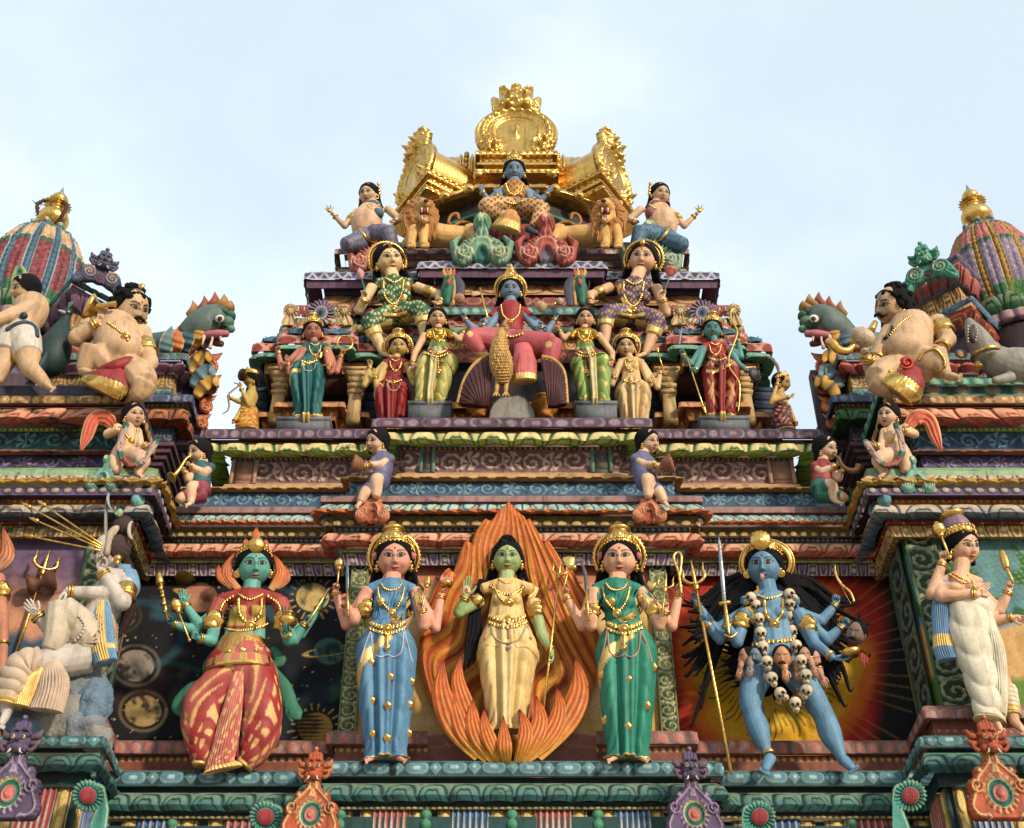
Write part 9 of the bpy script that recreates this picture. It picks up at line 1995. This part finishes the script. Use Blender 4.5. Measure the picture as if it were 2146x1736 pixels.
f=child('child in a red shirt blowing a curved brown horn, right side ledge',(1732,941,27,.85,.15,-.1,4),[(1722,968,0,11),(1724,980,0,20),(1726,998,0,22),(1722,1016,0,21),(1720,1030,0,22)],[((1706,976,4),(1722,990,16),(1752,976,30),(10,9,6),('grip',(1762,970,34)),dict(thumb=-1)),((1740,984,6),(1758,1004,18),(1764,986,32),(10,8,5),('grip',(1770,974,36)),dict(thumb=-1))],[[(1722,1032,6,18),(1740,1018,26,15),(1746,1038,22,10),(1750,1050,22,7)],[(1716,1036,4,18),(1762,1042,18,13),(1770,1050,18,9)]],shirt=C(160,64,62),shorts=C(50,110,96),feet=[((1750,1050,24),(1764,1056,32))],y=10.2,L=16)
held('horn',f,lambda m:(f.t(m,[(1748,955,38),(1758,960,40),(1766,976,42),(1780,986,44),(1796,986,46),(1802,978,48)],[2,2.6,3.6,5,7,10],C(170,120,70,.7),n=12)),'curved brown horn blown by the child in the red shirt','horn')
for sg,lab,X_ in ((-1,'left',lambda u:u),(1,'right',lambda u: 2148-u)):
 M=lambda *q: (X_(q[0]),)+q[1:]
 f=child('child in a grey-blue suit carrying a basket, %s one above the flame niche'%lab,M(789,926,27,sg*.75,.15,.05*-sg,4),[M(802,952,0,12),M(802,964,0,20),M(800,984,0,22),M(796,1000,0,22),M(792,1016,0,22)],[(M(820,960,6),M(798,974,20),M(772,974,34),(10,9,6),('open',M(758,972,38)),dict()),(M(788,964,6),M(774,984,18),M(764,976,34),(10,8,5),('cup',M(752,976,38)),dict())],[[M(796,1016,6,18),M(790,1006,28,15),M(790,1030,24,11),M(788,1042,24,8)],[M(790,1018,4,18),M(768,1030,20,13),M(756,1052,18,9)]],shirt=C(112,110,146),shorts=C(104,104,142),feet=[(M(754,1054,22),M(748,1062,30))],y=10.14,L=16)
 def bk(m):
  o=f.p(*M(762,978,44)); e=f.p(*M(736,976,52)); ax=N(e-o+np.array([0,0,.03])); m.lathe(o,ax,[(0,8*f.s),(6*f.s,14*f.s),(20*f.s,19*f.s),(24*f.s,20*f.s),(24.5*f.s,17*f.s),(18*f.s,15*f.s)],C(150,96,62),n=26,rmod=lambda h,t,r: r*(1+.03*np.cos(t*26)))
  for i in range(16): a=i*2.4; rr=3+i*.75; m.ball(o+ax*22*f.s+N(np.cross(ax,[0,0,1]))*rr*f.s*math.cos(a)+np.array([0,0,1])*rr*f.s*math.sin(a),3.4*f.s,C(176,90,96),n=6,m=4)
 held('basket',f,bk,'brown basket of pink petals held by the %s child above the flame niche'%lab,'basket',mat='statue_paint')
# ---------------- beast heads and flame scrolls ----------------
for sg in (-1,1):
 X_=(lambda u: u) if sg<0 else (lambda u: 2166-u)
 M=lambda *q: (X_(q[0]),)+q[1:]; lab='left' if sg<0 else 'right'
 f=Fig('beast_gargoyle','green and orange fanged beast head gargoyle jutting inward from the %s tower'%lab,'gargoyle',X_(400),760,10.95,C(96,116,116)); GB=C(96,112,112)
 m=MB(); tri(m,f,[M(318,722,-20,24),M(360,718,-6,26),M(388,712,4,28),M(410,700,14,33)],n=24); f.bld(m,'neck')
 m=MB(); tri(m,f,[M(396,712,10,34),M(424,690,20,40),M(450,672,28,36),M(470,668,34,24)],C(92,110,104),n=22); f.b(m,M(476,676,36),(15,14,14),C(90,124,100)); f.b(m,M(484,690,38),(9,9,8),C(96,150,110)); tri(m,f,[M(430,704,50,8),M(456,700,56,9),M(478,700,52,7)],C(190,110,120)); tri(m,f,[M(436,654,46,6),M(456,648,50,8),M(476,654,46,6)],C(60,100,90)); tri(m,f,[M(430,700,30,14),M(452,716,34,10),M(466,722,36,6)],C(120,70,70)); f.bld(m,'head')
 for k,(u,v,c_) in enumerate(((350,722,C(100,130,130)),(372,716,C(206,120,60)),(394,708,C(60,100,116)),(414,698,C(214,150,60)),(434,686,C(190,84,56)))):
  m=MB(); leaf(m,[M(u-8,v+30,14),M(u-2,v+6,30),M(u+4,v-16,30),M(u+10,v-38,12)],[10,16,15,1],f.y,6,lambda a,l,c_=c_:(mixc(c_+np.zeros(a.shape+(4,)),C(210,190,140),(np.abs(a)>.78)*1.0),1.5*np.sin(l*30)),bulge=.5,th=14); f.bld(m,'scaly_leaf')
 for (a,b,c_) in (((400,680),(408,650),C(176,124,60)),((420,672),(432,640),C(150,76,50)),((440,664),(454,632),C(150,80,52)),((458,662),(474,636),C(176,130,66)),((470,668),(488,650),C(170,124,66)),((474,680),(490,674),C(60,110,90))):
  m=MB(); f.t(m,[M(a[0],a[1]-16,30),M((a[0]+b[0])/2+5,(a[1]+b[1])/2-16,38),M(b[0]-4,b[1]-20,30)],[14,12,.8],c_,n=9,flat=.6); f.bld(m,'mane_flame')
 m=MB(); f.b(m,M(460,668,58),(10,6,10),C(220,216,200)); f.b(m,M(461,668,64),(5,3,5.6),BLACK); f.bld(m,'eye')
 for (a,b) in (((446,698),(444,722)),((428,704),(424,724)),((462,700),(462,716)),((440,730),(446,706))):
  m=MB(); f.t(m,[M(a[0],a[1],54),M(b[0],b[1],56)],[4.4,.6],C(226,200,184),n=8); f.bld(m,'fang')
 for k,(u,v,c_) in enumerate(((388,700,C(110,140,140)),(396,730,C(206,120,60)),(408,760,C(214,160,60)),(416,790,C(110,140,150)),(424,812,C(214,160,60)))):
  m=MB(); leaf(m,[M(u-14,v+22,4),M(u,v,10),M(u+22,v-16,16),M(u+34,v+2,20)],[8,15,12,2],f.y,6,lambda a,l,c_=c_:(mixc(c_+np.zeros(a.shape+(4,)),C(30,40,50),((np.sin(l*22)>.75))*.8),1.5*np.sin(l*22)),bulge=.5,th=20); f.bld(m,'scaly_leaf')
 for k,(u,v,r) in enumerate(((440,768,28),(440,812,26),(432,852,23),(424,888,20))):
  pl=placer(X_(u),v,10.98); m=MB()
  def sdf(x,y,r=r): 
   x=x*(-sg); an=np.arctan2(y,x); return np.minimum(np.hypot(x,y)-r*(.66+.04*np.cos(an*18)),sd_line(x,y,[(-r*.3,-r*.5),(r*.5,-r*.7),(r*.95,-r*1.0)],[r*.4,r*.25,1]))
  def hh_(x,y,p,r=r):
   x=x*(-sg); rr=np.hypot(x,y)/r; an=np.arctan2(y,x); return np.clip(-p,0,5)*.8+3*((((rr/.22-an/6.283)%1))<.5)*(rr<.5)
  def cc_(x,y,p,r=r):
   x=x*(-sg); rr=np.hypot(x,y)/r; an=np.arctan2(y,x); c=np.zeros(x.shape+(4,))+C(176,70,44); c=mixc(c,C(44,50,62),((((rr/.22-an/6.283)%1))<.4)*(rr<.42)); return mixc(c,C(226,140,90),soft(p+2,2))
  plaque(m,pl,(-r*1.2,-r*1.3,r*1.2,r),1.4,sdf,hh_,cc_,8); o=m.build('flame_scroll',None,'painted_plaster')
  tag(o,'orange flame scroll on the inner edge of the %s tower, %s from the top'%(lab,['first','second','third','lowest, fourth'][k]),'scroll ornament','orange scrolls on the tower edges')
# lion-face crests of the porches, and the ones rising at the bottom edge
def face_crest(name,U,V,y,k,cA,cB,cC,label,tail=True,yaw=0):
 s=mpp(U,V,y); o=P(U,V,y); root=thing(name,label,'crest ornament',P(U,V+k*3,y),'beast-face crests'); ca,sa=math.cos(yaw),math.sin(yaw)
 w=lambda x,z,d: o+np.array([x*ca+d*sa,x*sa-d*ca,z*1.15])*k*s
 b=lambda mm,q,r,c=cA,**kw: mm.ball(w(*q),np.array(r)*k*s,c,**kw)
 t=lambda mm,l,r,c=cA,n=9: mm.tube(spl(np.array([w(*q) for q in l]),4) if len(l)>2 else np.array([w(*q) for q in l]),(np.interp(np.linspace(0,1,(len(l)-1)*4+1),np.linspace(0,1,len(l)),r) if len(l)>2 else np.array(r))*k*s,c,n=n)
 m=MB(); b(m,(0,.0,.1),(.52,.5,.62),n=24,m=16); b(m,(0,-.36,.42),(.36,.35,.26),n=20,m=12); b(m,(0,-.02,.66),(.13,.18,.13)); 
 for sx in (-1,1): b(m,(sx*.30,.24,.42),(.20,.2,.14)); b(m,(sx*.34,-.36,.40),(.20,.2,.2)); t(m,[(sx*.1,.5,.45),(sx*.30,.52,.42),(sx*.52,.30,.3)],[.08,.1,.05])
 m2=m; o1=m2.build('face',root,'painted_plaster')
 for sx in (-1,1):
  m=MB(); b(m,(sx*.26,.10,.60),(.11,.1,.11),C(214,200,160)); b(m,(sx*.26,.09,.70),(.05,.05,.05),BLACK); m.build('eye',root,'painted_plaster')
  m=MB(); t(m,[(sx*.46,.28,.1),(sx*.80,.34,.1),(sx*.98,.66,.1)],[.16,.20,.02],cB); t(m,[(sx*.46,.0,.1),(sx*.84,-.05,.15),(sx*1.02,.22,.1)],[.14,.18,.02],cB); t(m,[(sx*.40,-.3,.2),(sx*.66,-.42,.3),(sx*.86,-.22,.3),(sx*.80,-.05,.3)],[.1,.12,.09,.02],cB); m.build('side_flame',root,'painted_plaster')
  m=MB(); t(m,[(sx*.22,-.46,.60),(sx*.28,-.62,.66),(sx*.40,-.66,.60)],[.06,.05,.01],C(224,210,180)); m.build('fang',root,'painted_plaster')
 m=MB(); 
 for i,x in enumerate((-.3,-.1,.1,.3)): t(m,[(x*.8,.42,.2),(x*.9,.80,.25),(x*.5,1.10-.6*abs(x),.3)],[.18,.16,.03])
 b(m,(0,1.12,.28),(.16,.14,.17)); b(m,(0,1.12,.40),(.07,.08,.08),cC); m.build('top_knot',root,'painted_plaster')
 if tail:
  def sdf(x,y):
   ax=np.abs(x); d=sd_seg(x,y,(0,-.2),(0,.9),.42,.36); d=smin(d,sd_seg(ax,y,(.2,1.1),(.62,1.75),.34,.50),.2); d=smin(d,sd_seg(ax,y,(.7,1.9),(1.05,2.9),.5,.62),.2); d=np.minimum(d,np.hypot(ax-.78,y-1.30)-.26); d=np.minimum(d,np.hypot(ax-1.12,y-2.0)-.40-.02*np.cos(np.arctan2(y-2.0,ax-1.12)*14)); return smin(d,np.hypot(x,(y-2.6)*.75)-1.15,.15)
  def hh_(x,y,p):
   ax=np.abs(x); z=.18*np.clip(-p/.12,0,1)+.08*((-p>.16)&(-p<.26))+.06*np.cos(y*30+ax*6)*(-p<.12); r=np.hypot(x,(y-2.3)*.9); z-=.15*(r<.62); r3=np.hypot(ax-1.12,y-2.0); a3=np.arctan2(y-2.0,ax-1.12); z+=.13*(((r3/.2-a3/6.283)%1)<.5)*(r3<.36); z+=.08*np.abs(np.sin(np.arctan2(y-2.3,x)*9))*(r>.62)*(r<.85); z+=.14*np.clip(1-r/.34,0,1)+.1*np.abs(np.sin(r*14))*(r<.7); return z
  def cc_(x,y,p):
   c=np.zeros(x.shape+(4,))+cA; c=mixc(c,cC,soft(np.abs(-p-.21)-.05,.04)); r=np.hypot(x,(y-2.3)*.9); c=mixc(c,C(40,110,96),soft(r-.66,.05)); c=mixc(c,C(206,120,110),soft(r-.34,.05)); c=mixc(c,cC,(np.sin(np.arctan2(y-2.3,x)*18)>.3)*(r>.66)*(r<.86)*.8); r3=np.hypot(np.abs(x)-1.12,y-2.0); a3=np.arctan2(y-2.0,np.abs(x)-1.12); c=mixc(c,cC,(((r3/.2-a3/6.283)%1)<.3)*(r3<.34)*.8); c=mixc(c,C(220,200,150),soft(np.abs(r-.60)-.04,.03)); return mixc(c,cC,(y<1.0)*soft(np.abs(((np.abs(x)*9)%1)-.5)-.12,.1)*(y>-.1)*.7)
  m=MB(); plaque(m,lambda x,yy,d: o+np.stack([(x*ca+d*sa)*k*s,(x*sa-d*ca)*k*s,-yy*1.15*k*s],-1),(-1.8,-.6,1.8,3.4),.045,sdf,hh_,cc_,.3); m.build('scrolled_body',root,'painted_plaster')
 else:
  def sdf(x,y):
   ax=np.abs(x); return smin(smin(np.hypot(ax-.85,y-1.0)-.62,sd_seg(x,y,(0,.3),(0,1.0),.5,.5),.2),sd_seg(ax,y,(1.2,1.3),(1.5,1.75),.4,.3),.2)
  def hh_(x,y,p):
   ax=np.abs(x); r=np.hypot(ax-.8,y-1.0); an=np.arctan2(y-1.0,ax-.8); return .15*np.clip(-p/.12,0,1)+.12*(((r/.24-an/6.283)%1)<.5)*(r<.6)+.05*np.cos(an*20)*(r>.4)
  def cc_(x,y,p):
   ax=np.abs(x); r=np.hypot(ax-.8,y-1.0); an=np.arctan2(y-1.0,ax-.8); c=np.zeros(x.shape+(4,))+cA; c=mixc(c,cC,(((r/.24-an/6.283)%1)<.3)*(r<.5)*.8); return mixc(c,C(90,60,70),soft(np.hypot(x,y-1.2)-.28,.06))
  m=MB(); plaque(m,lambda x,yy,d: o+np.stack([(x*ca+d*sa)*k*s,(x*sa-d*ca)*k*s,-yy*1.15*k*s],-1),(-2.1,-.5,2.1,2.2),.05,sdf,hh_,cc_,.3); m.build('scrolled_body',root,'painted_plaster')
OR=C(190,90,54); PU=C(96,80,112)
face_crest('beast_crest',660,1618,9.80,36,OR,C(200,110,66),C(232,190,130),'orange-brown beast-face crest at the bottom edge, left of the centre niche')
face_crest('beast_crest',1447,1618,9.80,36,PU,C(110,84,104),C(176,150,180),'purple-grey beast-face crest at the bottom edge, right of the centre niche')
face_crest('beast_crest',44,1560,9.40,42,PU,C(104,84,96),C(170,150,176),'purple beast-face crest at the lower left corner')
face_crest('beast_crest',2070,1560,9.40,42,OR,C(176,80,50),C(232,190,130),'dark orange beast-face crest at the lower right corner')
face_crest('beast_crest',216,556,10.75,30,C(84,84,110),C(90,84,110),C(206,180,140),'blue-grey beast-face crest right of the left dome',tail=False,yaw=.5)
face_crest('beast_crest',1938,545,10.75,32,C(90,166,140),C(70,140,116),C(214,190,150),'pale green beast-face crest left of the right dome',tail=False,yaw=-.5)
for (u,v,y,lab) in ((556,1712,9.90,'left of the orange crest near the centre'),(1592,1712,9.90,'right of the purple crest near the centre'),(184,1668,9.55,'beside the lower left corner crest'),(1908,1668,9.55,'beside the lower right corner crest')):
 pl=placer(u,v,y); m=MB(); sx=1 if u<1073 else -1
 def sdf(x,y_): x=x*sx; return np.minimum(np.hypot(x,y_)-(34+1.6*np.cos(np.arctan2(y_,x)*22)),sd_line(x,y_,[(22,-10),(30,30),(20,70)],[16,15,20]))
 def hh_(x,y_,p): x=x*sx; r=np.hypot(x,y_); an=np.arctan2(y_,x); return np.clip(-p,0,5)*.8+2.5*np.cos(an*22)*(r>20)*(r<33)+np.where(r<19,9*np.sqrt(np.clip(1-(r/19)**2,0,1))+2*np.sin(x*.9+y_*.9)*np.sin(x*.9-y_*.9),0)
 def cc_(x,y_,p):
  x=x*sx; r=np.hypot(x,y_); c=np.zeros(x.shape+(4,))+C(70,146,130); c=mixc(c,C(20,84,80),soft(np.abs(r-21)-1.5,1)); c=mixc(c,C(170,60,64),soft(r-18,1.5)); return mixc(c,C(214,206,160),soft(np.abs(-p-4)-1,1)*.7)
 plaque(m,pl,(-38,-38,52,92),1.3,sdf,hh_,cc_,16); tag(m.build('spiral_ornament',None,'painted_plaster'),'turquoise spiral with red berry boss, '+lab,'spiral ornament','turquoise berry spirals')
# ferns growing from the masonry on the right
for (u,v,y,n,lab) in ((1800,1060,10.3,13,'small green fern growing behind the red-shirted child'),(2142,620,10.6,9,'fern frond hanging at the right edge by the dome')):
 s=mpp(u,v,y); root=thing('fern',lab,'fern',P(u,v,y)); r=np.random.RandomState(int(u))
 for i in range(n):
  m=MB(); a=-1.0+2.0*i/(n-1)+.2*r.randn(); L=(44+26*r.rand())*s; o=P(u+6*r.randn(),v,y); tt=np.linspace(0,1,14); pp=o+np.stack([np.sin(a)*L*tt,-.25*L*tt*r.rand(),L*(tt*1.2-.5*tt**2)*np.cos(a*.7)],-1); m.tube(pp,.0022,C(60,110,30),n=4)
  for j in range(2,14):
   for sx in (-1,1):
    d=np.array([math.cos(a)*sx,-.2,-math.sin(a)*sx*.6-.15]); l_=L*.22*(1-tt[j]*.8); q=pp[j]; w_=np.array([math.sin(a),0,math.cos(a)])*l_*.16; m.add([q,q+d*l_*.5+w_,q+d*l_,q+d*l_*.5-w_],[[0,1,2,3]],None,C(70,130,36))
  m.build('frond',root,'painted_plaster')
for o in bpy.data.objects:
 if 'o' in o: del o['o']
